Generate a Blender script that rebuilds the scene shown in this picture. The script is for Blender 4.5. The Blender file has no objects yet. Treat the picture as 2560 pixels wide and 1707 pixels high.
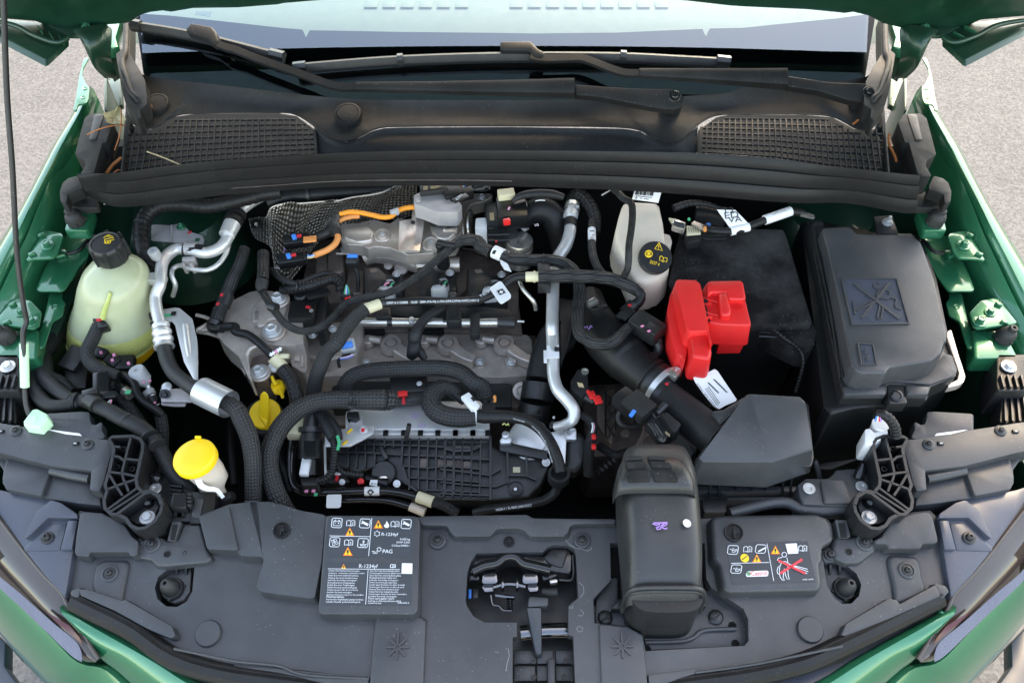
import bpy,bmesh,math,random
from mathutils import Vector,Matrix,Quaternion
random.seed(7)
SC=bpy.context.scene
COL=SC.collection
R=math.radians
# ------------------------------------------------------------------ camera
CAM_H,PITCH,FPX=1.85,50.0,2133.0
cam=bpy.data.cameras.new('camera');cam_o=bpy.data.objects.new('camera',cam);COL.objects.link(cam_o)
cam_o.location=(0,0,CAM_H);cam_o.rotation_euler=(R(90-PITCH),0,0)
cam.sensor_width=36.0;cam.lens=36.0*FPX/2560.0;cam.clip_start=0.02;cam.clip_end=500
SC.camera=cam_o
# ------------------------------------------------------------------ sky, sun, exposure
SUN_EL,SUN_AZ=50.0,25.0          # azimuth: where the sun stands, clockwise from +Y
wd=bpy.data.worlds.new('World');SC.world=wd;wd.use_nodes=True
nt=wd.node_tree;bg=nt.nodes['Background']
sky=nt.nodes.new('ShaderNodeTexSky');sky.sky_type='NISHITA';sky.sun_disc=False
sky.sun_elevation=R(SUN_EL);sky.sun_rotation=R(SUN_AZ);sky.air_density=1.0;sky.dust_density=1.6;sky.ozone_density=1.0
nt.links.new(sky.outputs[0],bg.inputs[0]);bg.inputs[1].default_value=0.15
sl=bpy.data.lights.new('sun','SUN');sl.energy=0.7;sl.angle=R(20);sl.color=(1,.90,.76)
so=bpy.data.objects.new('sun',sl);COL.objects.link(so)
sd=Vector((math.sin(R(SUN_AZ))*math.cos(R(SUN_EL)),math.cos(R(SUN_AZ))*math.cos(R(SUN_EL)),math.sin(R(SUN_EL))))
so.rotation_euler=sd.to_track_quat('Z','Y').to_euler();so.location=(0,-3,6)
SC.view_settings.view_transform='Standard';SC.view_settings.look='None';SC.view_settings.gamma=1
SC.view_settings.exposure=2.95
SC.view_settings.use_white_balance=True;SC.view_settings.white_balance_temperature=8900;SC.view_settings.white_balance_tint=10
SC.render.resolution_x=1024;SC.render.resolution_y=682
# ------------------------------------------------------------------ measuring: a photo point + a height (or a plane) gives a place
REG={'F': (0,0,.91875),'T1': (0,0,3.267),'T2': (640,0,3.267),'T3': (1240,0,3.267),'T4': (1860,0,3.267),
       'M1': (0,420,3.564),'M2': (560,420,3.564),'M3': (1100,420,3.564),'M4': (1600,420,3.564),'M5': (1960,420,3.563),
       'L1': (0,820,3.564),'L2': (560,820,3.564),'L3': (1100,820,3.564),'L4': (1600,820,3.564),'L5': (1960,820,3.563),
       'B1': (0,1220,3.22),'B2': (600,1220,3.22),'B3': (1140,1220,3.22),'B4': (1740,1220,2.868),'C1': (0,950,3.921)}
def g(k,*v):
    """pairs of sheet readings of region k -> photo points"""
    ox,oy,s=REG[k]
    return [(ox+v[i]/s,oy+v[i+1]/s) for i in range(0,len(v),2)]
def g3(k,*v):
    ox,oy,s=REG[k]
    return [(ox+v[i]/s,oy+v[i+1]/s,v[i+2]) for i in range(0,len(v),3)]
def mir(pts): return [(2528-p[0],)+tuple(p[1:]) for p in pts]
_s,_c=math.sin(R(PITCH)),math.cos(R(PITCH))
CP=Vector((0,0,CAM_H));UP=Vector((0,0,1))
class Plane:
    def __init__(self,o,n): self.o=Vector(o);self.n=Vector(n).normalized()
    def off(self,d): return Plane(self.o+self.n*d,self.n)
def ray(x,y):
    u=(x-1280)/FPX;v=(853.5-y)/FPX
    return Vector((u,_s*v+_c,_c*v-_s))
def P(p,z=None):
    if isinstance(p,Vector): return p.copy()
    if len(p)==3: z=p[2]
    if isinstance(z,(int,float)): z=Plane((0,0,z),UP)
    d=ray(p[0],p[1]);t=(z.o-CP).dot(z.n)/d.dot(z.n)
    return CP+d*t
def PS(pts,z=None): return [P(p,z) for p in pts]
FWD=Vector((0,_c,-_s))
def px(k,n,at):
    """n sheet readings of region k, in metres, at a place"""
    return n/REG[k][2]*(P(at)-CP).dot(FWD)/FPX
# ------------------------------------------------------------------ materials
MATS={}
def sock(n,*names):
    for k in names:
        if k in n.inputs: return n.inputs[k]
def mat(name,col,rough=.5,metal=0.,spec=.5,coat=0.,speck=0.,var=.0,vscale=30.,bump=0.,bscale=400.,trans=0.,sss=0.,ior=None,scratch=0.):
    m=bpy.data.materials.new(name);m.use_nodes=True;t=m.node_tree;b=t.nodes['Principled BSDF']
    b.inputs['Base Color'].default_value=(*col,1);b.inputs['Roughness'].default_value=rough;b.inputs['Metallic'].default_value=metal
    b.inputs['Specular IOR Level'].default_value=spec
    if ior: b.inputs['IOR'].default_value=ior
    if coat: b.inputs['Coat Weight'].default_value=coat;b.inputs['Coat Roughness'].default_value=.04
    if trans: b.inputs['Transmission Weight'].default_value=trans
    if sss:
        b.inputs['Subsurface Weight'].default_value=sss;b.inputs['Subsurface Radius'].default_value=(.02,.02,.012);b.inputs['Subsurface Scale'].default_value=.5
    geo=t.nodes.new('ShaderNodeNewGeometry');pos=geo.outputs['Position']
    cur=None
    def noise(scale,det=4,ro=.6):
        n=t.nodes.new('ShaderNodeTexNoise');n.inputs['Scale'].default_value=scale;n.inputs['Detail'].default_value=det;n.inputs['Roughness'].default_value=ro
        t.links.new(pos,n.inputs['Vector']);return n.outputs['Fac']
    def mixc(fac,c1,c2):
        n=t.nodes.new('ShaderNodeMix');n.data_type='RGBA'
        t.links.new(fac,n.inputs[0])
        for c,i in ((c1,6),(c2,7)):
            if isinstance(c,tuple): n.inputs[i].default_value=(*c,1)
            else: t.links.new(c,n.inputs[i])
        return n.outputs[2]
    def ramp(fac,a,bb):
        n=t.nodes.new('ShaderNodeMapRange');n.inputs['From Min'].default_value=a;n.inputs['From Max'].default_value=bb
        t.links.new(fac,n.inputs[0]);return n.outputs[0]
    if var:
        lo=tuple(max(0,c*(1-var)) for c in col);hi=tuple(min(1,c*(1+var)) for c in col)
        cur=mixc(ramp(noise(vscale),.3,.7),lo,hi)
        r=t.nodes.new('ShaderNodeMapRange');r.inputs['To Min'].default_value=max(.03,rough-.12*(1 if rough > .2 else .2));r.inputs['To Max'].default_value=min(1,rough+.12*(1 if rough > .2 else .2))
        t.links.new(noise(vscale*2.3),r.inputs[0]);t.links.new(r.outputs[0],b.inputs['Roughness'])
    if speck:
        v=t.nodes.new('ShaderNodeTexVoronoi');v.inputs['Scale'].default_value=160;t.links.new(pos,v.inputs['Vector'])
        n2=ramp(v.outputs['Distance'],.12,.05)
        n3=ramp(noise(9,3),.45,.62)
        mu=t.nodes.new('ShaderNodeMath');mu.operation='MULTIPLY';t.links.new(n2,mu.inputs[0]);t.links.new(n3,mu.inputs[1])
        m2=t.nodes.new('ShaderNodeMath');m2.operation='MULTIPLY';t.links.new(mu.outputs[0],m2.inputs[0]);m2.inputs[1].default_value=speck
        cur=mixc(m2.outputs[0],cur if cur is not None else col,(.45,.42,.38))
        # thin film of dust
        m3=t.nodes.new('ShaderNodeMath');m3.operation='MULTIPLY';t.links.new(ramp(noise(5,6,.7),.4,.75),m3.inputs[0]);m3.inputs[1].default_value=speck*speck*.24
        cur=mixc(m3.outputs[0],cur,(.30,.29,.27))
    if cur is not None: t.links.new(cur,b.inputs['Base Color'])
    if bump:
        bn=t.nodes.new('ShaderNodeBump');bn.inputs['Strength'].default_value=bump;bn.inputs['Distance'].default_value=.001
        t.links.new(noise(bscale,3),bn.inputs['Height']);t.links.new(bn.outputs[0],b.inputs['Normal'])
    MATS[name]=m;return m
mat('paint',(.007,.145,.066),.30,.35,.5,coat=1,var=.06,vscale=1500)
mat('shaded_paint',(.003,.040,.021),.42,.2,.5,coat=.3,var=.15,vscale=25)  # darker copy of paint: shade under bonnet and in bay put into colour
mat('panel',(.030,.0325,.036),.41,speck=.65,var=.16,vscale=14,bump=.25,bscale=900)
mat('headlamp_plastic',(.05,.057,.075),.30,speck=.3,var=.06,vscale=10)
mat('plastic',(.012,.012,.0125),.40,speck=.35,var=.12,vscale=25,bump=.15,bscale=900)
mat('plastic_matt',(.011,.0108,.0108),.55,spec=.28,speck=.5,var=.1,vscale=25,bump=.3,bscale=700)
mat('plastic_dark',(.005,.005,.0055),.42,var=.2)
mat('plastic_gloss',(.010,.010,.011),.16,var=.1)
mat('void',(.004,.004,.004),.8)
mat('rubber',(.009,.0085,.0085),.46,spec=.3,speck=.25,var=.1,vscale=40)
mat('rubber_soft',(.020,.0195,.019),.6,var=.15,vscale=60,bump=.2,bscale=500)
mat('tape',(.009,.009,.0095),.6,var=.2,vscale=80,bump=.5,bscale=260)
mat('felt',(.0045,.0042,.0042),.9,spec=.2,speck=1.0,var=.2,vscale=300,bump=.8,bscale=800)
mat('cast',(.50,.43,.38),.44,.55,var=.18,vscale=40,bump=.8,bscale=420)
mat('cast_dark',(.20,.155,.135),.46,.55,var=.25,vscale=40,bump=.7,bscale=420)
mat('shield',(.66,.57,.50),.32,.65,var=.16,vscale=25,bump=.25,bscale=120)
mat('aluminium',(.66,.645,.63),.40,.6,var=.07,vscale=30,bump=.05,bscale=120)
mat('zinc',(.58,.58,.58),.34,.6,var=.08,vscale=12)
mat('steel',(.55,.51,.46),.26,.8)
mat('chrome',(.62,.60,.60),.12,1.)
mat('dark_chrome',(.16,.16,.17),.16,1.)
mat('duct',(.017,.0175,.018),.40,speck=.6,var=.12,vscale=12,bump=.25,bscale=800)
mat('grey_bracket',(.40,.37,.36),.5,.3,var=.1,vscale=40)
mat('red',(.72,.018,.018),.42,var=.05,bump=.1)
mat('red_mark',(.6,.02,.03),.5)
mat('yellow',(.92,.58,.02),.45,var=.04)
mat('orange_cable',(.85,.28,.02),.5)
mat('orange_loom',(.70,.25,.07),.55)
mat('mint',(.50,.80,.52),.5)
mat('cream',(.62,.55,.36),.55,var=.05)
mat('white',(.72,.71,.69),.5,var=.04)
mat('paper',(.74,.73,.72),.6)
mat('ink',(.02,.02,.02),.6)
mat('grey_plastic',(.36,.36,.36),.5,var=.06)
mat('beige_plastic',(.60,.50,.40),.5,var=.05,sss=.2)
mat('milky',(.42,.44,.28),.22,var=.08,vscale=18,sss=.4)
mat('coolant',(.46,.47,.16),.28,var=.06,sss=.4)
mat('coolant_low',(.80,.42,.015),.3,sss=.3)
mat('lime',(.44,.50,.16),.3)
mat('blue',(.02,.20,.62),.4)
mat('green_wire',(.02,.35,.16),.5)
mat('pink',(.75,.25,.40),.5)
mat('print_white',(.72,.73,.74),.55)
mat('print_yellow',(.9,.55,.02),.5)
mat('print_orange',(.85,.16,.02),.5)
mat('print_red',(.75,.04,.05),.5)
mat('print_black',(.01,.01,.01),.5)
mat('print_purple',(.45,.24,.62),.5)
mat('sticker',(.030,.034,.040),.5,var=.05)
mat('frit',(.004,.005,.008),.3,spec=.2)
mat('dash',(.10,.14,.13),.7,var=.05)
mat('dash_slot',(.08,.115,.105),.7)
mat('leaf',(.50,.42,.22),.7,var=.2,vscale=120)
mat('straw',(.42,.13,.035),.6)
mat('straw_pale',(.62,.46,.25),.6)
mat('drl',(.15,.15,.19),.25)
mat('lens_brown',(.045,.033,.028),.08,coat=.3)
mat('reflector_red',(.06,.003,.005),.2)
def braid_mat(name,base,thread,n=14.,k=1.0,rough=.55):
    m=bpy.data.materials.new(name);m.use_nodes=True;t=m.node_tree;b=t.nodes['Principled BSDF']
    b.inputs['Roughness'].default_value=rough
    uv=t.nodes.new('ShaderNodeUVMap');sp=t.nodes.new('ShaderNodeSeparateXYZ');t.links.new(uv.outputs[0],sp.inputs[0])
    def mth(op,a,bb=None):
        n_=t.nodes.new('ShaderNodeMath');n_.operation=op
        for i,v in ((0,a),(1,bb)):
            if v is None: continue
            if isinstance(v,(int,float)): n_.inputs[i].default_value=v
            else: t.links.new(v,n_.inputs[i])
        return n_.outputs[0]
    U_=mth('MULTIPLY',sp.outputs[0],n*2*math.pi);V_=mth('MULTIPLY',sp.outputs[1],n*k*2*math.pi)
    # zigzag: the strands lean one way, then the other
    z1=mth('SINE',mth('ADD',V_,mth('MULTIPLY',mth('PINGPONG',mth('MULTIPLY',sp.outputs[0],n),.5),7.0)))
    z2=mth('SINE',mth('MULTIPLY',U_,1.0))
    h=mth('ADD',mth('MULTIPLY',z1,.5),mth('MULTIPLY',z2,.35))
    mr=t.nodes.new('ShaderNodeMapRange');mr.inputs['From Min'].default_value=.1;mr.inputs['From Max'].default_value=.8;t.links.new(h,mr.inputs[0])
    mx=t.nodes.new('ShaderNodeMix');mx.data_type='RGBA';mx.inputs[6].default_value=(*base,1);mx.inputs[7].default_value=(*thread,1)
    t.links.new(mr.outputs[0],mx.inputs[0]);t.links.new(mx.outputs[2],b.inputs['Base Color'])
    bn=t.nodes.new('ShaderNodeBump');bn.inputs['Strength'].default_value=.7;bn.inputs['Distance'].default_value=.0012
    t.links.new(h,bn.inputs['Height']);t.links.new(bn.outputs[0],b.inputs['Normal'])
    MATS[name]=m
braid_mat('braid',(.004,.004,.004),(.050,.050,.051),17,1.0)
braid_mat('braid_dark',(.003,.003,.003),(.026,.025,.025),12,.8)
braid_mat('braid_line',(.004,.004,.004),(.034,.033,.033),12,.15)
# embossed heat shield: bright bumps and dark gaps paint the relief's shading into colour
m=mat('embossed',(.34,.30,.27),.28,.85,var=.2,vscale=30)
t=m.node_tree;b=t.nodes['Principled BSDF'];uv=t.nodes.new('ShaderNodeUVMap')
v=t.nodes.new('ShaderNodeTexVoronoi');v.inputs['Scale'].default_value=50;v.inputs['Randomness'].default_value=.1;t.links.new(uv.outputs[0],v.inputs['Vector'])
bn=t.nodes.new('ShaderNodeBump');bn.inputs['Strength'].default_value=1.0;bn.inputs['Distance'].default_value=.010;bn.invert=True
cr=t.nodes.new('ShaderNodeValToRGB');cr.color_ramp.elements[0].color=(.85,.78,.70,1);cr.color_ramp.elements[1].position=.5;cr.color_ramp.elements[1].color=(.10,.08,.065,1);t.links.new(v.outputs['Distance'],cr.inputs[0]);t.links.new(cr.outputs[0],b.inputs['Base Color'])
t.links.new(v.outputs['Distance'],bn.inputs['Height']);t.links.new(bn.outputs[0],b.inputs['Normal'])
# clear glass: fresnel mix of see-through and mirror
def glass(name,tint,ior):
    m=bpy.data.materials.new(name);m.use_nodes=True;t=m.node_tree;t.nodes.remove(t.nodes['Principled BSDF'])
    out=t.nodes['Material Output'];tr=t.nodes.new('ShaderNodeBsdfTransparent');tr.inputs[0].default_value=(*tint,1)
    gl=t.nodes.new('ShaderNodeBsdfGlossy');gl.inputs['Roughness'].default_value=.0;gl.inputs[0].default_value=(.80,.92,1,1)
    fr=t.nodes.new('ShaderNodeFresnel');fr.inputs['IOR'].default_value=ior
    mx=t.nodes.new('ShaderNodeMixShader');t.links.new(fr.outputs[0],mx.inputs[0]);t.links.new(tr.outputs[0],mx.inputs[1]);t.links.new(gl.outputs[0],mx.inputs[2])
    t.links.new(mx.outputs[0],out.inputs[0]);MATS[name]=m
glass('windscreen_glass',(.72,.90,.86),2.3)
glass('lens_glass',(.62,.55,.52),1.6)
# asphalt
m=mat('asphalt',(.30,.275,.25),.9);t=m.node_tree;b=t.nodes['Principled BSDF']
geo=t.nodes.new('ShaderNodeNewGeometry')
def _n(sc,de=8,ro=.7):
    n=t.nodes.new('ShaderNodeTexNoise');n.inputs['Scale'].default_value=sc;n.inputs['Detail'].default_value=de;n.inputs['Roughness'].default_value=ro;t.links.new(geo.outputs['Position'],n.inputs['Vector']);return n
v=t.nodes.new('ShaderNodeTexVoronoi');v.inputs['Scale'].default_value=150;t.links.new(geo.outputs['Position'],v.inputs['Vector'])
cr=t.nodes.new('ShaderNodeValToRGB');cr.color_ramp.elements[0].position=.25;cr.color_ramp.elements[0].color=(.058,.059,.060,1);cr.color_ramp.elements[1].position=.75;cr.color_ramp.elements[1].color=(.142,.143,.144,1)
mx=t.nodes.new('ShaderNodeMix');mx.inputs[0].default_value=.55;t.links.new(_n(110).outputs[0],mx.inputs[2])
sepc=t.nodes.new('ShaderNodeSeparateColor');t.links.new(v.outputs['Color'],sepc.inputs[0]);t.links.new(sepc.outputs[0],mx.inputs[3])
mx2=t.nodes.new('ShaderNodeMix');mx2.inputs[0].default_value=.35;t.links.new(mx.outputs[0],mx2.inputs[2]);t.links.new(_n(6).outputs[0],mx2.inputs[3])
t.links.new(mx2.outputs[0],cr.inputs[0]);t.links.new(cr.outputs[0],b.inputs['Base Color'])
bn=t.nodes.new('ShaderNodeBump');bn.inputs['Strength'].default_value=.8;bn.inputs['Distance'].default_value=.006;t.links.new(mx.outputs[0],bn.inputs['Height']);t.links.new(bn.outputs[0],b.inputs['Normal'])
# ------------------------------------------------------------------ object builders
WL={};RM={}
def wl(o): return WL[o.name] if o else Vector((0,0,0))
def tag(o,label=None,cat=None,group=None,kind=None):
    for k,v in (('label',label),('category',cat),('group',group),('kind',kind)):
        if v: o[k]=v
    return o
def thing(name,at,label,cat,group=None):
    o=bpy.data.objects.new(name,None);COL.objects.link(o);o.empty_display_size=.02
    p=P(at);o.location=p;WL[o.name]=p
    return tag(o,label,cat,group)
def link(name,me,loc,par,rot=None,scale=None):
    o=bpy.data.objects.new(name,me);COL.objects.link(o)
    if par: o.parent=par
    if par and par.name in RM: o.matrix_parent_inverse=RM[par.name].inverted();o.location=loc
    else: o.location=loc-wl(par)
    if rot is not None: o.rotation_mode='QUATERNION';o.rotation_quaternion=rot
    if scale is not None: o.scale=scale if not isinstance(scale,(int,float)) else (scale,)*3
    if rot is not None: RM[o.name]=Matrix.LocRotScale(loc,rot,o.scale)
    WL[o.name]=Vector(loc);return o
def fin(name,me,mt,par,smooth=35,lab=None,cat=None,grp=None,kind=None,sub=0,recenter=True):
    me.materials.append(MATS[mt] if isinstance(mt,str) else mt)
    vs=me.vertices
    if recenter and len(vs):
        n=len(vs);c=Vector((sum(v.co.x for v in vs)/n,sum(v.co.y for v in vs)/n,min(v.co.z for v in vs)))
        me.transform(Matrix.Translation(-c))
    else: c=Vector((0,0,0))
    if smooth:
        me.polygons.foreach_set('use_smooth',[True]*len(me.polygons));me.set_sharp_from_angle(angle=R(smooth))
    o=link(name,me,c,par)
    if sub:
        md=o.modifiers.new('subdivision','SUBSURF');md.levels=sub;md.render_levels=sub
    return tag(o,lab,cat,grp,kind)
def from_bm(name,bm,*a,**k):
    me=bpy.data.meshes.new(name);bmesh.ops.recalc_face_normals(bm,faces=bm.faces[:]);bm.to_mesh(me);bm.free()
    return fin(name,me,*a,**k)
def fillet(pts,r,k=4):
    """round the corners of a closed outline (world points)"""
    if not r: return pts
    out=[];n=len(pts)
    for i in range(n):
        a,p,c=pts[i-1],pts[i],pts[(i+1) % n]
        d1=a-p;d2=c-p;l1,l2=d1.length,d2.length
        if l1 < 1e-6 or l2 < 1e-6: out.append(p);continue
        ang=d1.angle(d2)
        if ang > R(165): out.append(p);continue
        q=min(r/max(math.tan(ang/2),.15),l1*.45,l2*.45)
        s,e=p+d1/l1*q,p+d2/l2*q
        for j in range(k+1):
            f=j/k;out.append(s*(1-f)**2+p*2*f*(1-f)+e*f*f)
    return out
def prism(name,pts,z,h,mt,par=None,bev=.002,r=0,holes=None,taper=0,seg=2,bot=False,drop=None,**k):
    """an outline laid at a height (or on a plane) and given depth h downwards; edges bevelled"""
    w=fillet(PS(pts,z),r)
    n=z.n if isinstance(z,Plane) else UP
    if drop is not None: n=Vector(drop).normalized()*-1
    bm=bmesh.new();tv=[bm.verts.new(p) for p in w]
    if holes:
        es=[bm.edges.new((tv[i],tv[(i+1) % len(tv)])) for i in range(len(tv))]
        for hp in holes:
            hw=fillet(PS(hp,z),r);hv=[bm.verts.new(p) for p in hw]
            es+=[bm.edges.new((hv[i],hv[(i+1) % len(hv)])) for i in range(len(hv))]
        bmesh.ops.triangle_fill(bm,use_beauty=True,edges=es);top=bm.faces[:]
        bound=[e for e in bm.edges if len(e.link_faces)==1]
        ret=bmesh.ops.extrude_edge_only(bm,edges=bound)
        for v_ in [x for x in ret['geom'] if isinstance(x,bmesh.types.BMVert)]: v_.co-=n*h
    else:
        f=bm.faces.new(tv)
        c=sum(w,Vector())/len(w)
        bv=[]
        for p in w:
            d=p-c;d-=n*d.dot(n)
            bv.append(bm.verts.new(p-n*h+(d.normalized()*taper if taper else Vector())))
        m_=len(tv)
        for i in range(m_): bm.faces.new((tv[i],tv[(i+1) % m_],bv[(i+1) % m_],bv[i]))
        bm.faces.new(bv[::-1])
        bmesh.ops.recalc_face_normals(bm,faces=bm.faces[:])
        if bev:
            tops=set(tv);bots=set(bv)
            es=[e for e in bm.edges if (e.verts[0] in tops or e.verts[1] in tops or bot) and e.calc_face_angle(0) > R(28)]
            bmesh.ops.bevel(bm,geom=es,offset=bev,segments=seg,profile=.5,affect='EDGES',clamp_overlap=True)
    bmesh.ops.triangulate(bm,faces=[f for f in bm.faces if len(f.verts) > 4])
    return from_bm(name,bm,mt,par,**k)
def flat(name,pts,z,mt,par=None,**k):
    bm=bmesh.new();w=PS(pts,z);f=bm.faces.new([bm.verts.new(p) for p in w]);f.normal_update()
    if f.normal.z < 0: f.normal_flip()
    bmesh.ops.triangulate(bm,faces=bm.faces[:])
    me=bpy.data.meshes.new(name);bm.to_mesh(me);bm.free()
    return fin(name,me,mt,par,smooth=0,**k)
def cat_rom(ps,step=None,n=None,closed=False):
    """smooth run through world points; returns points and the fractional index of each"""
    if len(ps)==2 and not closed:
        m_=n or max(2,int((ps[1]-ps[0]).length/step)+1);return [(ps[0].lerp(ps[1],i/(m_-1)),i/(m_-1)) for i in range(m_)]
    out=[];N=len(ps);segs=N if closed else N-1
    tot=sum((ps[(i+1) % N]-ps[i]).length for i in range(segs))
    for i in range(segs):
        p1,p2=ps[i],ps[(i+1) % N]
        p0=ps[i-1] if (i > 0 or closed) else p1*2-p2
        p3=ps[(i+2) % N] if (i+2 < N or closed) else p2*2-p1
        L=(p2-p1).length
        m_=max(1,int(round(L/step))) if step else max(1,int(round(n*L/tot)))
        t0,t1=0,max(1e-5,(p1-p0).length**.5);t2=t1+max(1e-5,L**.5);t3=t2+max(1e-5,(p3-p2).length**.5)
        for j in range(m_):
            t_=t1+(t2-t1)*j/m_
            A1=p0*((t1-t_)/(t1-t0))+p1*((t_-t0)/(t1-t0));A2=p1*((t2-t_)/(t2-t1))+p2*((t_-t1)/(t2-t1));A3=p2*((t3-t_)/(t3-t2))+p3*((t_-t2)/(t3-t2))
            B1=A1*((t2-t_)/(t2-t0))+A2*((t_-t0)/(t2-t0));B2=A2*((t3-t_)/(t3-t1))+A3*((t_-t1)/(t3-t1))
            out.append((B1*((t2-t_)/(t2-t1))+B2*((t_-t1)/(t2-t1)),i+j/m_))
    if not closed: out.append((ps[-1].copy(),float(N-1)))
    return out
def rs(pts,n,z=None):
    """resample a photo polyline to exactly n world points"""
    c=[p for p,_ in cat_rom(PS(pts,z),n=max(60,n*3))]
    d=[0]
    for i in range(1,len(c)): d.append(d[-1]+(c[i]-c[i-1]).length)
    out=[];j=0
    for i in range(n):
        t_=d[-1]*i/(n-1)
        while j < len(d)-2 and d[j+1] < t_: j+=1
        f=(t_-d[j])/max(1e-9,d[j+1]-d[j]);out.append(c[j].lerp(c[j+1],min(1,max(0,f))))
    return out
def tube(name,pts,r,mt,par=None,n=14,step=None,rib=None,sec=None,up=None,caps=True,straight=False,**k):
    """a pipe along photo points with heights; r may run along the points; rib=(pitch, depth) corrugates; sec = profile [(x,y)..] in units of r"""
    ps=PS(pts)
    if isinstance(r,tuple) and isinstance(r[0],str): rr=[px(r[0],(r[1][i] if isinstance(r[1],(list,tuple)) else r[1]),p) for i,p in enumerate(ps)]
    else: rr=r if isinstance(r,(list,tuple)) else [r]*len(ps)
    rm=sum(rr)/len(rr)
    if rib: step=rib[0]/4
    step=step or max(.004,rm*.6)
    if straight:
        path=[(p,float(i)) for i,p in enumerate(ps)]
    else: path=cat_rom(ps,step)
    C=[p for p,_ in path];m_=len(C);V,F,UV=[],[],[]
    nn=len(sec) if sec else n
    nor=None;L=0
    for i in range(m_):
        T=(C[min(i+1,m_-1)]-C[max(i-1,0)]).normalized()
        if up is not None:
            N_=Vector(up)-T*Vector(up).dot(T);N_.normalize()
        elif nor is None:
            a=UP if abs(T.z) < .9 else Vector((0,1,0));N_=(a-T*a.dot(T)).normalized()
        else: N_=(nor-T*nor.dot(T)).normalized()
        nor=N_;Bn=T.cross(N_)
        f=path[i][1];a_=min(int(f),len(rr)-1);b_=min(a_+1,len(rr)-1);rad=rr[a_]+(rr[b_]-rr[a_])*(f-a_)
        if i: L+=(C[i]-C[i-1]).length
        if rib: rad+=rib[1]*(1,.5,-1,.5)[i % 4]
        for j in range(nn):
            if sec: x,y=sec[j]
            else: x,y=math.sin(2*math.pi*j/nn),math.cos(2*math.pi*j/nn)
            V.append(C[i]+(Bn*x+N_*y)*rad)
        for j in range(nn): UV.append((j/nn,L/(2*math.pi*rm)))
    uvs=[]
    for i in range(m_-1):
        for j in range(nn):
            j2=(j+1) % nn;F.append((i*nn+j,i*nn+j2,(i+1)*nn+j2,(i+1)*nn+j))
            v0,v1=UV[i*nn][1],UV[(i+1)*nn][1];uvs+=[(j/nn,v0),((j+1)/nn,v0),((j+1)/nn,v1),(j/nn,v1)]
    if caps:
        F.append(tuple(range(nn))[::-1]);F.append(tuple((m_-1)*nn+j for j in range(nn)));uvs+=[(0,0)]*(2*nn)
    me=bpy.data.meshes.new(name);me.from_pydata(V,[],F);ul=me.uv_layers.new(name='UVMap');ul.data.foreach_set('uv',[c for q in uvs for c in q])
    bm=bmesh.new();bm.from_mesh(me);bmesh.ops.recalc_face_normals(bm,faces=bm.faces[:]);bm.to_mesh(me);bm.free()
    return fin(name,me,mt,par,smooth=(28 if sec else 50),**k)
RECT=[(-1,-.5),(-.9,.5),(.9,.5),(1,-.5)]
def lathe_mesh(prof,n=28,ribs=0,ramp=0,hexa=None):
    V,F=[],[]
    for i,(r_,h_) in enumerate(prof):
        for j in range(n):
            a=2*math.pi*j/n;q=r_
            if ribs and ramp and r_ > .001: q=r_+(ramp if (j*ribs*2//n) % 2 else 0)
            V.append((q*math.cos(a),q*math.sin(a),h_))
    for i in range(len(prof)-1):
        for j in range(n):
            j2=(j+1) % n;F.append((i*n+j,i*n+j2,(i+1)*n+j2,(i+1)*n+j))
    F.append(tuple(range(n))[::-1]);F.append(tuple((len(prof)-1)*n+j for j in range(n)))
    me=bpy.data.meshes.new('turned');me.from_pydata(V,[],F)
    bm=bmesh.new();bm.from_mesh(me);bmesh.ops.remove_doubles(bm,verts=bm.verts[:],dist=1e-6);bmesh.ops.recalc_face_normals(bm,faces=bm.faces[:]);bm.to_mesh(me);bm.free()
    return me
def quat(axis): return Vector(axis).normalized().to_track_quat('Z','Y')
def lathe(name,at,axis,prof,mt,par=None,n=28,ribs=0,ramp=0,lab=None,cat=None,grp=None,smooth=35,spin=0,sc=None):
    """turned body; at = photo point + height of the profile's zero"""
    if sc is not None:
        k_=px(sc[0],sc[1],at) if isinstance(sc,tuple) else sc
        prof=[(a*k_,b*k_) for a,b in prof];ramp*=k_
    me=lathe_mesh(prof,n,ribs,ramp);me.materials.append(MATS[mt])
    me.polygons.foreach_set('use_smooth',[True]*len(me.polygons));me.set_sharp_from_angle(angle=R(smooth))
    o=link(name,me,P(at),par,quat(axis) @ Quaternion((0,0,1),spin));return tag(o,lab,cat,grp)
def box(name,at,size,mt,par=None,rot=(0,0,0),bev=.0015,**k):
    if max(size) < .04: size=tuple(v*.84 for v in size)
    bm=bmesh.new();bmesh.ops.create_cube(bm,size=1);bmesh.ops.scale(bm,verts=bm.verts[:],vec=Vector(size))
    if bev: bmesh.ops.bevel(bm,geom=bm.edges[:],offset=min(bev,min(size)*.3),segments=2,profile=.5,affect='EDGES')
    from mathutils import Euler
    bm.transform(Matrix.Translation(P(at)) @ Euler([R(a) for a in rot]).to_matrix().to_4x4())
    return from_bm(name,bm,mt,par,**k)
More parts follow.
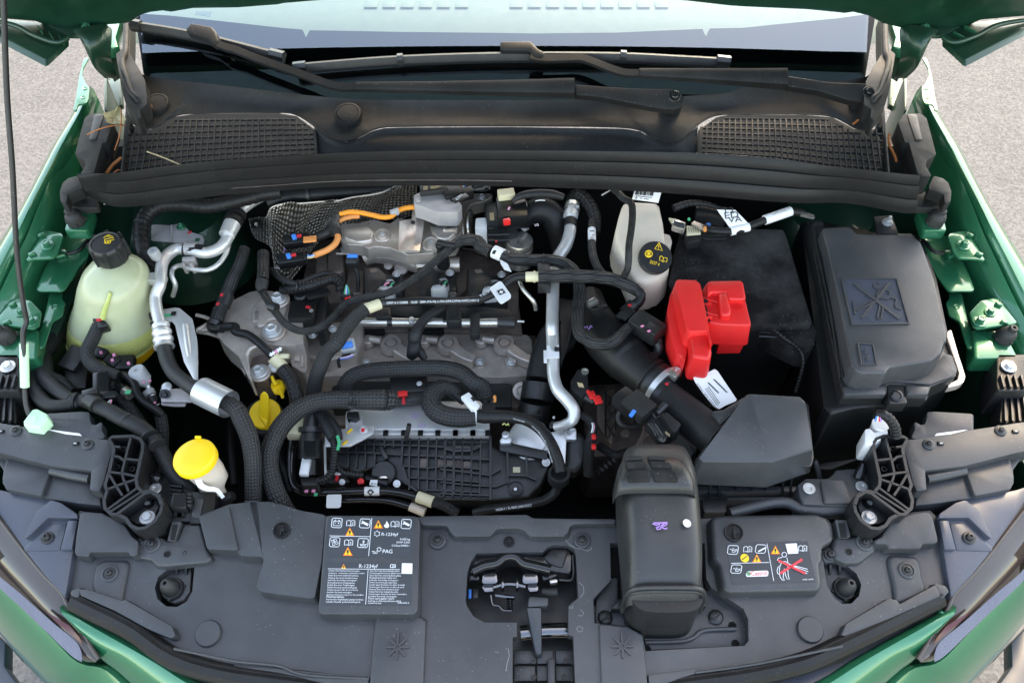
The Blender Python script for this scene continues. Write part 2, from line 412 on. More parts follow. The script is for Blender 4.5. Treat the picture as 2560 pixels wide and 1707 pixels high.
def loft(name,lines,mt,par=None,closed=False,sub=0,uvs=1.,smooth=40,**k):
    """skin over rows of world points (equal counts)"""
    n=len(lines[0]);V=[p for l in lines for p in l];F=[];U_=[]
    ru=[0]
    for i in range(1,len(lines)): ru.append(ru[-1]+(lines[i][n//2]-lines[i-1][n//2]).length)
    mid=lines[len(lines)//2];rv=[0]
    for j in range(1,n): rv.append(rv[-1]+(mid[j]-mid[j-1]).length)
    if closed: rv.append(rv[-1]+(mid[0]-mid[-1]).length)
    for i in range(len(lines)-1):
        for j in range(n if closed else n-1):
            j2=(j+1) % n;F.append((i*n+j,i*n+j2,(i+1)*n+j2,(i+1)*n+j))
            U_+=[(ru[i],rv[j]),(ru[i],rv[j+1]),(ru[i+1],rv[j+1]),(ru[i+1],rv[j])]
    if closed:
        F.append(tuple(range(n))[::-1]);F.append(tuple((len(lines)-1)*n+j for j in range(n)));U_+=[(0,0)]*(2*n)
    me=bpy.data.meshes.new(name);me.from_pydata(V,[],F);ul=me.uv_layers.new(name='UVMap');ul.data.foreach_set('uv',[c*uvs for q in U_ for c in q])
    bm=bmesh.new();bm.from_mesh(me);bmesh.ops.recalc_face_normals(bm,faces=bm.faces[:])
    if not closed:
        s=sum((f.normal.z for f in bm.faces),0)
        if s < 0: bmesh.ops.reverse_faces(bm,faces=bm.faces[:])
    bm.to_mesh(me);bm.free()
    return fin(name,me,mt,par,smooth=smooth,sub=sub,**k)
def ell(c,rx,ry,z,n=24,e=2.0,rot=0):
    out=[]
    for j in range(n):
        a=2*math.pi*j/n;ca,sa=math.cos(a),math.sin(a)
        x=math.copysign(abs(ca)**(2/e),ca)*rx;y=math.copysign(abs(sa)**(2/e),sa)*ry
        out.append(Vector((c[0]+x*math.cos(rot)-y*math.sin(rot),c[1]+x*math.sin(rot)+y*math.cos(rot),z)))
    return out
# fasteners share their meshes
def _mk(prof,mt,n=24,hexr=None,hexh=None):
    me=lathe_mesh(prof,n)
    if hexr:
        bm=bmesh.new();bm.from_mesh(me)
        top=prof[-1][1] if prof[-1][1] else prof[-2][1]
        z0=max(p[1] for p in prof)
        vs=[[bm.verts.new((hexr*s*math.cos(R(60*j+10)),hexr*s*math.sin(R(60*j+10)),h_)) for j in range(6)] for s,h_ in ((1,z0-.02),(1,z0+hexh*.85),(.85,z0+hexh),(.6,z0+hexh),(.5,z0+hexh*.8))]
        for a,b_ in zip(vs,vs[1:]):
            for j in range(6): bm.faces.new((a[j],a[(j+1) % 6],b_[(j+1) % 6],b_[j]))
        bm.faces.new(vs[-1]);bmesh.ops.recalc_face_normals(bm,faces=bm.faces[:]);bm.to_mesh(me);bm.free()
    me.materials.append(MATS[mt]);me.polygons.foreach_set('use_smooth',[True]*len(me.polygons));me.set_sharp_from_angle(angle=R(30));return me
FM={'screw': _mk([(0,0),(1,0),(1,.12),(.93,.2),(.62,.24),(.62,.62),(.5,.82),(.28,.9),(.22,.9),(.2,.6),(0,.6)],'plastic'),
      'hex': _mk([(0,0),(1,0),(1,.14),(.94,.2),(.0,.2)],'zinc',hexr=.62,hexh=.5),
      'hex_dark': _mk([(0,0),(1,0),(1,.14),(.94,.2),(.0,.2)],'plastic_gloss',hexr=.62,hexh=.5),
      'hex_paint': _mk([(0,0),(1,0),(1,.16),(.94,.22),(.7,.25),(.7,.4),(0,.4)],'paint',hexr=.55,hexh=.55),
      'washer': _mk([(.42,0),(1,0),(1,.16),(.95,.22),(.48,.22),(.42,.16),(.42,.01)],'zinc')}
def screw(par,at,r,kind='screw',axis=UP,name=None,z=None):
    p=P(at,z);q=quat(axis) @ Quaternion((0,0,1),random.uniform(0,6))
    return link(name or ('washer' if kind=='washer' else 'screw' if kind=='screw' else 'bolt'),FM[kind],p,par,q,r)
def txt(s,p0,p1,z,mt,par=None,name='lettering',stretch=1.,flip=False):
    a,b_=P(p0,z),P(p1,z);n=z.n if isinstance(z,Plane) else UP
    cu=bpy.data.curves.new(name,'FONT');cu.body=s;cu.size=1;ob=bpy.data.objects.new(name,cu)
    me=bpy.data.meshes.new_from_object(ob);bpy.data.objects.remove(ob);bpy.data.curves.remove(cu)
    if not len(me.vertices): return None
    xs=[v_.co.x for v_ in me.vertices];w=max(xs)-min(xs);x0=min(xs)
    d=b_-a;L=d.length;d.normalize();y=n.cross(d);sc=L/max(w,1e-6)
    for v_ in me.vertices: v_.co=a+d*((v_.co.x-x0)*sc)+y*(v_.co.y*sc*stretch)+n*.0006
    return fin(name,me,mt,par,smooth=0)
def strokes(name,polys,z,w,mt,par=None,lift=.0006,h=0):
    """printed line drawing: each polyline becomes a flat ribbon of width w (metres)"""
    n=z.n if isinstance(z,Plane) else UP;V,F=[],[]
    for pl in polys:
        ps=PS(pl,z);m_=len(ps);base=len(V)
        for i,p in enumerate(ps):
            t_=(ps[min(i+1,m_-1)]-ps[max(i-1,0)]).normalized();sd_=n.cross(t_)*(w/2)
            V+=[p+sd_+n*lift,p-sd_+n*lift]
        for i in range(m_-1): F.append((base+2*i,base+2*i+1,base+2*i+3,base+2*i+2))
    me=bpy.data.meshes.new(name);me.from_pydata(V,[],F)
    if h:
        bm=bmesh.new();bm.from_mesh(me);r_=bmesh.ops.extrude_face_region(bm,geom=bm.faces[:])
        for v_ in r_['geom']:
            if isinstance(v_,bmesh.types.BMVert): v_.co+=n*h
        bmesh.ops.recalc_face_normals(bm,faces=bm.faces[:]);bm.to_mesh(me);bm.free()
    return fin(name,me,mt,par,smooth=0)
def arc(c,r_,a0,a1,n=10,ry=None):
    ry=r_ if ry is None else ry
    return [(c[0]+r_*math.cos(R(a0+(a1-a0)*i/n)),c[1]-ry*math.sin(R(a0+(a1-a0)*i/n))) for i in range(n+1)]
# ================================================================== THE SETTING
bm=bmesh.new();bmesh.ops.create_grid(bm,x_segments=8,y_segments=8,size=40);bm.transform(Matrix.Translation((0,10,0)))
tag(from_bm('ground',bm,'asphalt',None,smooth=0),kind='structure')
# ================================================================== car body shell (bay walls, floor, strut towers, pillars)
shell=thing('car_body_shell',(1280,900,.30),'dark green painted body shell lining the engine bay walls','car body')
def wall(name,a,b,z0,z1,th,mt,par):
    """upright sheet between two plan points"""
    a,b=Vector(a),Vector(b);d=(b-a).normalized();n=Vector((-d.y,d.x))*th
    bm=bmesh.new();vs=[bm.verts.new((p.x,p.y,z)) for z in (z0,z1) for p in (a,b,b+n,a+n)]
    for f in ((0,1,2,3),(4,5,6,7),(0,1,5,4),(1,2,6,5),(2,3,7,6),(3,0,4,7)): bm.faces.new([vs[i] for i in f])
    return from_bm(name,bm,mt,par)
wall('inner_wing',(-.735,.50),(-.735,1.28),.25,.80,.02,'shaded_paint',shell)
wall('inner_wing',(.735,1.28),(.735,.50),.25,.80,.02,'shaded_paint',shell)
wall('firewall',(-.75,1.215),(.75,1.215),.25,.93,.02,'plastic_dark',shell)
wall('front_crossmember',(-.66,.50),(.66,.50),.25,.66,.04,'plastic_dark',shell)
bm=bmesh.new();vs=[bm.verts.new(p) for p in ((-.76,.48,.27),(.76,.48,.27),(.76,1.24,.27),(-.76,1.24,.27))];bm.faces.new(vs)
from_bm('undertray',bm,'void',shell)
# sheet metal apron and strut tower, left and right
for mm in (lambda p: p,mir):
    L=[rs(mm(g3('M1',*v)),10) for v in ((820,340,.86,840,560,.85,800,760,.83,700,1000,.80),(960,320,.84,950,560,.82,900,800,.79,800,1100,.72),
         (1150,300,.80,1150,560,.78,1100,860,.74,1000,1200,.62),(1500,270,.80,1500,560,.79,1450,860,.72,1400,1200,.55),(1850,250,.80,1880,560,.78,1850,860,.68,1800,1200,.50),(2150,250,.74,2150,600,.66,2150,900,.50,2150,1200,.40))]
    loft('apron',L,'shaded_paint',shell,sub=1)
    lathe('strut_tower',mm(g3('M1',1640,470,.79))[0],(0,0,1),[(.0,.03),(.035,.03),(.05,.026),(.075,.022),(.085,.005),(.10,-.04),(.12,-.10)][::-1],'shaded_paint',shell,n=40)
# ------------------------------------------------------------------ wings
def wing(mm,label):
    t=thing('front_wing',mm([(40,620,.70)])[0],label,'car wing','front wings')
    S=[(215,215,.975),(190,270,.968),(172,300,.962),(147,337,.957),(101,428,.94),(60,505,.925),(28,555,.915),(0,600,.905),(-60,700,.885),(-130,830,.855),(-200,990,.82),(-240,1120,.79)]
    A=[(219,215,.985),(203,270,.977),(186,300,.971),(166,337,.965),(123,420,.948),(79,504,.932),(46,577,.92),(17,633,.908),(-30,730,.888),(-90,850,.862),(-150,1000,.828),(-190,1120,.80)]
    C=[(226,215,.965),(222,262,.955),(212,300,.948),(196,337,.942),(157,420,.926),(130,500,.910),(112,571,.896),(93,616,.888),(36,743,.866),(0,813,.85),(-60,960,.82),(-100,1080,.795)]
    N=28
    s,a,c=(rs(mm(q),N) for q in (S,A,C));sg=1 if mm([(0,0)])[0][0] < 100 else-1
    o2=[p+Vector((-.05*sg,0,-.05)) for p in s];o1=[p+Vector((-.09*sg,0,-.20)) for p in s];o0=[p+Vector((-.10*sg,0,-.45)) for p in s]
    k1=[a[i].lerp(c[i],.10)+Vector((0,0,-.020)) for i in range(N)];k2=[a[i].lerp(c[i],.30)+Vector((0,0,-.034)) for i in range(N)]
    k3=[a[i].lerp(c[i],.34)+Vector((0,0,-.004)) for i in range(N)];k4=[a[i].lerp(c[i],.6)+Vector((0,0,-.0)) for i in range(N)]
    d1=[p+Vector((.004*sg,0,-.012)) for p in c];d2=[p+Vector((.006*sg,0,-.13)) for p in c]
    loft('outer_skin',[o0,o1,o2,s,a,k1],'paint',t,sub=1)
    loft('inner_flange',[k1,k2,k3,k4,c,d1,d2],'paint',t,smooth=50)
    # bolted tabs
    prism('mounting_tab',mm(g('M1',390,552,545,580,562,610,512,760,465,802,300,812,225,826)),.896,.004,'paint',t,bev=.0012,r=.008)
    screw(t,mm(g3('M1',425,695,.8965))[0],.0108,'hex_paint')
    prism('mounting_tab',mm(g('M1',120,1150,270,1180,368,1285,342,1400,300,1430,0,1392,-60,1380)),.868,.004,'paint',t,bev=.0012,r=.008)
    screw(t,mm(g3('M1',285,1375,.8685))[0],.0108,'hex_paint');screw(t,mm(g3('M1',190,1290,.8685))[0],.009,'hex_paint')
    for x,y in ((368,596),(285,768),(112,1215),(60,1375)):
        box('spot_rib',mm(g3('M1',x,y,.899 if y < 900 else .87))[0],(.013,.008,.007),'paint',t,rot=(0,0,30*sg),bev=.002)
    # hinge-side bracket at the rear
    prism('rear_bracket',mm(g('T1',598,902,622,790,652,600,684,488,712,466,724,476,676,560,672,620,700,684,730,722,722,810,702,850,636,852,622,905)),.985,.003,'paint',t,bev=.001,r=.006)
    for x,y in ((695,726),(680,800)): lathe('dimple',mm(g3('T1',x,y,.985))[0],(0,0,1),[(.0042,0),(.004,.0012),(.003,.0006),(0,.0006)],'paint',t,n=14)
    return t
wing(lambda p: p,'green front wing on the side of the bonnet prop rod')
wing(mir,'green front wing beside the black fuse box')
# rail inside the wing: green sheet steel with buffers
def rail(mm,label,lab2,lab3):
    t=thing('inner_rail',mm(g3('M1',600,900,.80))[0],label,'body rail','green rails inside the wings')
    prism('buffer_bracket',mm(g('M1',612,368,838,366,780,560,572,556)),.905,.018,'paint',t,bev=.003,r=.006)
    prism('gusset',mm(g('M1',575,590,780,600,815,640,780,790,700,890,660,960,560,1098,316,1098,360,980,430,830,520,800)),.862,.003,'paint',t,bev=.001,r=.01)
    prism('lower_strip',mm(g('M1',440,1112,560,1108,548,1160,580,1200,552,1312,462,1368,390,1600,250,1640,310,1540,375,1400)),.842,.003,'paint',t,bev=.001,r=.006)
    lathe('hole',mm(g3('M1',488,1238,.8421))[0],UP,[(.0052,0),(.0046,.0012),(.0036,.001),(.003,.0002),(0,.0002)],'paint',t,n=18)
    prism('bumper_shelf',mm(g('M1',60,1440,340,1440,330,1700,-60,1690)),.848,.03,'paint',t,bev=.003,r=.006)
    box('weld_nut',mm(g3('M1',545,770,.866))[0],(.02,.018,.012),'paint',t,rot=(0,0,20),bev=.003)
    tube('cable',mm(g3('M1',812,610,.868,690,740,.873,600,760,.872)),.003,'plastic_dark',t)
    def stop(at,lb,lean):
        s=thing('rubber_buffer',mm([at])[0],lb,'rubber buffer','bonnet buffers')
        ax=Vector((mm([(0,0)])[0][0] and-lean or lean,-.12,1))
        lathe('body',mm([at])[0],ax,[(.0138,0),(.0145,.003),(.0135,.007),(.0135,.012),(.0118,.018),(.009,.022),(.0064,.024),(.0064,.029),(.0054,.031),(.0026,.031),(.0026,.025),(0,.025)],'rubber_soft',s,n=32)
        for a in (20,110,200,290):
            d=Vector((math.cos(R(a)),math.sin(R(a)),0));box('lug',P(mm([at])[0])+d*.0148+Vector((0,0,.005)),(.0045,.0045,.006),'rubber_soft',s,rot=(0,0,a),bev=.0015)
    stop(g3('M1',690,488,.905)[0],lab2,-.12)
    stop(g3('M1',75,1520,.849)[0],lab3,-.1)
rail(lambda p: p,'green inner rail with bolted tabs beside the coolant tank','grey rubber buffer behind the coolant tank cap','grey rubber buffer at the left edge beside the prop rod')
rail(mir,'green inner rail with bolted tabs beside the fuse box','grey rubber buffer just behind the fuse box lid corner','grey rubber buffer in front of the fuse box side near the right headlight')
# ------------------------------------------------------------------ bonnet, standing open
HA=50.0
HD=Vector((0,-math.cos(R(HA)),math.sin(R(HA))));HL=.93
bon=thing('bonnet',(1280,0,1.12),'dark green open bonnet seen from below along the top edge','bonnet')
hc=g('T1',-500,60,0,140,320,165,520,240,640,250,840,196,960,190,1060,180,1110,152,1170,115,1250,92,1350,80,1420,90,1600,60,1960,55,2287,30)+g('T2',240,20,480,0,1300,-60)+[(1280,-28)]+\
     g('T3',700,-70,1550,0,1900,40)+g('T4',0,48,500,70,800,100,870,90,1000,122,1060,150,1110,182,1340,240,1540,262,1700,250,1900,155,2287,120,2800,40)
c0=PS(hc,Plane((0,1.318,0),(0,1,0)))
rows=[]
for f,off in ((0,0),(.012,-.006),(.035,-.002),(.05,.006),(.10,.008),(.13,.012),(.5,.016),(1,.01)):
    nrm=Vector((0,-HD.z,HD.y));nrm=Vector((0,math.sin(R(HA)),math.cos(R(HA))))
    rows.append([p+HD*HL*f+nrm*off for p in c0])
lo=loft('inner_panel',rows,'shaded_paint',bon,smooth=30)
nrm=Vector((0,math.sin(R(HA)),math.cos(R(HA))))
sk=[Vector((max(-.80,min(.80,p.x*1.0)),p.y,p.z)) for p in c0]
loft('outer_skin',[[p+nrm*.022+HD*HL*f for p in sk] for f in (-.012,.3,.65,1.0)],'shaded_paint',bon,smooth=30)
for mm in (lambda p: p,mir):
    pts=mm(g('T1',-250,130,-200,190,0,290,372,482,392,478,565,318,520,200))
    w=PS(pts,1.105);prism('skin_corner',w,None,.012,'shaded_paint',bon,bev=.002,drop=nrm*-1)
    tube('skin_fold',mm(g3('T1',-200,150,1.11,120,210,1.112,300,300,1.112,480,348,1.112,555,310,1.112)),.004,'shaded_paint',bon)
    prism('hinge_plate',mm(g('T1',300,90,330,60,560,55,600,70,720,140,880,140,860,210,640,290,560,290,340,175,318,140)),1.108,.006,'shaded_paint',bon,bev=.002,r=.01)
    screw(bon,mm(g3('T1',490,120,1.108))[0],.012,'hex_paint',axis=(0,-.6,.8));screw(bon,mm(g3('T1',705,228,1.108))[0],.008,'hex_paint',axis=(0,-.6,.8))
    for k,(x,y) in enumerate(((420,300),(500,330),(330,250))): box('rib',mm(g3('T1',x,y,1.107))[0],(.003,.03,.008),'paint',bon,rot=(0,0,35),bev=.001)
def hinge(mm,label):
    t=thing('hinge_arm',mm(g3('T1',860,620,.97))[0],label,'hinge','bonnet hinges')
    A=rs(mm(g3('T1',560,250,1.11,640,330,1.11,700,450,1.09,760,560,1.06,850,635,1.02)),14)
    B=rs(mm(g3('T1',850,190,1.115,845,300,1.11,838,420,1.09,860,500,1.06,905,635,1.02)),14)
    C=[a.lerp(b,.5)+Vector((0,-.012,.006)) for a,b in zip(A,B)]
    D=[a+Vector((0,.02,-.02)) for a in A];E=[b+Vector((0,.02,-.02)) for b in B]
    loft('gooseneck',[D,A,C,B,E],'shaded_paint',t,sub=1,smooth=60)
    prism('upright',mm(g('T1',852,640,876,640,868,900,850,900)),.985,.10,'shaded_paint',t,bev=.001)
    prism('base_plate',mm(g('T1',880,640,985,640,1000,850,900,900)),.93,.01,'shaded_paint',t,bev=.002)
hinge(lambda p: p,'dark green gooseneck hinge above the dry leaf');hinge(mir,'dark green gooseneck hinge on the fuse box side')
# pale inner A-pillar edge beside the windscreen
def pillar(mm,label):
    t=thing('windscreen_pillar',mm(g3('T1',890,400,1.0))[0],label,'pillar','pillars beside the windscreen')
    prism('pillar_skin',mm(g('T1',838,120,1000,120,945,300,965,378,842,402)),1.035,.02,'paint',t,bev=.004)
    prism('pillar_lip',mm(g('T1',842,402,965,376,968,396,850,470)),1.02,.05,'shaded_paint',t,bev=.002)
pillar(lambda p: p,'pale green pillar skin left of the windscreen');pillar(mir,'pale green pillar skin right of the windscreen')
# ------------------------------------------------------------------ windscreen
WSL=28.0;BOW=.012
W0=P((1280,258),1.0);WN=Vector((0,-math.sin(R(WSL)),math.cos(R(WSL))));WP=Plane(W0,WN)
ws=thing('windscreen',(1280,250,1.0),'tinted windscreen with black edge band reflecting blue sky','windscreen')
base=g('T1',1150,650,1400,680)+g('T2',0,765,700,840)+[(1280,268)]+g('T3',1080,845,1900,790)+g('T4',0,745,1010,660)
out=base+g('T4',1115,440,1110,182)+[(2150,-150),(380,-150)]+g('T1',1062,182,1110,440)
def curved(p,d=0):
    """the screen is slightly bowed: its sides fall back"""
    q=P(p,WP);q=q+WN*(-BOW*(q.x/.6)**2+d);return q
# windscreen as a bowed grid between base and far edge
def screen_grid(lo_,hi_,n,m_,d):
    A=rs(lo_,n,WP);B=rs(hi_,n,WP);rows=[]
    for i in range(m_+1):
        rows.append([a.lerp(b_,i/m_)+WN*(-BOW*(a.lerp(b_,i/m_).x/.6)**2+d) for a,b_ in zip(A,B)])
    return rows
far=[(330,-160),(800,-175),(1280,-180),(1760,-175),(2190,-160)]
loft('glass',screen_grid(base,far,40,12,.0),'windscreen_glass',ws,smooth=80)
fr_top=g('T1',1062,60,1350,85,2287,205)+g('T2',372,222)+[(762,88)]+g('T2',428,228,1200,250,2287,265)+g('T3',1000,255,1695,218)+[(1767,88)]+g('T3',1750,214)+g('T4',0,205,800,110,1112,60)
def straight_rs(pts,n):
    """resample without rounding, by x"""
    xs=[p[0] for p in pts];x0,x1=xs[0],xs[-1];o=[]
    for i in range(n):
        x=x0+(x1-x0)*i/(n-1);j=0
        while j < len(pts)-2 and pts[j+1][0] < x: j+=1
        f=(x-pts[j][0])/max(1e-6,pts[j+1][0]-pts[j][0]);o.append((x,pts[j][1]+(pts[j+1][1]-pts[j][1])*f))
    return o
n_=400
a_=[P(p,WP) for p in straight_rs(base,n_)];b_=[P(p,WP) for p in straight_rs(fr_top,n_)]
loft('black_band',[[a.lerp(b,f)+WN*(-BOW*(a.lerp(b,f).x/.6)**2-.004) for a,b in zip(a_,b_)] for f in (0,.25,.5,.75,1)],'frit',ws,smooth=80)
# sticker on the glass and the part of the dash seen through it
flat('sticker',[curved(p,-.003) for p in g('T1',1580,58,1710,60,1698,110,1565,88)],None,'paper',ws)
dash=thing('dashboard',(1280,-60,1.04),'grey dashboard top with defroster slots seen through the windscreen','dashboard')
loft('dash_top',[rs([(x,y) for x in (300,800,1280,1760,2230)],20,.99+k) for y,k in ((110,-.02),(60,.0),(0,.01),(-80,.02),(-180,.03))],'dash',dash)
for i in range(17):
    x=640+870/3.267+i*45.3
    if i in (6,7): continue
    box('defroster_slot',(x+22,10,.9990),(.030,.034,.0012),'dash_slot',dash,bev=.001)
# ------------------------------------------------------------------ cowl panel below the windscreen
cowl=thing('scuttle_cover',(1280,330,.93),'black plastic cowl panel with two meshed air inlets below the windscreen','cowl panel')
ridge=g('T1',1030,860,1040,930,1080,1000,1150,1038,1230,1046,1320,1010,1400,955,1480,932,1600,922,2287,915)+g('T2',250,915,340,940,440,1000,560,1092,660,1138,740,1146,830,1122,950,1060,1040,1036,1200,1030)+\
    [(1280,314)]+g('T3',1050,1040,1180,1062,1270,1118,1400,1154,1500,1138,1600,1060,1700,980,1800,940,1900,930)+g('T4',0,930,500,930,700,945,800,980,900,1040,990,1064,1060,1030,1105,970,1125,860)
base2=g('T1',1130,580,1170,604,1400,640)+g('T2',0,740,700,820)+[(1280,258)]+g('T3',1080,822,1900,770)+g('T4',0,722,1000,622,1030,600)
n_=160
ra=[p+Vector((0,0,0)) for p in rs([(x,y,.985) for x,y in ridge],n_)]
bs=rs(base2,n_,WP);bs=[p+WN*(-BOW*(p.x/.6)**2+.003) for p in bs]
loft('upper_panel',[bs,[a.lerp(b,.04)+Vector((0,0,.006)) for a,b in zip(bs,ra)],[a.lerp(b,.1)+Vector((0,0,.002)) for a,b in zip(bs,ra)],[a.lerp(b,.5)+Vector((0,0,-.006)) for a,b in zip(bs,ra)],[a.lerp(b,.9) for a,b in zip(bs,ra)],ra],'plastic_matt',cowl,smooth=60)
tube('raised_lip',[p+Vector((0,0,-.0008)) for p in ra[::2]],.0014,'plastic_matt',cowl,n=8)
sealtop=g('T1',640,1452,1000,1424,1500,1352,2287,1290)+g('T2',1000,1252,2287,1240)+g('T3',900,1246,1640,1258,2287,1302)+g('T4',700,1372,1420,1442)
st=rs([(x,y+6,.965) for x,y in sealtop],n_)
def between(x,line):
    j=0
    while j < len(line)-2 and line[j+1][0] < x: j+=1
    f=(x-line[j][0])/max(1e-6,line[j+1][0]-line[j][0]);return line[j][1]+(line[j+1][1]-line[j][1])*f
# centre: smooth hollow between the two inlets
cx=[i*(1745-785)/60+785 for i in range(61)]
top=[P((x,between(x,ridge)+4),.983) for x in cx];bot=[P((x,between(x,sealtop)+8),.962) for x in cx]
loft('lower_panel',[[a.lerp(b,f)+Vector((0,0,dz)) for a,b in zip(top,bot)] for f,dz in ((0,0),(.08,-.006),(.3,-.004),(.6,-.003),(.85,-.010),(1,-.012))],'plastic_matt',cowl,smooth=60)
def inlet(out_,nx,ny,x0,x1,sk):
    gr=prism('inlet_well',out_,.942,.004,'void',cowl,bev=0)
    # frame round the mesh, following ridge above and seal below
    xs=[x0+(x1-x0)*i/nx for i in range(nx+1)]
    for i,x in enumerate(xs):
        f=i/nx;xt=x+sk[0]*(1-f)+sk[2]*f;xb=x+sk[1]*(1-f)+sk[3]*f
        yt=max(between(xt,ridge)+(14 if True else 0),262);yb=between(xb,sealtop)+6
        yt=max(yt,clip(xt))
        if yb-yt < 8: continue
        a,b=P((xt,yt),.978),P((xb,yb),.966)
        bar(a,b,gr,.0016 if 0 < i < nx else .004)
    for j in range(ny+1):
        f=j/ny;run=[]
        for i in range(0,41):
            u=i/40;xt=x0+(x1-x0)*u;x=xt+(sk[0]*(1-u)+sk[2]*u)*(1-f)+(sk[1]*(1-u)+sk[3]*u)*f
            yt=286 if x < 1264 else 284;yb=between(x,sealtop)+6
            y=yt+(yb-yt)*f
            if y >=max(between(x,ridge)+10,clip(x)): run.append((P((x,y),.978-.012*f)))
            else:
                if len(run) > 1: hbar(run,gr)
                run=[]
        if len(run) > 1: hbar(run,gr)
def clip(x): return 0
def bar(a,b,par,w):
    tube('bar',[a,b],w,'rubber_soft',par,sec=[(-.6,-1.6),(-.6,.6),(.6,.6),(.6,-1.6)],up=(0,0,1),straight=True)
def hbar(run,par):
    tube('bar',run,.0016,'rubber_soft',par,sec=[(-.6,-1.6),(-.6,.6),(.6,.6),(.6,-1.6)],up=(0,0,1),straight=True)
lw=g('T1',1035,1035,1100,1030,1230,1060,1400,960,1600,930,2287,925)+g('T2',200,930,330,950,480,1060,500,1262,0,1300)+g('T1',1500,1360,995,1418)
inlet(lw,30,9,640-1250/3.267*.85,640+480/3.267,(7,-10,0,4))
rw=g('T3',1650,1070,1800,960,1900,940)+g('T4',0,940,500,940,720,960,900,1055,1000,1075,1120,1040,1190,1420,700,1380,0,1300)+g('T3',1640,1262)
inlet(rw,32,9,1240+1665/3.267,1860+1145/3.267,(4,0,-6,10))
# solid borders beside the meshes
prism('inlet_border',g('T1',1025,880,1048,960,1090,1020,1040,1030,1000,1420,985,1422,1015,1000),.977,.02,'plastic_matt',cowl,bev=.002)
prism('inlet_border',g('T4',1128,880,1150,870,1192,1420,1170,1420,1140,1035,1080,1032),.977,.02,'plastic_matt',cowl,bev=.002)
for c,r_ in ((g('T1',1300,880)[0],.0205),(g('T2',760,965)[0],.0225)):
    lathe('pivot_cap',(c[0],c[1],.990),(0,-.25,1),[(1.0*r_,0),(1.02*r_,.010),(.97*r_,.013),(.84*r_,.0135),(.81*r_,.0115),(.78*r_,.013),(0,.0135)],'plastic_matt',cowl,n=40)
# rubber bonnet seal
seal=thing('bonnet_seal',(1280,450,.93),'long black rubber bonnet seal running right across behind the engine','rubber seal')
stop_=g('T1',640,1448,1000,1420,1500,1350,2287,1290)+g('T2',1000,1250,2287,1240)+g('T3',900,1243,1640,1255,2287,1300)+g('T4',700,1370,1420,1440)
sbot=g('M1',735,180,1000,290,1500,245)+g('M2',0,182,500,145,1000,112,2281,105)+g('M3',1200,128,1700,150)+g('M4',500,190,1400,260)+g('M5',600,260,1100,350,1190,350)
n_=90;ta=rs([(x,y) for x,y in stop_],n_,1.0);tb=rs([(x,y) for x,y in sbot],n_,.955)
prof=[(-.05,-.03),(0,-.004),(.04,.004),(.12,.009),(.22,.009),(.30,.003),(.33,-.004),(.37,.002),(.45,.008),(.55,.006),(.62,-.002),(.66,-.012),(.70,-.004),(.78,.001),(.9,.0),(.97,-.004),(.95,-.016)]
loft('seal_bulb',[[a.lerp(b,f)+Vector((0,0,dz)) for a,b in zip(ta,tb)] for f,dz in prof[:12]],'rubber',seal,smooth=70)
loft('seal_lip',[[a.lerp(b,f)+Vector((0,0,dz)) for a,b in zip(ta,tb)] for f,dz in prof[11:]],'rubber',seal,smooth=70)
tube('foil_edge',[p for p in rs(g3('M2',-300,212,.953,0,186,.953,500,150,.953,1000,118,.953,2000,108,.953)+g3('M3',640,118,.953),40)],.0009,'cast_dark',seal,n=6)
# moulded end pieces of the cowl
def endpiece(mm,label):
    t=thing('cowl_end_cap',mm(g3('T1',760,1200,.90))[0],label,'plastic cover','cowl end caps')
    prism('upper_shell',mm(g('T1',690,965,740,926,880,930,925,1000,868,1164,838,1164,760,1436,640,1450,700,1350,690,1310,612,1262,640,1150)),.985,.035,'plastic_matt',t,bev=.005,r=.008,seg=3)
    prism('pocket',mm(g('T1',770,930,850,932,780,1150,725,1145)),.9865,.003,'plastic_dark',t,bev=.001,r=.006)
    prism('shoulder',mm(g('M1',690,70,720,130,740,185,690,200,600,240,590,320,540,300,532,210,560,130,610,90)),.955,.02,'plastic_matt',t,bev=.004,r=.005)
    prism('lower_lug',mm(g('M1',592,330,600,240,640,205,720,198,750,212,790,205,845,235,872,290,880,352,700,352)),.93,.012,'plastic_matt',t,bev=.004,r=.006)
    prism('trim_fin',mm(g('T1',1022,100,1064,100,1062,300,1056,440,1130,552,1185,660,1200,800,1200,860,1140,890,1150,960,1120,990,1070,900,1030,860,1000,760,975,620,945,440,1000,400)),1.03,.03,'plastic_matt',t,bev=.006,r=.01,seg=3)
    tube('fin_ridge',mm(g3('T1',1030,60,1.036,1030,300,1.036,1020,440,1.034,1000,500,1.032,1040,660,1.032,1075,760,1.032,1130,820,1.03,1142,880,1.02)),.005,'plastic_matt',t,n=10)
    return t
endpiece(lambda p: p,'black moulded cowl end cap beside the dry leaf');endpiece(mir,'black moulded cowl end cap on the fuse box side')
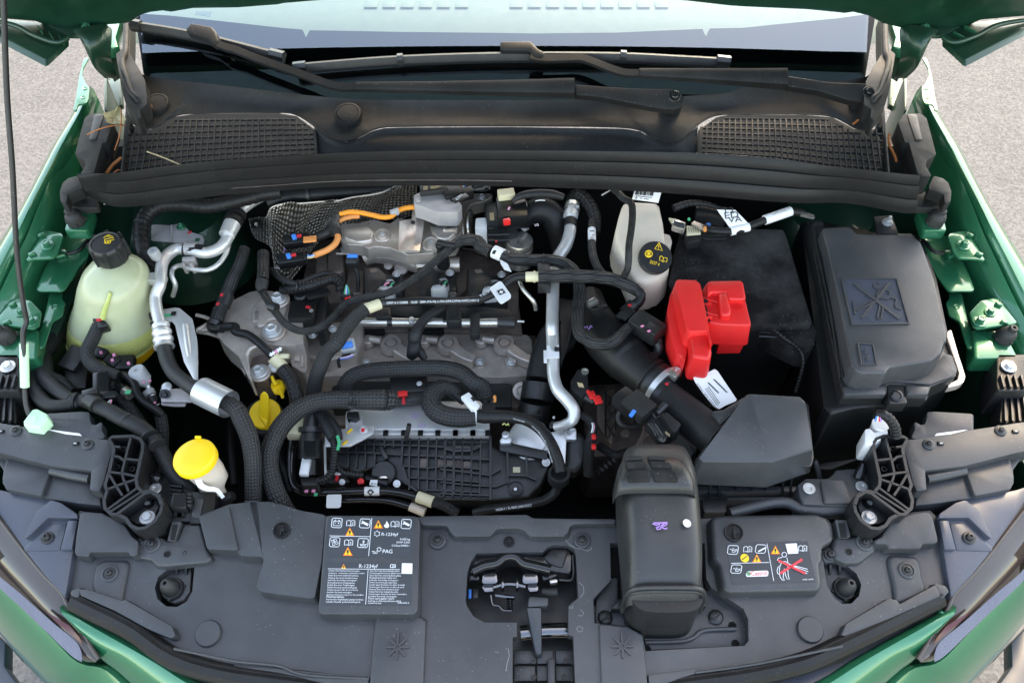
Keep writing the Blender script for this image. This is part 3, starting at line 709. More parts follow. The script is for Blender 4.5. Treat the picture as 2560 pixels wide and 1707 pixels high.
# ------------------------------------------------------------------ wipers
def wpt(p,d): return curved(p,d)
def wiper(label,blade,clips,head,neck,sleeve,knuckle,piv):
    t=thing('windscreen_wiper',(piv[0],piv[1],1.0),label,'wiper','windscreen wipers')
    bp=[wpt(p,.022) for p in blade]
    tube('blade_spoiler',bp,.0075,'rubber_soft',t,sec=[(-1,-.7),(-.9,.2),(-.1,.9),(.5,.5),(1,-.2),(1,-.7)],up=WN,step=.02)
    tube('blade_rubber',[p-WN*.009+Vector((0,-.004,0)) for p in bp],.004,'rubber',t,sec=[(-1,-.7),(-1,.7),(1,.7),(1,-.7)],up=WN,step=.02)
    for c in clips:
        tube('blade_clip',[wpt(c[0],.024),wpt(c[1],.024)],.0092,'plastic',t,sec=[(-1,-.9),(-.9,.4),(-.1,1),(.6,.6),(1,-.1),(1,-.9)],up=WN,straight=True)
    prism('adapter',[wpt(p,.040) for p in head],None,.018,'plastic_matt',t,bev=.004,seg=3,drop=-WN)
    tube('arm_neck',[wpt(p,d) for p,d in neck],.0075,'plastic_matt',t,sec=[(-.8,-.6),(-.8,.5),(.8,.5),(.8,-.6)],up=WN,step=.012)
    a,b=sleeve
    tube('arm_sleeve',[wpt((p[0],p[1]),p[2]) for p in a],b,'plastic_matt',t,sec=[(-1,-.6),(-.9,.45),(-.5,.6),(.5,.6),(.9,.45),(1,-.6)],up=WN,straight=True)
    prism('arm_knuckle',[P(p,1.040) if False else wpt(p,.045) for p in knuckle],None,.016,'plastic_matt',t,bev=.005,seg=3,drop=-WN,r=.004)
    pp=wpt(piv,.045)
    screw(t,pp,.010,'hex_dark',axis=WN,name='pivot_nut')
    lathe('pivot_boot',pp-WN*.055,WN,[(.020,0),(.020,.010),(.018,.016),(.0165,.026),(.014,.030),(.011,.042),(0,.042)],'rubber',t)
wiper('windscreen wiper reaching up to the left corner of the glass',
      g('T1',1085,222,1350,268,1600,318,1850,380)+[(683,148),(716,156)],[(g('T1',1088,222,1170,238)[0],g('T1',1170,238)[0]),((682,148),(717,157)),],
      g('T1',1565,318,1610,266,1780,300,1812,340,1840,420,1800,450,1740,400,1580,345),
      [((551,117),.034),((560,133),.034),((600,146),.034),((640,163),.034),((750,205),.036),((862,246),.040),((905,247),.042)],
      ([(900,247,.044),(1100,252,.046),(1300,256,.05),(1430,257,.052)],[.0072,.0095,.0125,.0150]),
      g('T3',630,800,1080,828,1400,832,1470,850,1502,910,1480,970,1420,992,1330,988,1080,945,830,895,630,878),g('T3',1418,890)[0])
wiper('windscreen wiper lying along the lower edge of the glass',
      g('T2',330,598,700,570,1170,540,1990,516)+g('T3',1000,515,1500,535,1890,552),[((741,184),(772,181)),((998,166),(1012,165)),((1547,157),(1561,158)),((1785,166),(1818,169))],
      g('T3',36,440,280,436,340,500,395,530,380,570,310,560,270,515,40,515),
      [((1325,168),.034),((1345,173),.034),((1405,173),.034),((1450,172),.034),((1470,178),.034),((1553,211),.038),((1592,213),.04)],
      ([(1589,213,.042),(1740,220,.046),(1870,227,.05),(1945,230,.052)],[.0072,.0105,.0140,.0162]),
      g('T4',290,712,640,760,920,765,990,790,1014,860,990,905,920,918,780,895,560,830,290,795),g('T4',950,835)[0])
# ================================================================== FRONT END
SP=Plane((0,.563,.795),(0,-.15,1))
def mirf(pts): return [(2541-p[0],)+tuple(p[1:]) for p in pts]
ident=lambda p: p
# ------------------------------------------------------------------ big grey cover over the slam panel
fc=thing('front_cover',(1280,1500,.70),'large grey plastic cover over the front panel between the headlights','plastic cover')
latch_hole=g('B3',165,522,700,512,740,472,790,457,900,460,950,490,966,540,985,880,905,948,905,1180,945,1192,960,1568,962,1690,455,1690,455,1200,490,1190,490,1080,230,1080,140,1030,90,950,76,900,90,680,120,590)
key_l=g('B1',1400,600,1440,510,1480,470,1530,468,1566,500,1572,560,1548,830,1500,912,1420,956,1340,950,1265,890,1246,800,1272,715,1350,650)
key_r=g('B4',905,430,945,398,1000,405,1040,450,1068,520,1080,555,1150,610,1186,690,1170,770,1115,826,1050,828,990,785,940,700,918,560)
duct_hole=g('B3',1240,440,1246,740,1105,890,1112,1085,1380,1112,1500,1180,1526,1310)+g('B4',350,1128,378,1090,375,940,340,862,110,712,75,650,62,392)
base_out=g('B1',640,180,690,190,820,200,900,240,1000,292,1050,372,1110,402,1180,408,1290,388,1340,420,1420,420,1470,292,1612,290,1700,240,1840,150,2100,120)+g('B2',240,130,500,200,700,225,1430,232,2254,222)+g('B3',565,222,615,252,1280,255,1920,250)+\
    g('B4',120,215,860,190,930,214,990,270,1020,350,1100,350,1160,340,1250,350,1340,330,1400,230,1560,170,1680,160,1730,212,1785,500,1832,720,1780,790,1400,985,1120,1130,880,1250,600,1330,250,1390,0,1420)+\
    [(1500,1745),(1280,1752),(1050,1745)]+g('B2',600,1625,0,1530)+g('B1',1500,1410,1300,1330,1150,1220,940,1080,600,900,535,830,585,520,618,250)
prism('base_sheet',base_out,SP,.02,'panel',fc,holes=[latch_hole,key_l,key_r,duct_hole],smooth=30)
def plateau(name,pts,h,bev=.005,r=.006,par=fc,mt='panel',taper=.003,base=0):
    return prism(name,pts,SP.off(base+h),h+.002,mt,par,bev=bev,r=r,seg=3,taper=taper)
plateau('raised_field',g('B1',1602,235,1620,218,1840,130,2100,100)+g('B2',0,108,240,108,360,140,500,182,690,214,655,600,600,880,560,885,165,832,130,790,200,548,20,545)+g('B1',1945,545,1900,500,1668,488),.022,bev=.008,r=.007)
prism('raised_step',g('B1',1605,240,1640,225,1840,140,1900,420,1925,500,1668,488),SP.off(.026),.01,'panel',fc,bev=.006,r=.004,seg=3)
stk_plat=plateau('label_field',g('B2',690,216,1400,222,1440,240,1448,320,1432,980,1400,1012,650,1012,630,985,662,600),.026,bev=.006,r=.006)
plateau('star_pad',g('B2',1092,1020,1420,1018,1494,1062,1470,1640,1040,1640),.007,bev=.002,r=.003)
plateau('star_pad',g('B3',1158,1092,1380,1115,1500,1182,1546,1640,1180,1640),.007,bev=.002,r=.003)
plateau('top_ledge',g('B2',1436,226,2254,214)+g('B3',570,212,618,242,1285,247,1285,282,960,286,918,305,905,360,860,386,590,386,552,340,500,320,330,325,280,386,0,386)+g('B2',1730,386,1695,355,1670,298,1455,296),.016,bev=.006,r=.008)
plateau('label_field',g('B4',108,205,190,192,860,182,930,210,980,265,985,370,905,420,905,520,885,540,905,690,880,732,240,745,195,715,165,555,122,500),.022,bev=.008,r=.010)
plateau('side_field',g('B1',645,200,690,192,820,204,900,245,1000,295,1060,390,1112,425,1100,540,1045,545,1035,512,725,512,715,548,600,540,612,400),.020,bev=.006,r=.008)
plateau('side_field',g('B4',1280,370,1330,345,1400,236,1560,175,1672,165,1702,220,1742,395,1625,398,1612,432,1385,432,1370,400,1295,398),.020,bev=.006,r=.008)
plateau('shelf',g('B1',1110,425,1150,412,1300,395,1345,425,1425,425,1475,296,1605,292,1660,490,1700,560,1670,592,1350,622,1260,620,1220,575,1105,555),.010,bev=.004,r=.006)
plateau('shelf',g('B4',1000,350,1100,355,1160,345,1270,362,1295,405,1280,450,1170,530,1080,535,1000,500,985,420),.010,bev=.004,r=.006)
plateau('screw_boss',g('B1',775,582,1035,585,1010,700,985,830,975,925,945,950,760,870,745,760),.006,bev=.004,r=.012)
plateau('screw_boss',g('B4',1370,480,1600,490,1620,640,1660,740,1460,826,1430,800,1420,690),.006,bev=.004,r=.012)
plateau('wedge',g('B1',640,812,700,812,985,905,1005,892,1385,1108,1412,1190,1370,1204,1190,1130,930,985,650,862),.014,bev=.004,r=.003)
plateau('wedge',g('B4',1715,690,1752,770,1400,930,1070,1058,1040,1050,1075,970,1380,790,1440,800,1460,830),.014,bev=.004,r=.003)
plateau('edge_frame',g('B1',560,830,640,795,655,815,625,880,590,880),.012,bev=.004,r=.003)
plateau('edge_frame',g('B4',1700,680,1790,700,1815,740,1765,790,1750,770),.012,bev=.004,r=.003)
for c in (g('B1',1680,1172)[0],g('B4',815,1016)[0]):
    lathe('round_boss',P(c,SP),SP.n,[(.0168,-.002),(.0168,.003),(.0155,.005),(0,.005)],'panel',fc,n=48)
# front step and lower lip
plateau('front_step',g('B2',-50,1408,500,1470,1030,1520,1030,1700,0,1580),.006,bev=.003,r=.001)
plateau('front_step',g('B3',1550,1500,2254,1415,2254,1500,1560,1600),.006,bev=.003,r=.001)
tube('cover_lip',g3('B1',1400,1290,.790,1600,1330,.786,1900,1390,.781,2254,1430,.777)+g3('B2',480,1490,.774,1040,1530,.770),.0018,'panel',fc,n=8)
tube('cover_lip',g3('B4',1050,1130,.790,700,1205,.784,400,1265,.778,0,1320,.773),.0018,'panel',fc,n=8)
# moulded stars
for c in (g('B2',1268,1282)[0],g('B3',1338,1275)[0]):
    s_=lathe('star',P(c,SP.off(.007)),SP.n,[(.0044,0),(.0044,.0025),(.0026,.0025),(.0026,.0006),(0,.0006)],'panel',fc,n=20)
    cc=P(c,SP.off(.007));ux=Vector((1,0,0));uy=SP.n.cross(ux)
    for a in range(0,360,45):
        d=ux*math.cos(R(a))+uy*math.sin(R(a));L_=.0185 if a==90 else .0145
        tube('ray',[cc+d*.0038,cc+d*L_],.0015,'panel',s_,sec=[(-.7,0),(-.7,2),(.7,2),(.7,0)],up=SP.n,straight=True)
# screws through the cover
for k,x,y,h in (('B1',1225,452,.010),('B1',885,685,.006),('B2',1590,420,.004),('B3',1015,418,.002),('B4',1208,390,.010),('B4',1512,588,.006)):
    p=P(g(k,x,y)[0],SP.off(h))
    lathe('screw_seat',p,SP.n,[(.0115,0),(.0115,.0014),(.0105,.002),(.0085,.002),(.0078,.0008),(0,.0008)],'panel',fc,n=32)
    screw(fc,p+SP.n*.0007,.0068,axis=SP.n)
for k,x,y in (('B1',1345,530),('B4',1097,455)): lathe('pin_hole',P(g(k,x,y)[0],SP.off(.0105)),SP.n,[(.0046,0),(.0045,.0008),(.0038,.0008),(.0034,-.0),(0,-.0)],'plastic_dark',fc,n=20)
def clip_hole(c,rx,h,par):
    p=P(c,SP.off(h));t_=lathe('clip_hole',p,SP.n,[(rx*1.15,0),(rx*1.12,.0025),(rx,.0025),(rx*.95,.0),(0,.0)],'plastic_dark',par,n=28)
    for a,q_ in ((80,.8),(265,.75),(350,.35)):
        d=Vector((math.cos(R(a)),math.sin(R(a)),0));tube('blade',[p+UP*.0012,p+UP*.0012+d*rx*q_],.0016,'plastic',t_,sec=[(-.7,-.5),(-.7,.7),(.7,.7),(.7,-.5)],up=SP.n,straight=True)
clip_hole(g('B2',335,340)[0],.0102,.0225,fc);clip_hole(g('B4',270,318)[0],.0112,.0225,fc);clip_hole(g('B2',2165,430)[0],.0066,.001,fc)
for k,x0,y0,x1,y1,x2,y2,x3,y3 in (('B1',1385,265,1462,265,1410,420,1345,420),('B4',995,225,1080,225,1110,350,1025,350)):
    prism('slot_frame',g(k,x0,y0,x1,y1,x2,y2,x3,y3),SP.off(.016),.018,'panel',fc,bev=.002,r=.002)
    m_=lambda a,b,f: a+(b-a)*f
    q=[(x0,y0),(x1,y1),(x2,y2),(x3,y3)];cx_=sum(a for a,_ in q)/4;cy_=sum(b for _,b in q)/4
    prism('slot',g(k,*[v for a,b in q for v in (m_(cx_,a,.55),m_(cy_,b,.8)+12)]),SP.off(.0166),.002,'void',fc,bev=0)
# chalky scuffs on the cover
for k,pts in (('B3',(880,415,920,460,960,480,1010,490,1060,505,1092,490,1085,470)),('B3',(990,755,1025,790,1030,840,1000,880)),('B3',(910,960,935,965,942,945)),('B3',(1000,975,1028,1000,1015,1028,985,1022)),('B3',(970,1130,990,1108,1018,1120,1015,1150,985,1155,970,1130)),('B2',(2160,1290,2168,1350,2150,1410,2140,1470))):
    strokes('scuff',[g(k,*pts)],SP.off(.0006),.0004,'grey_plastic',fc)
# ------------------------------------------------------------------ label left of the latch
ZL=SP.off(.0264)
lab=thing('service_label',P(g('B2',1040,560)[0],ZL),'dark service label with white R-1234yf text and orange warning triangles','label')
prism('label_sheet',g('B2',716,236,1392,240,1382,560,700,550),ZL,.0008,'sticker',lab,bev=0)
prism('label_sheet',g('B2',690,595,1390,600,1380,945,674,940),ZL,.0008,'sticker',lab,bev=0)
ZI=ZL.off(.0006)
strokes('rule',[g('B2',1062,240,1036,545)],ZI,.0007,'print_white',lab);strokes('rule',[g('B2',722,383,1045,390)],ZI,.0007,'print_white',lab)
strokes('rule',[g('B2',708,648,1288,654)],ZI,.0006,'print_white',lab);strokes('rule',[g('B2',1032,656,1012,934)],ZI,.0006,'print_white',lab)
def rbox(k,x0,y0,x1,y1,c=10,lean=-6):
    return g(k,x0+c,y0,x1-c,y0+2,x1,y0+c,x1+lean,y1-c,x1-c+lean,y1,x0+c+lean,y1-2,x0+lean,y1-c,x0,y0+c,x0+c,y0)
def warn(k,x,y,s,zz,par):
    t_=flat('warning_triangle',g(k,x,y-s,x+s*.95,y+s*.72,x-s*.95,y+s*.72),zz.off(.0005),'print_orange',par)
    flat('triangle_field',g(k,x,y-s*.74,x+s*.68,y+s*.56,x-s*.68,y+s*.56),zz.off(.0009),'print_yellow',t_)
    strokes('mark',[g(k,x,y-s*.35,x-s*.02,y+s*.22),g(k,x-s*.03,y+s*.32,x-s*.03,y+s*.46)],zz.off(.0006),s*.00006,'print_black',t_)
def book(k,x,y,s,zz,par):
    strokes('book_icon',[g(k,x,y-s*.6,x-s*.5,y-s*.8,x-s,y-s*.6,x-s*1.05,y+s*.6,x-s*.5,y+s*.42,x,y+s*.6,x+s*.5,y+s*.42,x+s*.95,y+s*.6,x+s,y-s*.6,x+s*.5,y-s*.8,x,y-s*.6,x,y+s*.6),g(k,x+s*.5,y-s*.3,x+s*.48,y+s*.25)],zz,.0008,'print_white',par)
def frame(k,x0,y0,x1,y1,zz,par,inner,nm):
    strokes(nm,[rbox(k,x0,y0,x1,y1)]+inner,zz,.0008,'print_white',par)
frame('B2',742,240,824,318,ZI,lab,[g('B2',754,266,812,268,806,302,750,300,754,266),g('B2',764,264,764,256,774,256),g('B2',792,257,802,258,802,266),g('B2',762,280,772,280),g('B2',788,281,800,281),g('B2',794,276,794,287)],'battery_icon')
book('B2',893,284,33,ZI,lab)
frame('B2',968,246,1050,320,ZI,lab,[],'spanner_icon');strokes('spanner',[g('B2',985,272,1032,296)],ZI,.003,'print_white',lab);strokes('spanner',[g('B2',978,286,990,272,984,262)],ZI,.0016,'print_white',lab)
warn('B2',884,354,40,ZL,lab)
frame('B2',726,396,806,472,ZI,lab,[g('B2',762,434,756,412,772,408,780,420,762,434,784,430,792,446,778,452,762,434,764,458,748,460,744,446,762,434,740,432,738,416,752,416,762,434)],'fan_icon')
book('B2',876,440,33,ZI,lab)
frame('B2',952,404,1034,478,ZI,lab,[g('B2',966,448,980,456,994,448,1008,456,1020,448),g('B2',968,462,1016,464),g('B2',992,420,992,446),g('B2',992,424,1004,424),g('B2',992,434,1004,434)],'coolant_icon')
warn('B2',868,512,42,ZL,lab)
warn('B2',1114,294,40,ZL,lab)
flat('flame',g('B2',1182,262,1190,280,1200,292,1200,308,1188,318,1172,318,1160,306,1160,290,1170,296,1174,280),ZL.off(.0012),'print_white',lab)
book('B2',1249,292,32,ZI,lab)
frame('B2',1302,250,1380,326,ZI,lab,[],'spanner_icon');strokes('spanner',[g('B2',1318,276,1364,300)],ZI,.003,'print_white',lab);strokes('spanner',[g('B2',1312,292,1324,276,1318,266)],ZI,.0016,'print_white',lab)
def snow(k,x,y,s,zz,par):
    strokes('snow_icon',[g(k,*[v for a in range(0,361,30) for v in (x+s*(1 if a % 60==0 else .62)*math.cos(R(a+30)),y-s*(1 if a % 60==0 else .62)*math.sin(R(a+30)))])],zz,.0007,'print_white',par)
snow('B2',1104,366,26,ZI,lab)
txt('R-1234yf',*g('B2',1140,382,1272,384),ZI,'print_white',lab)
txt('0.420 kg',*g('B2',1288,418,1368,419),ZI,'print_white',lab);txt('GWP 0.501',*g('B2',1260,443,1366,444),ZI,'print_white',lab);txt('CO2eq 0.0002 t',*g('B2',1222,468,1364,469),ZI,'print_white',lab)
snow('B2',1120,492,20,ZI,lab);strokes('oil_can_icon',[g('B2',1062,508,1078,508,1090,516,1110,504,1104,524,1076,524,1070,514)],ZI,.0007,'print_white',lab)
txt('PAG',*g('B2',1148,522,1226,523),ZI,'print_white',lab)
warn('B2',834,632,24,ZL,lab);txt('R-1234yf',*g('B2',958,640,1108,642),ZI,'print_white',lab);book('B2',1232,628,20,ZI,lab)
flat('code_field',g('B2',1304,602,1388,604,1386,688,1300,686),ZL.off(.0008),'paper',lab)
left=['Contains fluorinated greenhouse gases.','Съдържа флуорирани парникови газове','Sadrži fluorirane stakleničke plinove.','Obsahuje fluorované skleníkové plyny.','Indeholder fluorholdige drivhusgasser.','Bevat gefluoreerde broeikasgassen.','Enthält fluorierte Treibhausgase.','Sisältää fluorattuja kasvihuonekaasuja.','Contient des gaz à effet de serre fluorés.','Innehåller fluorerade växthusgaser.','Περιέχει φθοριούχα αέρια του θερμοκηπίου.','Fluortartalmú','Fluortartalmú üvegházhatású gázokat tartalmaz.','Innheldur flúoraðar gróðurhúsalofttegundir.']
for i,s in enumerate(left):
    y=668+i*19.3;w_=(250,290,245,240,235,220,222,240,250,205,300,140,300,280)[i]
    x=714-i*1.6;txt(s,*g('B2',x,y,x+w_,y+2),ZI,'print_white',lab,name='small_print',stretch=max(1,15/(w_/len(s)*1.9)*.9))
right=['Satur fluorētas siltumnīcefekta gāzes.','Contiene gas fluorurati ad effetto serra.','Satur fluorētas siltumnīcefekta gāzes.','Fih gassijiet fluworinati b’effett serra.','Inneholder fluorholdige drivhusgasser.','Zawiera fluorowane gazy cieplarniane.','Contém gases fluorados com efeito de estufa.','Conține gaze fluorurate cu efect de seră.','Obsahuje fluórované skleníkové plyny.','Vsebuje fluorirane toplogredne pline.','Contiene gases fluorados de efecto invernadero.','Innehåller fluorerade växthusgaser.','Florlu sera gazları içerir.','Sudėtyje yra fluorintų šiltnamio efektą']
for i,s in enumerate(right):
    y=670+i*18.6;w_=(240,250,255,220,235,225,290,285,245,240,310,232,215,265)[i]
    x=1046-i*1.2;txt(s,*g('B2',x,y,x+w_,y+2),ZI,'print_white',lab,name='small_print',stretch=max(1,15/(w_/len(s)*1.9)*.9))
txt('sukeliančių dujų.',*g('B2',1030,928,1140,929),ZI,'print_white',lab,name='small_print');txt('27000 0045 R',*g('B2',1268,928,1362,929),ZI,'print_white',lab,name='small_print')
# ------------------------------------------------------------------ label on the right
ZR=SP.off(.0224);ZRI=ZR.off(.0006)
l2=thing('oil_label',P(g('B4',540,530)[0],ZR),'dark oil label with crossed-out pressure washer figure on the front cover','label')
prism('label_sheet',g('B4',216,392,800,378,858,672,258,690),ZR,.0008,'sticker',l2,bev=0)
strokes('rule',[g('B4',508,396,556,664)],ZRI,.0007,'print_white',l2);strokes('rule',[g('B4',250,538,524,532)],ZRI,.0007,'print_white',l2)
can=lambda x,y: [g('B4',x-24,y-4,x-12,y-4,x-6,y+4,x-8,y+16,x+14,y+14,x+28,y-6,x+12,y,x-6,y+4),g('B4',x-6,y-8,x+6,y-8),g('B4',x+30,y+6,x+30,y+12)]
frame('B4',230,410,304,474,ZRI,l2,can(266,442),'oil_can_icon');book('B4',371,440,29,ZRI,l2)
frame('B4',430,404,502,466,ZRI,l2,[g('B4',444,452,496,424),g('B4',448,456,500,428)],'dipstick_icon')
lathe('round_icon',P(g('B4',349,500)[0],ZR.off(.0004)),SP.n,[(.0056,0),(.0056,.0004),(0,.0004)],'print_yellow',l2,n=32);strokes('dipstick',[g('B4',330,512,366,486)],ZR.off(.0005),.001,'print_black',l2)
warn('B4',436,506,36,ZR,l2);warn('B4',569,446,36,ZR,l2)
frame('B4',254,548,328,610,ZRI,l2,can(290,580),'oil_can_icon')
prism('brand_badge',g('B4',372,594,522,588,516,630,362,634,356,612),ZR.off(.0008),.0004,'paper',l2,bev=0,r=.003)
lathe('badge_ring',P(g('B4',378,612)[0],ZR.off(.0009)),SP.n,[(.0026,0),(.0026,.0003),(0,.0003)],'green_wire',l2,n=24);strokes('badge_swoosh',[g('B4',372,612,394,612)],ZR.off(.0014),.0010,'print_red',l2)
txt('Castrol',*g('B4',398,626,512,622),ZR.off(.0010),'print_red',l2,stretch=1.15)
flat('code_field',g('B4',641,398,722,394,734,466,660,470),ZR.off(.0008),'paper',l2);book('B4',765,434,29,ZRI,l2)
strokes('figure',[g('B4',*[v for a in range(0,361,30) for v in (632+17*math.cos(R(a)),476-17*math.sin(R(a)))]),g('B4',618,496,590,500,582,516,596,532,640,524,676,548,690,552),g('B4',650,496,660,540),g('B4',612,534,600,560,596,610,604,640,622,660,634,658,624,640,628,600,632,575),g('B4',632,575,640,620,652,650,668,652,660,620,656,560),g('B4',590,560,580,590,584,612,596,616),g('B4',690,552,800,580),g('B4',700,560,804,598),g('B4',710,568,796,612)],ZRI,.0008,'print_white',l2)
strokes('red_cross',[g('B4',586,516,782,610),g('B4',602,612,760,510)],ZR.off(.0010),.003,'print_red',l2)
txt('27000 1665 R',*g('B4',764,660,842,656),ZRI,'print_white',l2,name='small_print')
# ------------------------------------------------------------------ buffers sunk in the cover
def sunk(mm,hole,label):
    t=thing('sunken_buffer',mm(g3('B1',1390,800,.76))[0],label,'rubber buffer','buffers sunk in the cover')
    lowp=SP.off(-.014)
    prism('arm',mm(g('B1',1400,600,1545,600,1530,830,1480,900,1400,925,1340,905,1305,840,1310,720,1370,650)),lowp,.006,'panel',t,bev=.002,r=.004)
    prism('arm_tab',mm(g('B1',1405,590,1440,515,1480,478,1530,475,1562,505,1566,560,1540,600)),SP.off(.002),.012,'panel',t,bev=.002,r=.006)
    screw(t,P(mm(g('B1',1500,535))[0],SP.off(.003)),.0082,axis=SP.n)
    for x in (1425,1500): tube('rib',[P(mm(g('B1',x,612))[0],SP.off(-.004)),P(mm(g('B1',x,690))[0],lowp.off(.002))],.002,'plastic',t,sec=[(-.7,-3),(-.7,1),(.7,1),(.7,-3)],up=SP.n,straight=True)
    p=P(mm(g('B1',1395,815))[0],lowp);ax=Vector((-.10 if mm is ident else .10,-.10,1))
    lathe('collar',p,ax,[(.0150,0),(.0150,.003),(.0138,.005),(.012,.005),(0,.005)],'rubber_soft',t,n=32)
    for a in (15,100,190,265): box('lug',p+Vector((math.cos(R(a)),math.sin(R(a)),.12))*.0150,(.004,.005,.004),'rubber_soft',t,rot=(0,0,a),bev=.0015)
    lathe('cone',p,ax,[(.0118,.004),(.0118,.011),(.0102,.018),(.0068,.025),(.0048,.027),(.0026,.027),(.0026,.020),(0,.020)],'rubber_soft',t,n=32)
sunk(ident,None,'grey rubber buffer sunk in the cover left of the service label');sunk(mirf,None,'grey rubber buffer sunk in the cover right of the oil label')
# ------------------------------------------------------------------ bonnet latch in its opening
lt=thing('bonnet_latch',P(g('B3',520,900)[0],SP.off(-.06)),'black and polished bonnet latch in the cover opening with a pull lever','latch')
prism('opening_floor',g('B3',60,430,1000,430,1010,1720,430,1720,440,1120,60,1120),SP.off(-.080),.01,'plastic_dark',lt,bev=0)
q=SP.off(-.012)
prism('latch_housing',g('B3',130,560,250,530,640,530,700,560,760,480,890,470,930,540,925,690,700,650,560,640,500,580,380,580,330,640,190,650,100,690),q,.03,'plastic_gloss',lt,bev=.006,r=.006,seg=3)
prism('housing_facet',g('B3',705,555,770,485,890,485,900,520,860,640,750,610),q.off(.004),.01,'plastic',lt,bev=.003)
tube('housing_arch',[P(x,q.off(.004)) for x in g('B3',130,665,230,620,330,600,380,560,430,545,490,555,540,600,640,625,760,655)],.0065,'plastic_gloss',lt)
for x in (272,600):
    bx=prism('polished_block',g('B3',x-64,682,x+60,676,x+66,765,x-68,768),q.off(-.004),.02,'dark_chrome',lt,bev=.005,r=.004,seg=3)
for x,w_ in ((255,55),(615,50)): prism('polished_foot',g('B3',x-w_,782,x+w_,780,x+w_-5,828,x-w_+30,835),q.off(-.014),.015,'dark_chrome',lt,bev=.004,r=.003,seg=3)
tube('cross_pin',[P(x,q.off(-.006)) for x in g('B3',300,795,400,770,480,772,560,790)],.003,'dark_chrome',lt)
for x in (375,492): prism('claw',g('B3',x-10,720,x+12,720,x+14,800,x-12,805),q.off(.0),.02,'dark_chrome',lt,bev=.002)
prism('latch_bar',g('B3',310,838,480,860,470,885,380,880,310,870),q.off(-.01),.01,'dark_chrome',lt,bev=.003)
tube('spring',[P(x,q.off(-.02)) for x in g('B3',430,905,432,990)],.004,'plastic_gloss',lt,rib=(.003,.0009))
tube('cable_wire',[P(x,q.off(-.015)) for x in g('B3',280,860,300,940,345,945,375,980,450,985)],.0014,'dark_chrome',lt,n=8)
prism('side_wing',g('B3',100,690,185,690,190,740,100,735),q.off(-.008),.01,'plastic_gloss',lt,bev=.003,r=.003)
prism('side_wing',g('B3',690,690,800,680,820,700,700,745),q.off(-.008),.01,'plastic_gloss',lt,bev=.003,r=.003)
prism('bronze_clip',g('B3',750,735,815,725,820,755,760,765),q.off(-.012),.01,'steel',lt,bev=.003,r=.002)
tube('wire_frame',[P(x,q.off(.0)) for x in g('B3',940,540,946,690,930,735,830,735)],.0018,'plastic',lt,n=8)
box('blue_connector',P(g('B3',112,850)[0],q.off(-.018)),(.0045,.015,.006),'blue',lt);box('connector_shell',P(g('B3',155,850)[0],q.off(-.02)),(.009,.016,.008),'plastic',lt)
tube('microswitch',[P(x,q.off(-.02)) for x in g('B3',690,835,815,835)],.0055,'rubber_soft',lt)
prism('lever_cap',g('B3',590,870,745,880,740,945,575,955),q.off(.006),.03,'panel',lt,bev=.004,r=.003)
prism('pull_lever',[P(p,q.off(d)) for p,d in zip(g('B3',565,955,690,955,692,1340,640,1340),(.006,.006,-.01,-.01))],None,.012,'panel',lt,bev=.003)
tube('metal_tube',[P(x,SP.off(-.046)) for x in g('B3',520,1170,700,1150,900,1145)],.0105,'dark_chrome',lt)
for i,(y0,y1) in enumerate(((1300,1412),(1425,1550),(1562,1690))):
    for x0,x1 in ((465,640),(650,785),(800,945)):
        prism('grid_panel',g('B3',x0,y0,x1,y0,x1,y1,x0,y1),SP.off(-.036),.01,'panel',lt,bev=.002)
for x,y in ((625,1395),(880,1392),(628,1520),(870,1518)): lathe('stud',P(g('B3',x,y)[0],SP.off(-.036)),SP.n,[(.0034,0),(.0034,.003),(.0018,.003),(.0018,.001),(0,.001)],'plastic_dark',lt,n=14)
prism('centre_rail',g('B3',735,1360,800,1355,805,1720,735,1720),SP.off(-.022),.02,'panel',lt,bev=.004)
# ------------------------------------------------------------------ seal along the bumper
fs=thing('front_seal',(1280,1690,.72),'black rubber seal curving along the front edge of the grey cover','rubber seal')
sl_=g3('B1',590,905,.782,780,1000,.780,960,1085,.779,1110,1170,.778,1240,1270,.776,1400,1370,.774,1700,1470,.770,2254,1560,.764)+[(1000,1735,.755),(1280,1750,.753),(1540,1735,.755)]+g3('B4',0,1395,.764,440,1330,.770,800,1240,.774,1000,1150,.776,1200,1055,.778,1450,930,.780,1750,780,.782)
tube('bulb',sl_,.011,'rubber',fs,sec=[(-1.1,-.8),(-1.2,.1),(-.7,.7),(0,.95),(.7,.6),(1.1,0),(1.1,-.8)],up=(0,0,1),step=.015)
up_=[(x,y-14,z+.004) for x,y,z in sl_]
tube('lip',up_,.005,'rubber',fs,n=8,step=.02)
# ------------------------------------------------------------------ duct (air inlet snorkel)
du=thing('air_inlet_duct',(1652,1560,.74),'large grey air inlet duct with a ribbed vent cap and purple marking','air duct')
def drow(y,xl,xr,zt,zs,N=17,e=5.0):
    a,b=P((xl,y),zs),P((xr,y),zs);o=[]
    for i in range(N):
        s=-math.cos(math.pi*i/(N-1));u=(s+1)/2
        hgt=(1-abs(s)**e)**(1/e) if abs(s) < 1 else 0
        o.append(a.lerp(b,u)+Vector((0,0,(zt-zs)*hgt)))
    return o
rows=[drow(*r_) for r_ in ((1168,1552,1700,.845,.80),(1174,1548,1704,.880,.80),(1232,1540,1726,.893,.81),(1265,1538,1730,.896,.81),(1340,1542,1738,.893,.81),(1420,1550,1744,.886,.81),(1480,1555,1745,.872,.81),(1515,1558,1745,.855,.81),(1530,1559,1744,.835,.81))]
loft('duct_shell',rows,'duct',du,sub=1,smooth=80)
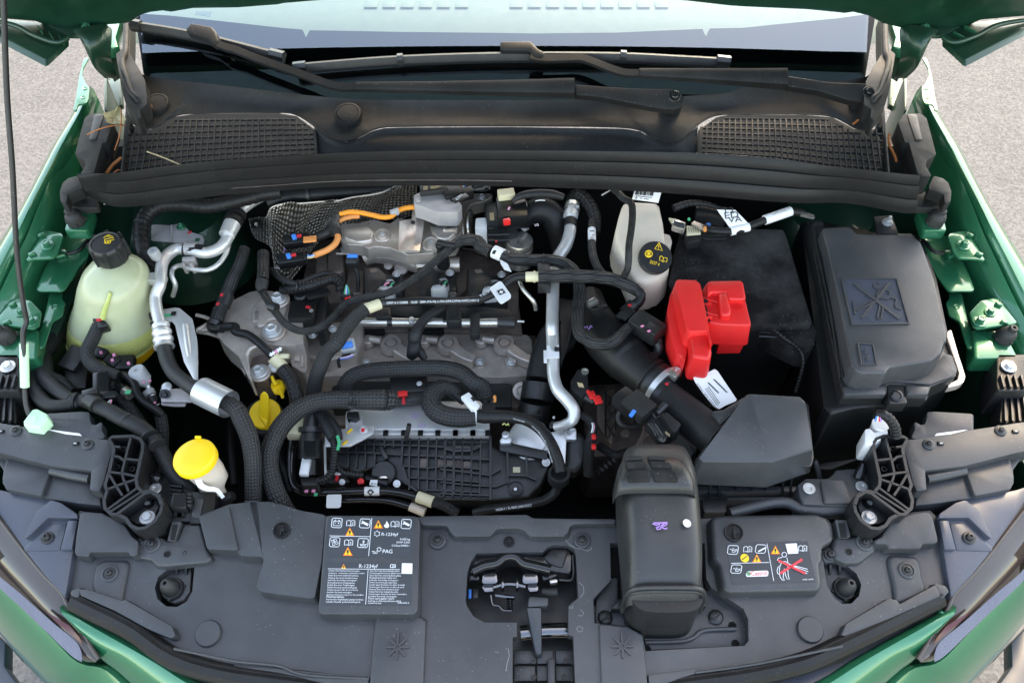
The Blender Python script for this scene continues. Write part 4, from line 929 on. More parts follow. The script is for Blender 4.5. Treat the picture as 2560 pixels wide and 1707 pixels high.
# vent cap
rows=[drow(*r_) for r_ in ((1174,1552,1690,.893,.86),(1184,1542,1706,.906,.865),(1212,1535,1722,.915,.87),(1236,1531,1731,.916,.872),(1256,1531,1734,.912,.872),(1264,1532,1735,.900,.868))]
_a,_b=rows[1][8],rows[4][8];VP=Plane(rows[2][8]+UP*.0010,Vector((1,0,0)).cross((_a-_b).normalized()))
cap=loft('vent_cap',rows,'duct',du,sub=1,smooth=80)
for pts in ((1640,1135,1800,1130,1820,1165,1655,1172),(1845,1130,1990,1140,2020,1172,1868,1165),(1645,1190,1830,1180,1850,1240,1660,1252),(1870,1182,2040,1190,2085,1248,1885,1240),(1660,1275,1860,1262,1880,1350,1680,1352),(1892,1264,2095,1275,2130,1352,1910,1352)):
    prism('vent_pane',g('L3',*pts),VP,.006,'felt',cap,bev=.001,r=.003)
tube('joint_ridge',[p+Vector((0,-.002,.001)) for p in drow(1516,1555,1748,.862,.80)],.003,'duct',du,n=8)
tube('joint_ridge',[p+Vector((0,-.002,.001)) for p in drow(1524,1555,1748,.852,.79)],.003,'duct',du,n=8)
cx_,cy_=P((1655,1560),.80).x,P((1655,1560),.80).y
nc=(P((1655,1585),.775).x,P((1655,1585),.775).y+.052)
loft('neck',[ell(nc,.0465,.050,z,n=36,e=4) for z in (.84,.80,.765,.755)],'plastic',du,closed=True,smooth=50)
prism('base_flange',g('B3',1130,900,1250,720,1300,720,1300,960,1980,960,2060,700)+g('B4',335,890,362,960,365,1130)+g('B3',1520,1300,1515,1175,1380,1110,1125,1080),SP.off(-.018),.008,'panel',du,bev=.002,r=.003)
tube('flange_rib',[P(x,SP.off(-.014)) for x in g('B3',1525,1240,1850,1225,1920,1195,1975,1150,2254,1130)],.003,'panel',du,n=8)
for x,y in ((1200,1045),(2090,1040)):
    s_=lathe('push_fastener',P(g('B3',x,y)[0],SP.off(-.018)),SP.n,[(.0100,0),(.0100,.002),(.0086,.0035),(.0066,.0045),(0,.005)],'plastic',du,n=28)
    tube('slot',[P(g('B3',x-34,y+22)[0],SP.off(-.009)),P(g('B3',x+34,y-22)[0],SP.off(-.009))],.0012,'plastic_dark',s_,n=6)
for x,y in ((2225,1105),(2250,1250),(1538,1296)): lathe('hole',P(g('B3',x,y)[0],SP.off(-.0178)),SP.n,[(.0055,0),(.005,.0008),(.004,.0),(0,0)],'void',du,n=16)
for pts in ((1250,968,1310,890,1360,885,1360,972),(1935,958,1980,880,2022,952)): prism('strut',g('B3',*pts),SP.off(.006),.02,'plastic_dark',du,bev=.002)
pl=Plane((0,P((1640,1310),.893).y,.8945),(0,-.045,1))
strokes('purple_mark',[g('B3',1582,286,1612,298,1640,288,1632,312,1612,318,1618,332,1645,328,1655,300,1680,282,1700,282,1690,298,1668,305,1662,322,1680,328,1700,322)],pl.off(.001),.0016,'print_purple',du)
strokes('purple_mark',[g('B3',1590,280,1640,280,1700,276)],pl.off(.001),.0016,'print_purple',du)
lathe('round_sticker',P(g('B3',1858,283)[0],pl.off(-.0005)),(.25,-.02,1),[(.0052,0),(.0052,.0012),(0,.0012)],'paper',du,n=28)
# flat black sheet below the duct opening
prism('opening_void',g('B3',1235,430,2030,430,2010,800,1230,800),SP.off(-.04),.004,'void',du,bev=0)
# ------------------------------------------------------------------ headlights, their carriers
def headlight(mm,label):
    t=thing('headlight',mm(g3('B1',350,800,.60))[0],label,'headlight','headlights')
    hz=Plane(P(mm(g3('B1',400,300,.803))[0]),(0,-.14,1))
    hole=g('B1',175,455,390,232,622,235,600,480,560,500)
    prism('housing',mm(g('B1',-150,-40,0,10,190,45,350,72,410,90,490,118,620,200,632,250,622,300,590,500,535,830,525,880,350,690,170,470,0,250,-150,60)),hz,.05,'headlamp_plastic',t,bev=.003)
    prism('raised_corner',mm(g('B1',165,450,300,180,410,95,490,118,618,205,628,240,385,236)),hz.off(.008),.010,'headlamp_plastic',t,bev=.005,r=.004,seg=3)
    prism('screw_recess',mm(g('B1',190,478,400,282,536,280,520,350,480,500,200,506)),hz.off(.0015),.002,'headlamp_plastic',t,bev=.001)
    prism('side_tab',mm(g('B1',545,255,622,255,578,494,482,494)),hz.off(.006),.006,'headlamp_plastic',t,bev=.002)
    screw(t,P(mm(g('B1',382,398))[0],hz.off(.0035)),.0085,axis=hz.n)
    N=22
    top=rs(mm(g3('B1',-150,60,.812,0,248,.803,170,470,.795,350,690,.785,522,872,.776,560,980,.768,680,1190,.757,800,1375,.748)),N)
    low=rs(mm(g3('B1',-150,560,.748,0,770,.742,210,968,.735,420,1170,.728,660,1385,.722,700,1408,.722,760,1400,.726,800,1388,.730)),N)
    mid=[a.lerp(b,.5)+Vector((0,-.006,.010)) for a,b in zip(top,low)]
    loft('lens',[top,[a.lerp(b,.5) for a,b in zip(top,mid)],mid,[a.lerp(b,.5)+Vector((0,-.003,.002)) for a,b in zip(mid,low)],low],'lens_brown',t,sub=1,smooth=80)
    tube('lens_rim',[p+Vector((0,0,.002)) for p in top],.003,'lens_brown',t,n=8)
    # ribbed light guide along the lower edge
    u=rs(mm(g3('B1',-150,480,.766,10,690,.760,200,850,.752,450,1072,.745,665,1258,.740,700,1340,.738)),140)
    d=rs(mm(g3('B1',-150,570,.756,0,768,.749,210,966,.742,420,1166,.735,640,1370,.730,700,1400,.732)),140)
    rib_=lambda i: Vector((0,-.004,.012+(.0015 if i % 2 else 0)))
    loft('light_guide',[[p+rib_(i) for i,p in enumerate(u)],[p+rib_(i) for i,p in enumerate(d)]],'drl',t,smooth=0)
    prism('red_reflector',mm(g3('B1',365,985,.768,560,1105,.768,640,1200,.765,672,1262,.76,480,1100,.765)),None,.003,'reflector_red',t,bev=0)
    return t
headlight(ident,'headlight at the lower left below the prop rod foot');headlight(mirf,'headlight at the lower right next to the oil label')
def carrier(mm,label,left):
    t=thing('headlight_carrier',mm(g3('C1',600,800,.78))[0],label,'plastic carrier','headlight carriers')
    cz=Plane(P(mm(g3('C1',500,650,.838))[0]),(0,-.06,1))
    prism('rear_plate',mm(g('C1',420,330,790,308,872,312,884,400,900,432,940,440,1000,402,996,490,1042,575,870,570,420,500)),cz.off(-.003),.02,'panel',t,bev=.002,r=.004)
    prism('top_ledge',mm(g('C1',-180,400,0,420,220,455,480,492,860,560,1050,584,1075,600,1110,655,1076,760,1012,1010,975,1086,880,1076,895,888,500,840,0,712,-180,680)),cz,.035,'panel',t,bev=.003,r=.003)
    prism('lower_tray',mm(g('C1',-100,690,60,750,505,850,900,900,890,1080,975,1110,988,1228,760,1205,400,1150,60,1075,20,1000,30,880)),cz.off(-.022),.03,'panel',t,bev=.002)
    prism('tray_pad',mm(g('C1',62,755,500,852,480,930,410,1135,65,1070,20,960)),cz.off(-.014),.012,'panel',t,bev=.004,r=.004)
    tube('tray_rib',[P(x,cz.off(-.012)) for x in mm(g('C1',505,885,700,930,880,965))],.0065,'panel',t,n=12)
    for x,y in ((158,498),(862,632)):
        p=P(mm(g('C1',x,y))[0],cz);lathe('screw_seat',p,cz.n,[(.0082,0),(.0082,.002),(.0072,.0026),(0,.0026)],'panel',t,n=28);screw(t,p+cz.n*.0024,.0058,axis=cz.n)
    for x,y in ((742,618),(10,500)):
        q=P(mm(g('C1',x,y))[0],cz.off(.0012));f_=box('locating_slot',q,(.0105,.0062,.003),'plastic_dark',t,bev=.0008);box('slot_pin',q+Vector((0,-.001,.0015)),(.0045,.0026,.001),'grey_plastic',f_,bev=0)
    if left: txt('MADE IN  1 09 2024',*g('C1',520,395,760,405),cz.off(-.0035),'rubber_soft',t,name='moulded_text');txt('>PP-T30<',*g('C1',560,470,690,476),cz.off(-.0035),'rubber_soft',t,name='moulded_text')
    prism('paper_strip',mm(g('C1',478,486,520,488,780,522,802,545,640,528)),cz.off(.0006),.001,'paper',t,bev=0)
    # black structural block beside the ledge with its bolt
    prism('side_block',mm(g('L1',-120,232,30,232,170,230,178,500,165,560,-120,555)),.848,.06,'plastic',t,bev=.003,r=.006)
    prism('bolt_well',mm(g('L1',-100,262,140,262,140,530,-100,530)),.8485,.003,'plastic_dark',t,bev=.001,r=.005)
    screw(t,mm(g3('L1',72,345,.851))[0],.0112,'hex')
    for i in range(4): tube('rib',[P(mm(g('L1',-40+60*i,420))[0],.853),P(mm(g('L1',-70+60*i,530))[0],.853)],.0018,'plastic',t,sec=[(-.7,-4),(-.7,1),(.7,1),(.7,-4)],up=(0,0,1),straight=True)
    prism('lower_block',mm(g('L1',-120,575,125,575,130,640,150,850,-120,835)),.825,.04,'plastic',t,bev=.003,r=.004)
    for i in range(4): tube('rib',[P(mm(g('L1',-60+55*i,600))[0],.829),P(mm(g('L1',-90+62*i,830))[0],.832)],.0018,'plastic',t,sec=[(-.7,-3),(-.7,1),(.7,1),(.7,-3)],up=(0,0,1),straight=True)
    return t
carrier(ident,'grey headlight carrier panel at the foot of the prop rod',True);carrier(mirf,'grey headlight carrier panel in front of the fuse box',False)
def honeycomb(mm,label):
    t=thing('ribbed_bracket',mm(g3('C1',1250,1000,.76))[0],label,'bracket','ribbed brackets')
    zt=Plane(P(mm(g3('C1',1250,900,.845))[0]),(0,-.10,1))
    o1=g('C1',1068,582,1100,556,1300,548,1372,575,1400,620,1395,700,1335,970,1345,1040,1392,1098,1460,1085,1560,1130,1592,1210,1575,1290,1520,1380,1420,1448,1350,1455,1280,1425,1235,1355,1160,1316,1095,1312,1030,1255,1020,1180,1050,1080,1030,1030,1075,880,1115,690,1110,655)
    prism('back_plate',mm(o1),zt.off(-.030),.03,'plastic_dark',t,bev=0)
    def rib(pts,w=.0030,h=-.034,nm='rib'): strokes(nm,[mm(g('C1',*pts))],zt,w,'plastic',t,h=h)
    strokes('rim',[mm(o1+o1[:1])],zt,.0042,'plastic',t,h=-.05)
    rib((1285,552,1225,780,1195,910,1210,970,1230,1010,1260,1090));rib((1230,770,1360,785));rib((1075,900,1190,912,1330,940));rib((1060,905,1140,1040,1200,1130))
    rib((1050,1070,1210,1010,1320,975));rib((1100,740,1170,752,1215,790));rib((1050,1270,1340,1060));rib((1080,1290,1400,1085));rib((1120,650,1180,655))
    prism('bolt_pocket',mm(g('C1',1170,1300,1400,1140,1470,1125,1540,1165,1560,1230,1510,1340,1410,1410,1330,1410)),zt.off(-.022),.008,'plastic',t,bev=.002,r=.006)
    strokes('pocket_rim',[mm(g('C1',1150,1310,1420,1110,1480,1095,1555,1140,1582,1220))],zt.off(.001),.0040,'plastic',t,h=-.02)
    screw(t,P(mm(g('C1',1447,1348))[0],zt.off(-.018)),.0105,'hex')
    lathe('peg',P(mm(g('C1',1462,1215))[0],zt.off(-.022)),(.1,-.1,1),[(.0068,0),(.0055,.010),(.0018,.013),(.0018,.017),(0,.017)],'plastic_gloss',t,n=18)
    for x,y in ((1215,678),(1150,856),(1300,876)): lathe('boss',P(mm(g('C1',x,y))[0],zt.off(-.012)),UP,[(.0042,-.02),(.0042,.002),(.0026,.002),(.0026,-.008),(0,-.008)],'plastic',t,n=20)
    return t
honeycomb(ident,'black ribbed bracket with a zinc bolt left of the washer filler');honeycomb(mirf,'black ribbed bracket with a zinc bolt right of the air filter box')
# carrier piece with washers behind each ribbed bracket
def mount(mm,label,left):
    t=thing('radiator_mount',mm(g3('L1',1400,1400,.76))[0],label,'bracket','radiator mounts')
    if left:
        prism('plate',g('L1',1320,1275,1370,1262,1510,1268,1500,1360,1640,1420,1730,1450,1730,1720,1270,1720,1285,1450),.80,.03,'plastic',t,bev=.002,r=.004)
        screw(t,g3('L1',1385,1432,.801)[0],.0086,'washer')
        prism('box_frame',g('B1',1385,30,1505,35,1500,160,1365,160),.815,.03,'plastic',t,bev=.002);prism('box_hole',g('B1',1402,48,1490,50,1480,150,1385,150),.8155,.002,'void',t,bev=0)
        prism('box_foot',g('B1',1345,170,1500,170,1500,245,1345,245),.80,.03,'plastic',t,bev=.002)
        for x in (1412,1475): tube('rib',[P(g('B1',x,172)[0],.803),P(g('B1',x,232)[0],.803)],.0025,'plastic',t)
        for y in (45,75,105,135): prism('tooth',g('B1',1508,y-12,1545,y-12,1540,y+10,1505,y+10),.818,.01,'plastic',t,bev=.001,r=.002)
        prism('outer_box',g('B1',1540,25,1740,30,1720,280,1520,280,1550,70),.805,.03,'plastic_dark',t,bev=.002)
        prism('blue_grey_panel',g('B1',1565,85,1640,85,1610,235,1540,230),.807,.003,'panel',t,bev=.001)
        for i in range(3): tube('slot_rib',[P(g('L1',1520+0*i,1400+35*i)[0],.803),P(g('L1',1625,1412+42*i)[0],.803)],.0022,'plastic_dark',t,n=6)
        lathe('peg',g3('L1',1400,1345,.80)[0],(-.1,-.2,1),[(.010,0),(.008,.008),(.0022,.012),(.0018,.018),(0,.018)],'plastic_gloss',t,n=18)
    else:
        prism('plate',g('L4',1405,1390,1480,1335,1640,1335,1680,1332,1730,1290,1740,1262,1850,1250,2000,1252,2090,1440,1900,1590,1450,1570,1420,1500),.812,.03,'panel',t,bev=.003,r=.004)
        prism('raised_pad',g('L4',1610,1345,1815,1345,1900,1560,1640,1560),.816,.006,'panel',t,bev=.002,r=.004)
        screw(t,g3('L4',1505,1430,.813)[0],.0086,'washer');screw(t,g3('L4',1972,1412,.813)[0],.0082,'washer')
        lathe('peg',g3('L4',1945,1330,.813)[0],(.2,.5,.6),[(.0075,0),(.007,.008),(.004,.016),(.0025,.020),(0,.021)],'plastic_gloss',t,n=18)
        tube('bar',g3('B4',240,180,.80,560,105,.80,660,108,.80,760,150,.80,1120,150,.80),.008,'panel',t)
        prism('crossbar_plate',g('B4',700,120,1130,120,1130,200,960,195,700,178),.795,.01,'panel',t,bev=.002)
mount(ident,'black bracket with square opening beside the washer filler',True);mount(ident,'grey mounting plate with two zinc washers by the air filter box',False)
# ------------------------------------------------------------------ bumper
bu=thing('front_bumper',(1280,1700,.50),'green painted front bumper below the headlights','bumper')
for mm in (ident,mirf):
    N=24
    lip=rs(mm(g3('B1',468,955,.778,700,1088,.774,1000,1250,.770,1300,1420,.765,1520,1560,.762,1900,1720,.758,2300,1800,.756)),N)
    cr=rs(mm(g3('B1',560,1080,.766,680,1240,.752,800,1380,.736,900,1450,.728,1020,1560,.722,1300,1760,.716,1700,1900,.712)),N)
    back=[p+Vector((0,.012,-.012)) for p in lip];back2=[p+Vector((0,.014,-.05)) for p in lip]
    loft('upper_lip',[back2,back,lip,[a.lerp(b,.5)+Vector((0,-.002,.004)) for a,b in zip(lip,cr)],cr,[p+Vector((0,.004,-.03)) for p in cr]],'paint',bu,sub=1,smooth=50)
    hl=rs(mm(g3('B1',-500,100,.76,-200,520,.745,0,768,.738,210,966,.731,420,1168,.724,680,1412,.716,810,1392,.722,900,1455,.718,1020,1570,.712,1300,1800,.705)),N)
    sil=rs(mm(g3('B1',-560,560,.60,-200,950,.58,0,1190,.57,160,1400,.56,330,1575,.55,600,1850,.54,900,2100,.53)),N)
    m1=[a.lerp(b,.33)+Vector((0,-.010,.020)) for a,b in zip(hl,sil)];m2=[a.lerp(b,.68)+Vector((0,-.012,.028)) for a,b in zip(hl,sil)]
    loft('corner_skin',[[p+Vector((0,.006,-.02)) for p in hl],hl,m1,m2,sil,[p+Vector((0,.03,-.2)) for p in sil]],'paint',bu,sub=1,smooth=60)
    prism('dark_trim',mm(g('B1',-300,900,40,1240,36,1430,160,1600,700,2000,700,2300,-300,1700)),.44,.03,'headlamp_plastic',bu,bev=.002)
    prism('gap_filler',mm(g('B1',560,960,640,960,1150,1230,1400,1400,1900,1560,2300,1640,2300,1850,1500,1600,900,1260)),.745,.01,'headlamp_plastic',bu,bev=0)
    for x,y in ((545,980),(600,1000)): tube('clip_tooth',mm(g3('B1',x-10,y-15,.768,x+12,y+30,.762)),.006,'paint',bu,n=8)
# ================================================================== LEFT SIDE OF THE BAY
# ------------------------------------------------------------------ coolant expansion tank
ct=thing('coolant_tank',g3('M1',1030,1450,.72)[0],'milky coolant expansion tank with black screw cap and yellow coolant','coolant tank')
def ring(k,x,y,z,rx,ry=.9,e=2.3,n=36):
    c=P(g(k,x,y)[0],z);r_=px(k,rx,c);return ell((c.x,c.y),r_,r_*ry,z,n=n,e=e)
loft('filled_shell',[ring('M1',*v) for v in ((1030,1440,.770,395),(1030,1425,.778,412),(1030,1380,.790,412),(1028,1330,.805,405),(1027,1300,.812,396))],'coolant',ct,closed=True,smooth=70)
loft('upper_shell',[ring('M1',*v) for v in ((1027,1300,.812,396),(1026,1260,.822,385),(1024,1190,.838,352),(1020,1110,.856,335),(1018,1030,.874,318),(1014,960,.890,290),(1012,905,.902,240),(1010,870,.909,165),(1010,850,.914,105))],'milky',ct,closed=True,smooth=70)
lathe('seam_flange',g3('M1',1030,1445,.769)[0],UP,[(1.0,0),(1.04,.0),(1.04,.014),(.98,.014),(.9,.014)],'coolant',ct,n=48,sc=('M1',410))
loft('lower_shell',[ring('M1',*v) for v in ((1060,1610,.715,250),(1050,1590,.722,330),(1040,1540,.735,385),(1032,1480,.755,395),(1030,1450,.769,398))],'coolant_low',ct,closed=True,smooth=70)
lathe('outlet',g3('L1',1130,230,.70)[0],UP,[(.9,0),(1,.1),(1,1.0),(.8,1.2),(0,1.2)],'coolant_low',ct,sc=('L1',62))
cap_=lathe('screw_cap',g3('M1',1006,795,.916)[0],(0,-.04,1),[(.88,-.1),(.96,.05),(1.0,.25),(1.0,1.0),(.96,1.18),(.88,1.27),(.80,1.28),(.77,1.23),(.70,1.23),(0,1.25)],'plastic',ct,n=48,sc=('M1',150))
for a in range(0,360,45):
    c=P(g3('M1',1006,795,.916)[0]);r_=px('M1',150,c);d=Vector((math.cos(R(a+12)),math.sin(R(a+12)),0))
    tube('grip_rib',[c+d*r_*.97+UP*.002,c+d*r_*1.0+UP*.020,c+d*r_*.96+UP*.032],.0032,'plastic',cap_,n=8)
cz_=.916+px('M1',150,g3('M1',1006,795,.916)[0])*1.255
strokes('hand_icon',[g('M1',*v) for v in ((925,625,965,600,985,598),(930,640,1015,622),(950,655,1020,640),(940,632,935,655,948,668),(960,650,965,668),(985,645,985,668),(930,668,950,675,985,672),(955,612,1005,612))],cz_,.0016,'yellow',cap_)
tube('sight_column',g3('M1',985,1110,.897,960,1190,.884,935,1260,.870,915,1340,.855),('M1',[16,20,24,28]),'lime',ct)
# ribs moulded into the shell
lh=thing('tank_hose',g3('M1',870,1400,.80)[0],'braided black hose clipped to the front of the coolant tank','hose')
lathe('quick_connector',g3('M1',905,1350,.846)[0],(.2,.35,.9),[(.9,-1.1),(1,-1.0),(1,-.2),(1.15,-.1),(1.15,.3),(1,.4),(.7,.4),(0,.4)],'plastic',lh,sc=('M1',62))
box('clip',g3('M1',930,1420,.845)[0],(.016,.010,.028),'plastic',lh,rot=(20,0,20));box('red_tab',g3('M1',880,1352,.866)[0],(.008,.004,.003),'red_mark',lh,bev=0)
tube('hose',g3('M1',880,1400,.842,845,1480,.836)+g3('L1',815,120,.832,775,210,.828,800,300,.826,880,365,.825,980,405,.822,1060,425,.82),('L1',[55,58,60,60,60,62,55,45,30]),'braid',lh)
# ------------------------------------------------------------------ prop rod and its seat
pr=thing('prop_rod',g3('L1',290,810,.845)[0],'thin black bonnet prop rod with a mint sleeve on the left edge','prop rod')
tube('rod',[(81,1047,.848),(72,1034,.853),(66,1015,.862),(62,971,.882),(60,880,.925),(58,827,.950),(66,806,.958),(60,770,.978),(50,700,1.015),(42,628,1.052),(31,420,1.155),(18,245,1.235),(9,0,1.34),(4,-200,1.42)],.0036,'plastic',pr,n=10,straight=False)
tube('sleeve',g3('L1',214,140,.932,222,525,.884),('L1',38),'mint',pr,n=20)
st_=thing('rod_socket',g3('L1',310,830,.84)[0],'mint green plastic seat holding the foot of the prop rod','rod seat')
prism('seat_block',g('L1',205,830,285,722,332,716,418,762,428,800,350,888,212,868),.856,.022,'mint',st_,bev=.004,r=.003,seg=3)
lathe('socket',g3('L1',288,812,.8562)[0],UP,[(.0062,0),(.0058,.0015),(.0042,.0012),(0,.0012)],'mint',st_,n=20)
# ------------------------------------------------------------------ air conditioning pipework
ac=thing('aircon_pipe',g3('M1',1430,1050,.85)[0],'bare aluminium air conditioning pipe bending around beside the coolant tank','metal pipe')
tube('pipe',g3('M1',2330,250,.87,2240,300,.875,2150,370,.875,2080,480,.875,2030,620,.872,1960,710,.870,1850,755,.870,1700,735,.870,1580,722,.870,1500,770,.872,1445,850,.878,1432,960,.880,1425,1050,.876,1388,1140,.866,1395,1260,.858,1430,1400,.848),('M1',52),'aluminium',ac,n=18)
tube('crimp_sleeve',g3('M1',2068,500,.878,2020,600,.876),('M1',[76,70]),'aluminium',ac);tube('rubber_ring',g3('M1',2115,405,.879,2098,440,.879),('M1',84),'rubber',ac);tube('rubber_ring',g3('M1',2086,462,.879,2072,492,.879),('M1',84),'rubber',ac)
tube('clamp_band',g3('M1',1755,722,.870,1655,722,.870),('M1',66),'grey_bracket',ac);tube('rubber_band',g3('M1',1822,745,.870,1645,722,.870),('M1',59),'rubber',ac)
box('clamp_tail',g3('M1',1695,840,.86)[0],(.024,.010,.026),'grey_bracket',ac,rot=(10,0,5))
for x in (1650,1720): box('clamp_finger',g3('M1',x,890,.855)[0],(.007,.008,.03),'grey_bracket',ac,rot=(10,0,5))
tube('thin_pipe',g3('M1',2045,640,.862,2010,770,.86,1930,870,.86,1850,908,.858,1770,908,.856,1690,895,.855,1600,868,.853,1545,895,.85,1532,960,.848,1562,1040,.835,1540,1140,.81),('M1',22),'aluminium',ac,n=10)
pc=lathe('port_cap',g3('M1',1400,800,.888)[0],(-.12,-.02,1),[(.75,-.2),(.8,0),(1,.3),(1,1.7),(.92,1.95),(.8,2.0),(.25,2.0),(.2,1.8),(0,1.8)],'grey_plastic',ac,n=24,sc=('M1',48),ribs=12,ramp=.05)
tube('flange_block',g3('M1',1300,985,.878,1440,985,.880),('M1',[46,60]),'aluminium',ac,sec=[(-1,-.6),(-.9,.6),(.9,.6),(1,-.6)],up=(0,0,1));lathe('flange',g3('M1',1420,1010,.868)[0],UP,[(1,0),(1.05,.1),(1.05,.35),(1,.45),(0,.45)],'aluminium',ac,sc=('M1',74))
lathe('lug',g3('M1',1305,985,.866)[0],UP,[(1,0),(1,1.0),(.9,1.1),(0,1.1)],'aluminium',ac,sc=('M1',46));screw(ac,g3('M1',1296,1035,.872)[0],px('M1',40,g3('M1',1296,1035,.872)[0]),'hex',axis=(0,-1,.35))
for x,y,c in ((1425,955,'red_mark'),(1290,965,'green_wire')): box('paint_dab',g3('M1',x,y,.886)[0],(.006,.012,.001),c,ac,rot=(0,0,30),bev=0)
br=thing('pipe_bracket',g3('M1',1560,600,.86)[0],'grey steel bracket bolted behind the aluminium pipe','bracket')
prism('plate',g('M1',1350,500,1525,510,1560,500,1600,495,1660,530,1690,565,1800,600,1818,640,1810,680,1345,640),.868,.003,'grey_bracket',br,bev=.001,r=.003);screw(br,g3('M1',1615,528,.870)[0],px('M1',40,g3('M1',1615,528,.870)[0]),'hex_paint')
box('square_hole',g3('M1',1758,640,.8695)[0],(.008,.008,.001),'paint',br,bev=0);box('paint_dab',g3('M1',1690,573,.8695)[0],(.008,.004,.001),'red_mark',br,rot=(0,0,30),bev=0);tube('fold',g3('M1',1530,512,.869,1525,655,.869),.002,'grey_bracket',br,n=8)
# rubber hose with crimp and steel sleeve
rh=thing('aircon_hose',g3('L1',1600,420,.80)[0],'black aircon hose with a crimped end and a wide zinc sleeve','hose')
tube('crimp',g3('M1',1432,1405,.848,1445,1480,.845)+g3('L1',1452,90,.842,1465,170,.838),('M1',[70,80,82,82]),'aluminium',rh,n=20,rib=(.013,.0014))
tube('hose',g3('L1',1462,160,.838,1485,270,.834,1545,390,.832,1650,480,.834,1790,570,.838,1960,640,.842,2060,690,.842),('L1',66),'rubber_soft',rh,n=20)
tube('zinc_sleeve',g3('L1',1795,560,.838,2040,680,.842),('L1',128),'zinc',rh,n=40,caps=False)
tube('zinc_sleeve',g3('L1',2036,678,.842,1810,568,.838),('L1',112),'zinc',rh,n=40,caps=False)
tube('braided_run',g3('L1',2040,672,.842,2120,740,.840)+g3('L2',150,800,.835,220,960,.825,255,1150,.81,262,1350,.79,262,1580,.76,262,1700,.73),('L2',[70,78,80,80,78,76,76,76]),'braid',rh,n=20)
# bracket that holds the crimp
ab=thing('aluminium_bracket',g3('M1',1640,1400,.82)[0],'flat aluminium bracket standing beside the crimped aircon hose','bracket')
prism('plate',g('M1',1345,1290,1400,1265,1560,1242,1600,1248,1712,1340,1755,1530,1760,1640)+g('L1',1762,462,1720,448,1640,300,1580,60)+g('M1',1560,1400,1530,1360,1400,1380,1370,1400),.846,.003,'aluminium',ab,bev=.001,r=.004)
tube('stiffening_rib',g3('M1',1650,1400,.847,1670,1560,.845)+g3('L1',1690,260,.842),('M1',28),'aluminium',ab,n=10)
box('rubber_grip',g3('M1',1390,1310,.849)[0],(.024,.012,.012),'rubber',ab,rot=(0,0,20));box('rubber_grip',g3('M1',1400,1392,.849)[0],(.022,.012,.012),'rubber',ab,rot=(0,0,25));box('paint_dab',g3('M1',1425,1322,.8475)[0],(.018,.005,.001),'green_wire',ab,bev=0);box('paint_dab',g3('M1',1500,1310,.8475)[0],(.012,.006,.001),'green_wire',ab,bev=0);box('slot',g3('M1',1545,1296,.8475)[0],(.009,.010,.001),'void',ab,bev=0)
# second service port
sp=thing('service_port',g3('L1',1330,560,.78)[0],'grey capped service port standing beside the crimped hose','service port')
lathe('cap',g3('L1',1290,480,.80)[0],(-.22,.12,1),[(.6,-.3),(.75,0),(.8,.2),(1,.45),(1,1.9),(.9,2.1),(.25,2.1),(.2,1.9),(0,1.9)],'grey_plastic',sp,n=24,sc=('L1',75));tube('stem',g3('L1',1300,490,.80,1335,560,.79,1400,690,.775),('L1',[24,24,26]),'zinc',sp)
for a,b in ((560,600),(625,670)): tube('ring',g3('L1',1320+(a-560)*.5,a,.79,1342+(b-600)*.5,b,.787),('L1',52),'grey_plastic' if a < 600 else 'plastic',sp)
for x,y in ((1280,480),(1335,470),(1380,665)): box('pink_dot',g3('L1',x,y,.815 if y < 600 else .80)[0],(.004,.004,.002),'pink',sp,bev=0)
b2=thing('sensor_plate',g3('L1',1560,620,.78)[0],'small zinc plate with a dark bolt in front of the aluminium bracket','bracket')
prism('plate',g('L1',1425,540,1610,535,1735,628,1700,655,1435,655),.800,.003,'grey_bracket',b2,bev=.001);prism('lower_plate',g('L1',1430,660,1660,662,1640,690,1560,692,1440,682),.794,.003,'grey_bracket',b2,bev=.001,r=.002);screw(b2,g3('L1',1470,592,.802)[0],px('L1',50,g3('L1',1470,592,.802)[0]),'hex_dark',axis=(0,-.6,.8))
lathe('pin',g3('L1',1490,530,.80)[0],(0,-.2,1),[(1,0),(1,.5),(.8,.6),(0,.6)],'zinc',b2,sc=('L1',44))
# ------------------------------------------------------------------ looms on the left
def loom(name,label,pts,w,mt='tape',rib=None,cat='wiring loom',par=None,wraps=True,n=16):
    t=thing(name,pts[len(pts)//2],label,cat)
    tube('sheath',pts,w,mt,t,rib=rib,n=n)
    return t
t=loom('corrugated_loom','black corrugated loom curving behind the coolant tank',g3('M1',1390,900,.85,1330,830,.86,1275,720,.875,1262,560,.885,1295,430,.892,1400,345,.898,1600,320,.90,1850,340,.90,2020,310,.90,2300,240,.90)+g3('M2',200,250,.90,500,210,.90),('M1',66),'rubber',rib=(.011,.0006))
tube('tape_band',g3('M1',1262,505,.888,1270,480,.89),('M1',70),'tape',t)
t=loom('duct_hose','wide black duct lying behind the embossed heat shield',g3('M2',380,300,.86,560,250,.862,740,235,.864,1050,215,.864,1500,190,.864),('M2',[80,85,85,78,70]),'rubber')
tube('joint_band',g3('M2',735,235,.866,765,232,.866),('M2',92),'plastic',t)
t=loom('taped_loom','thick taped loom running from the left headlight to the washer filler',g3('L1',640,645,.83,760,650,.835,860,690,.838,980,745,.838,1090,805,.836,1210,865,.832,1320,940,.828,1410,1060,.82,1490,1200,.812,1570,1330,.80,1720,1450,.78),('L1',[55,62,66,66,70,70,70,70,70,68,64]))
for a,b,c,d in ((660,645,690,648),(1000,755,1015,762),(1120,815,1140,830),(1330,955,1336,965),(1395,1035,1400,1045)): tube('wrap',g3('L1',a,b,.835,c,d,.835),('L1',74),'tape',t)
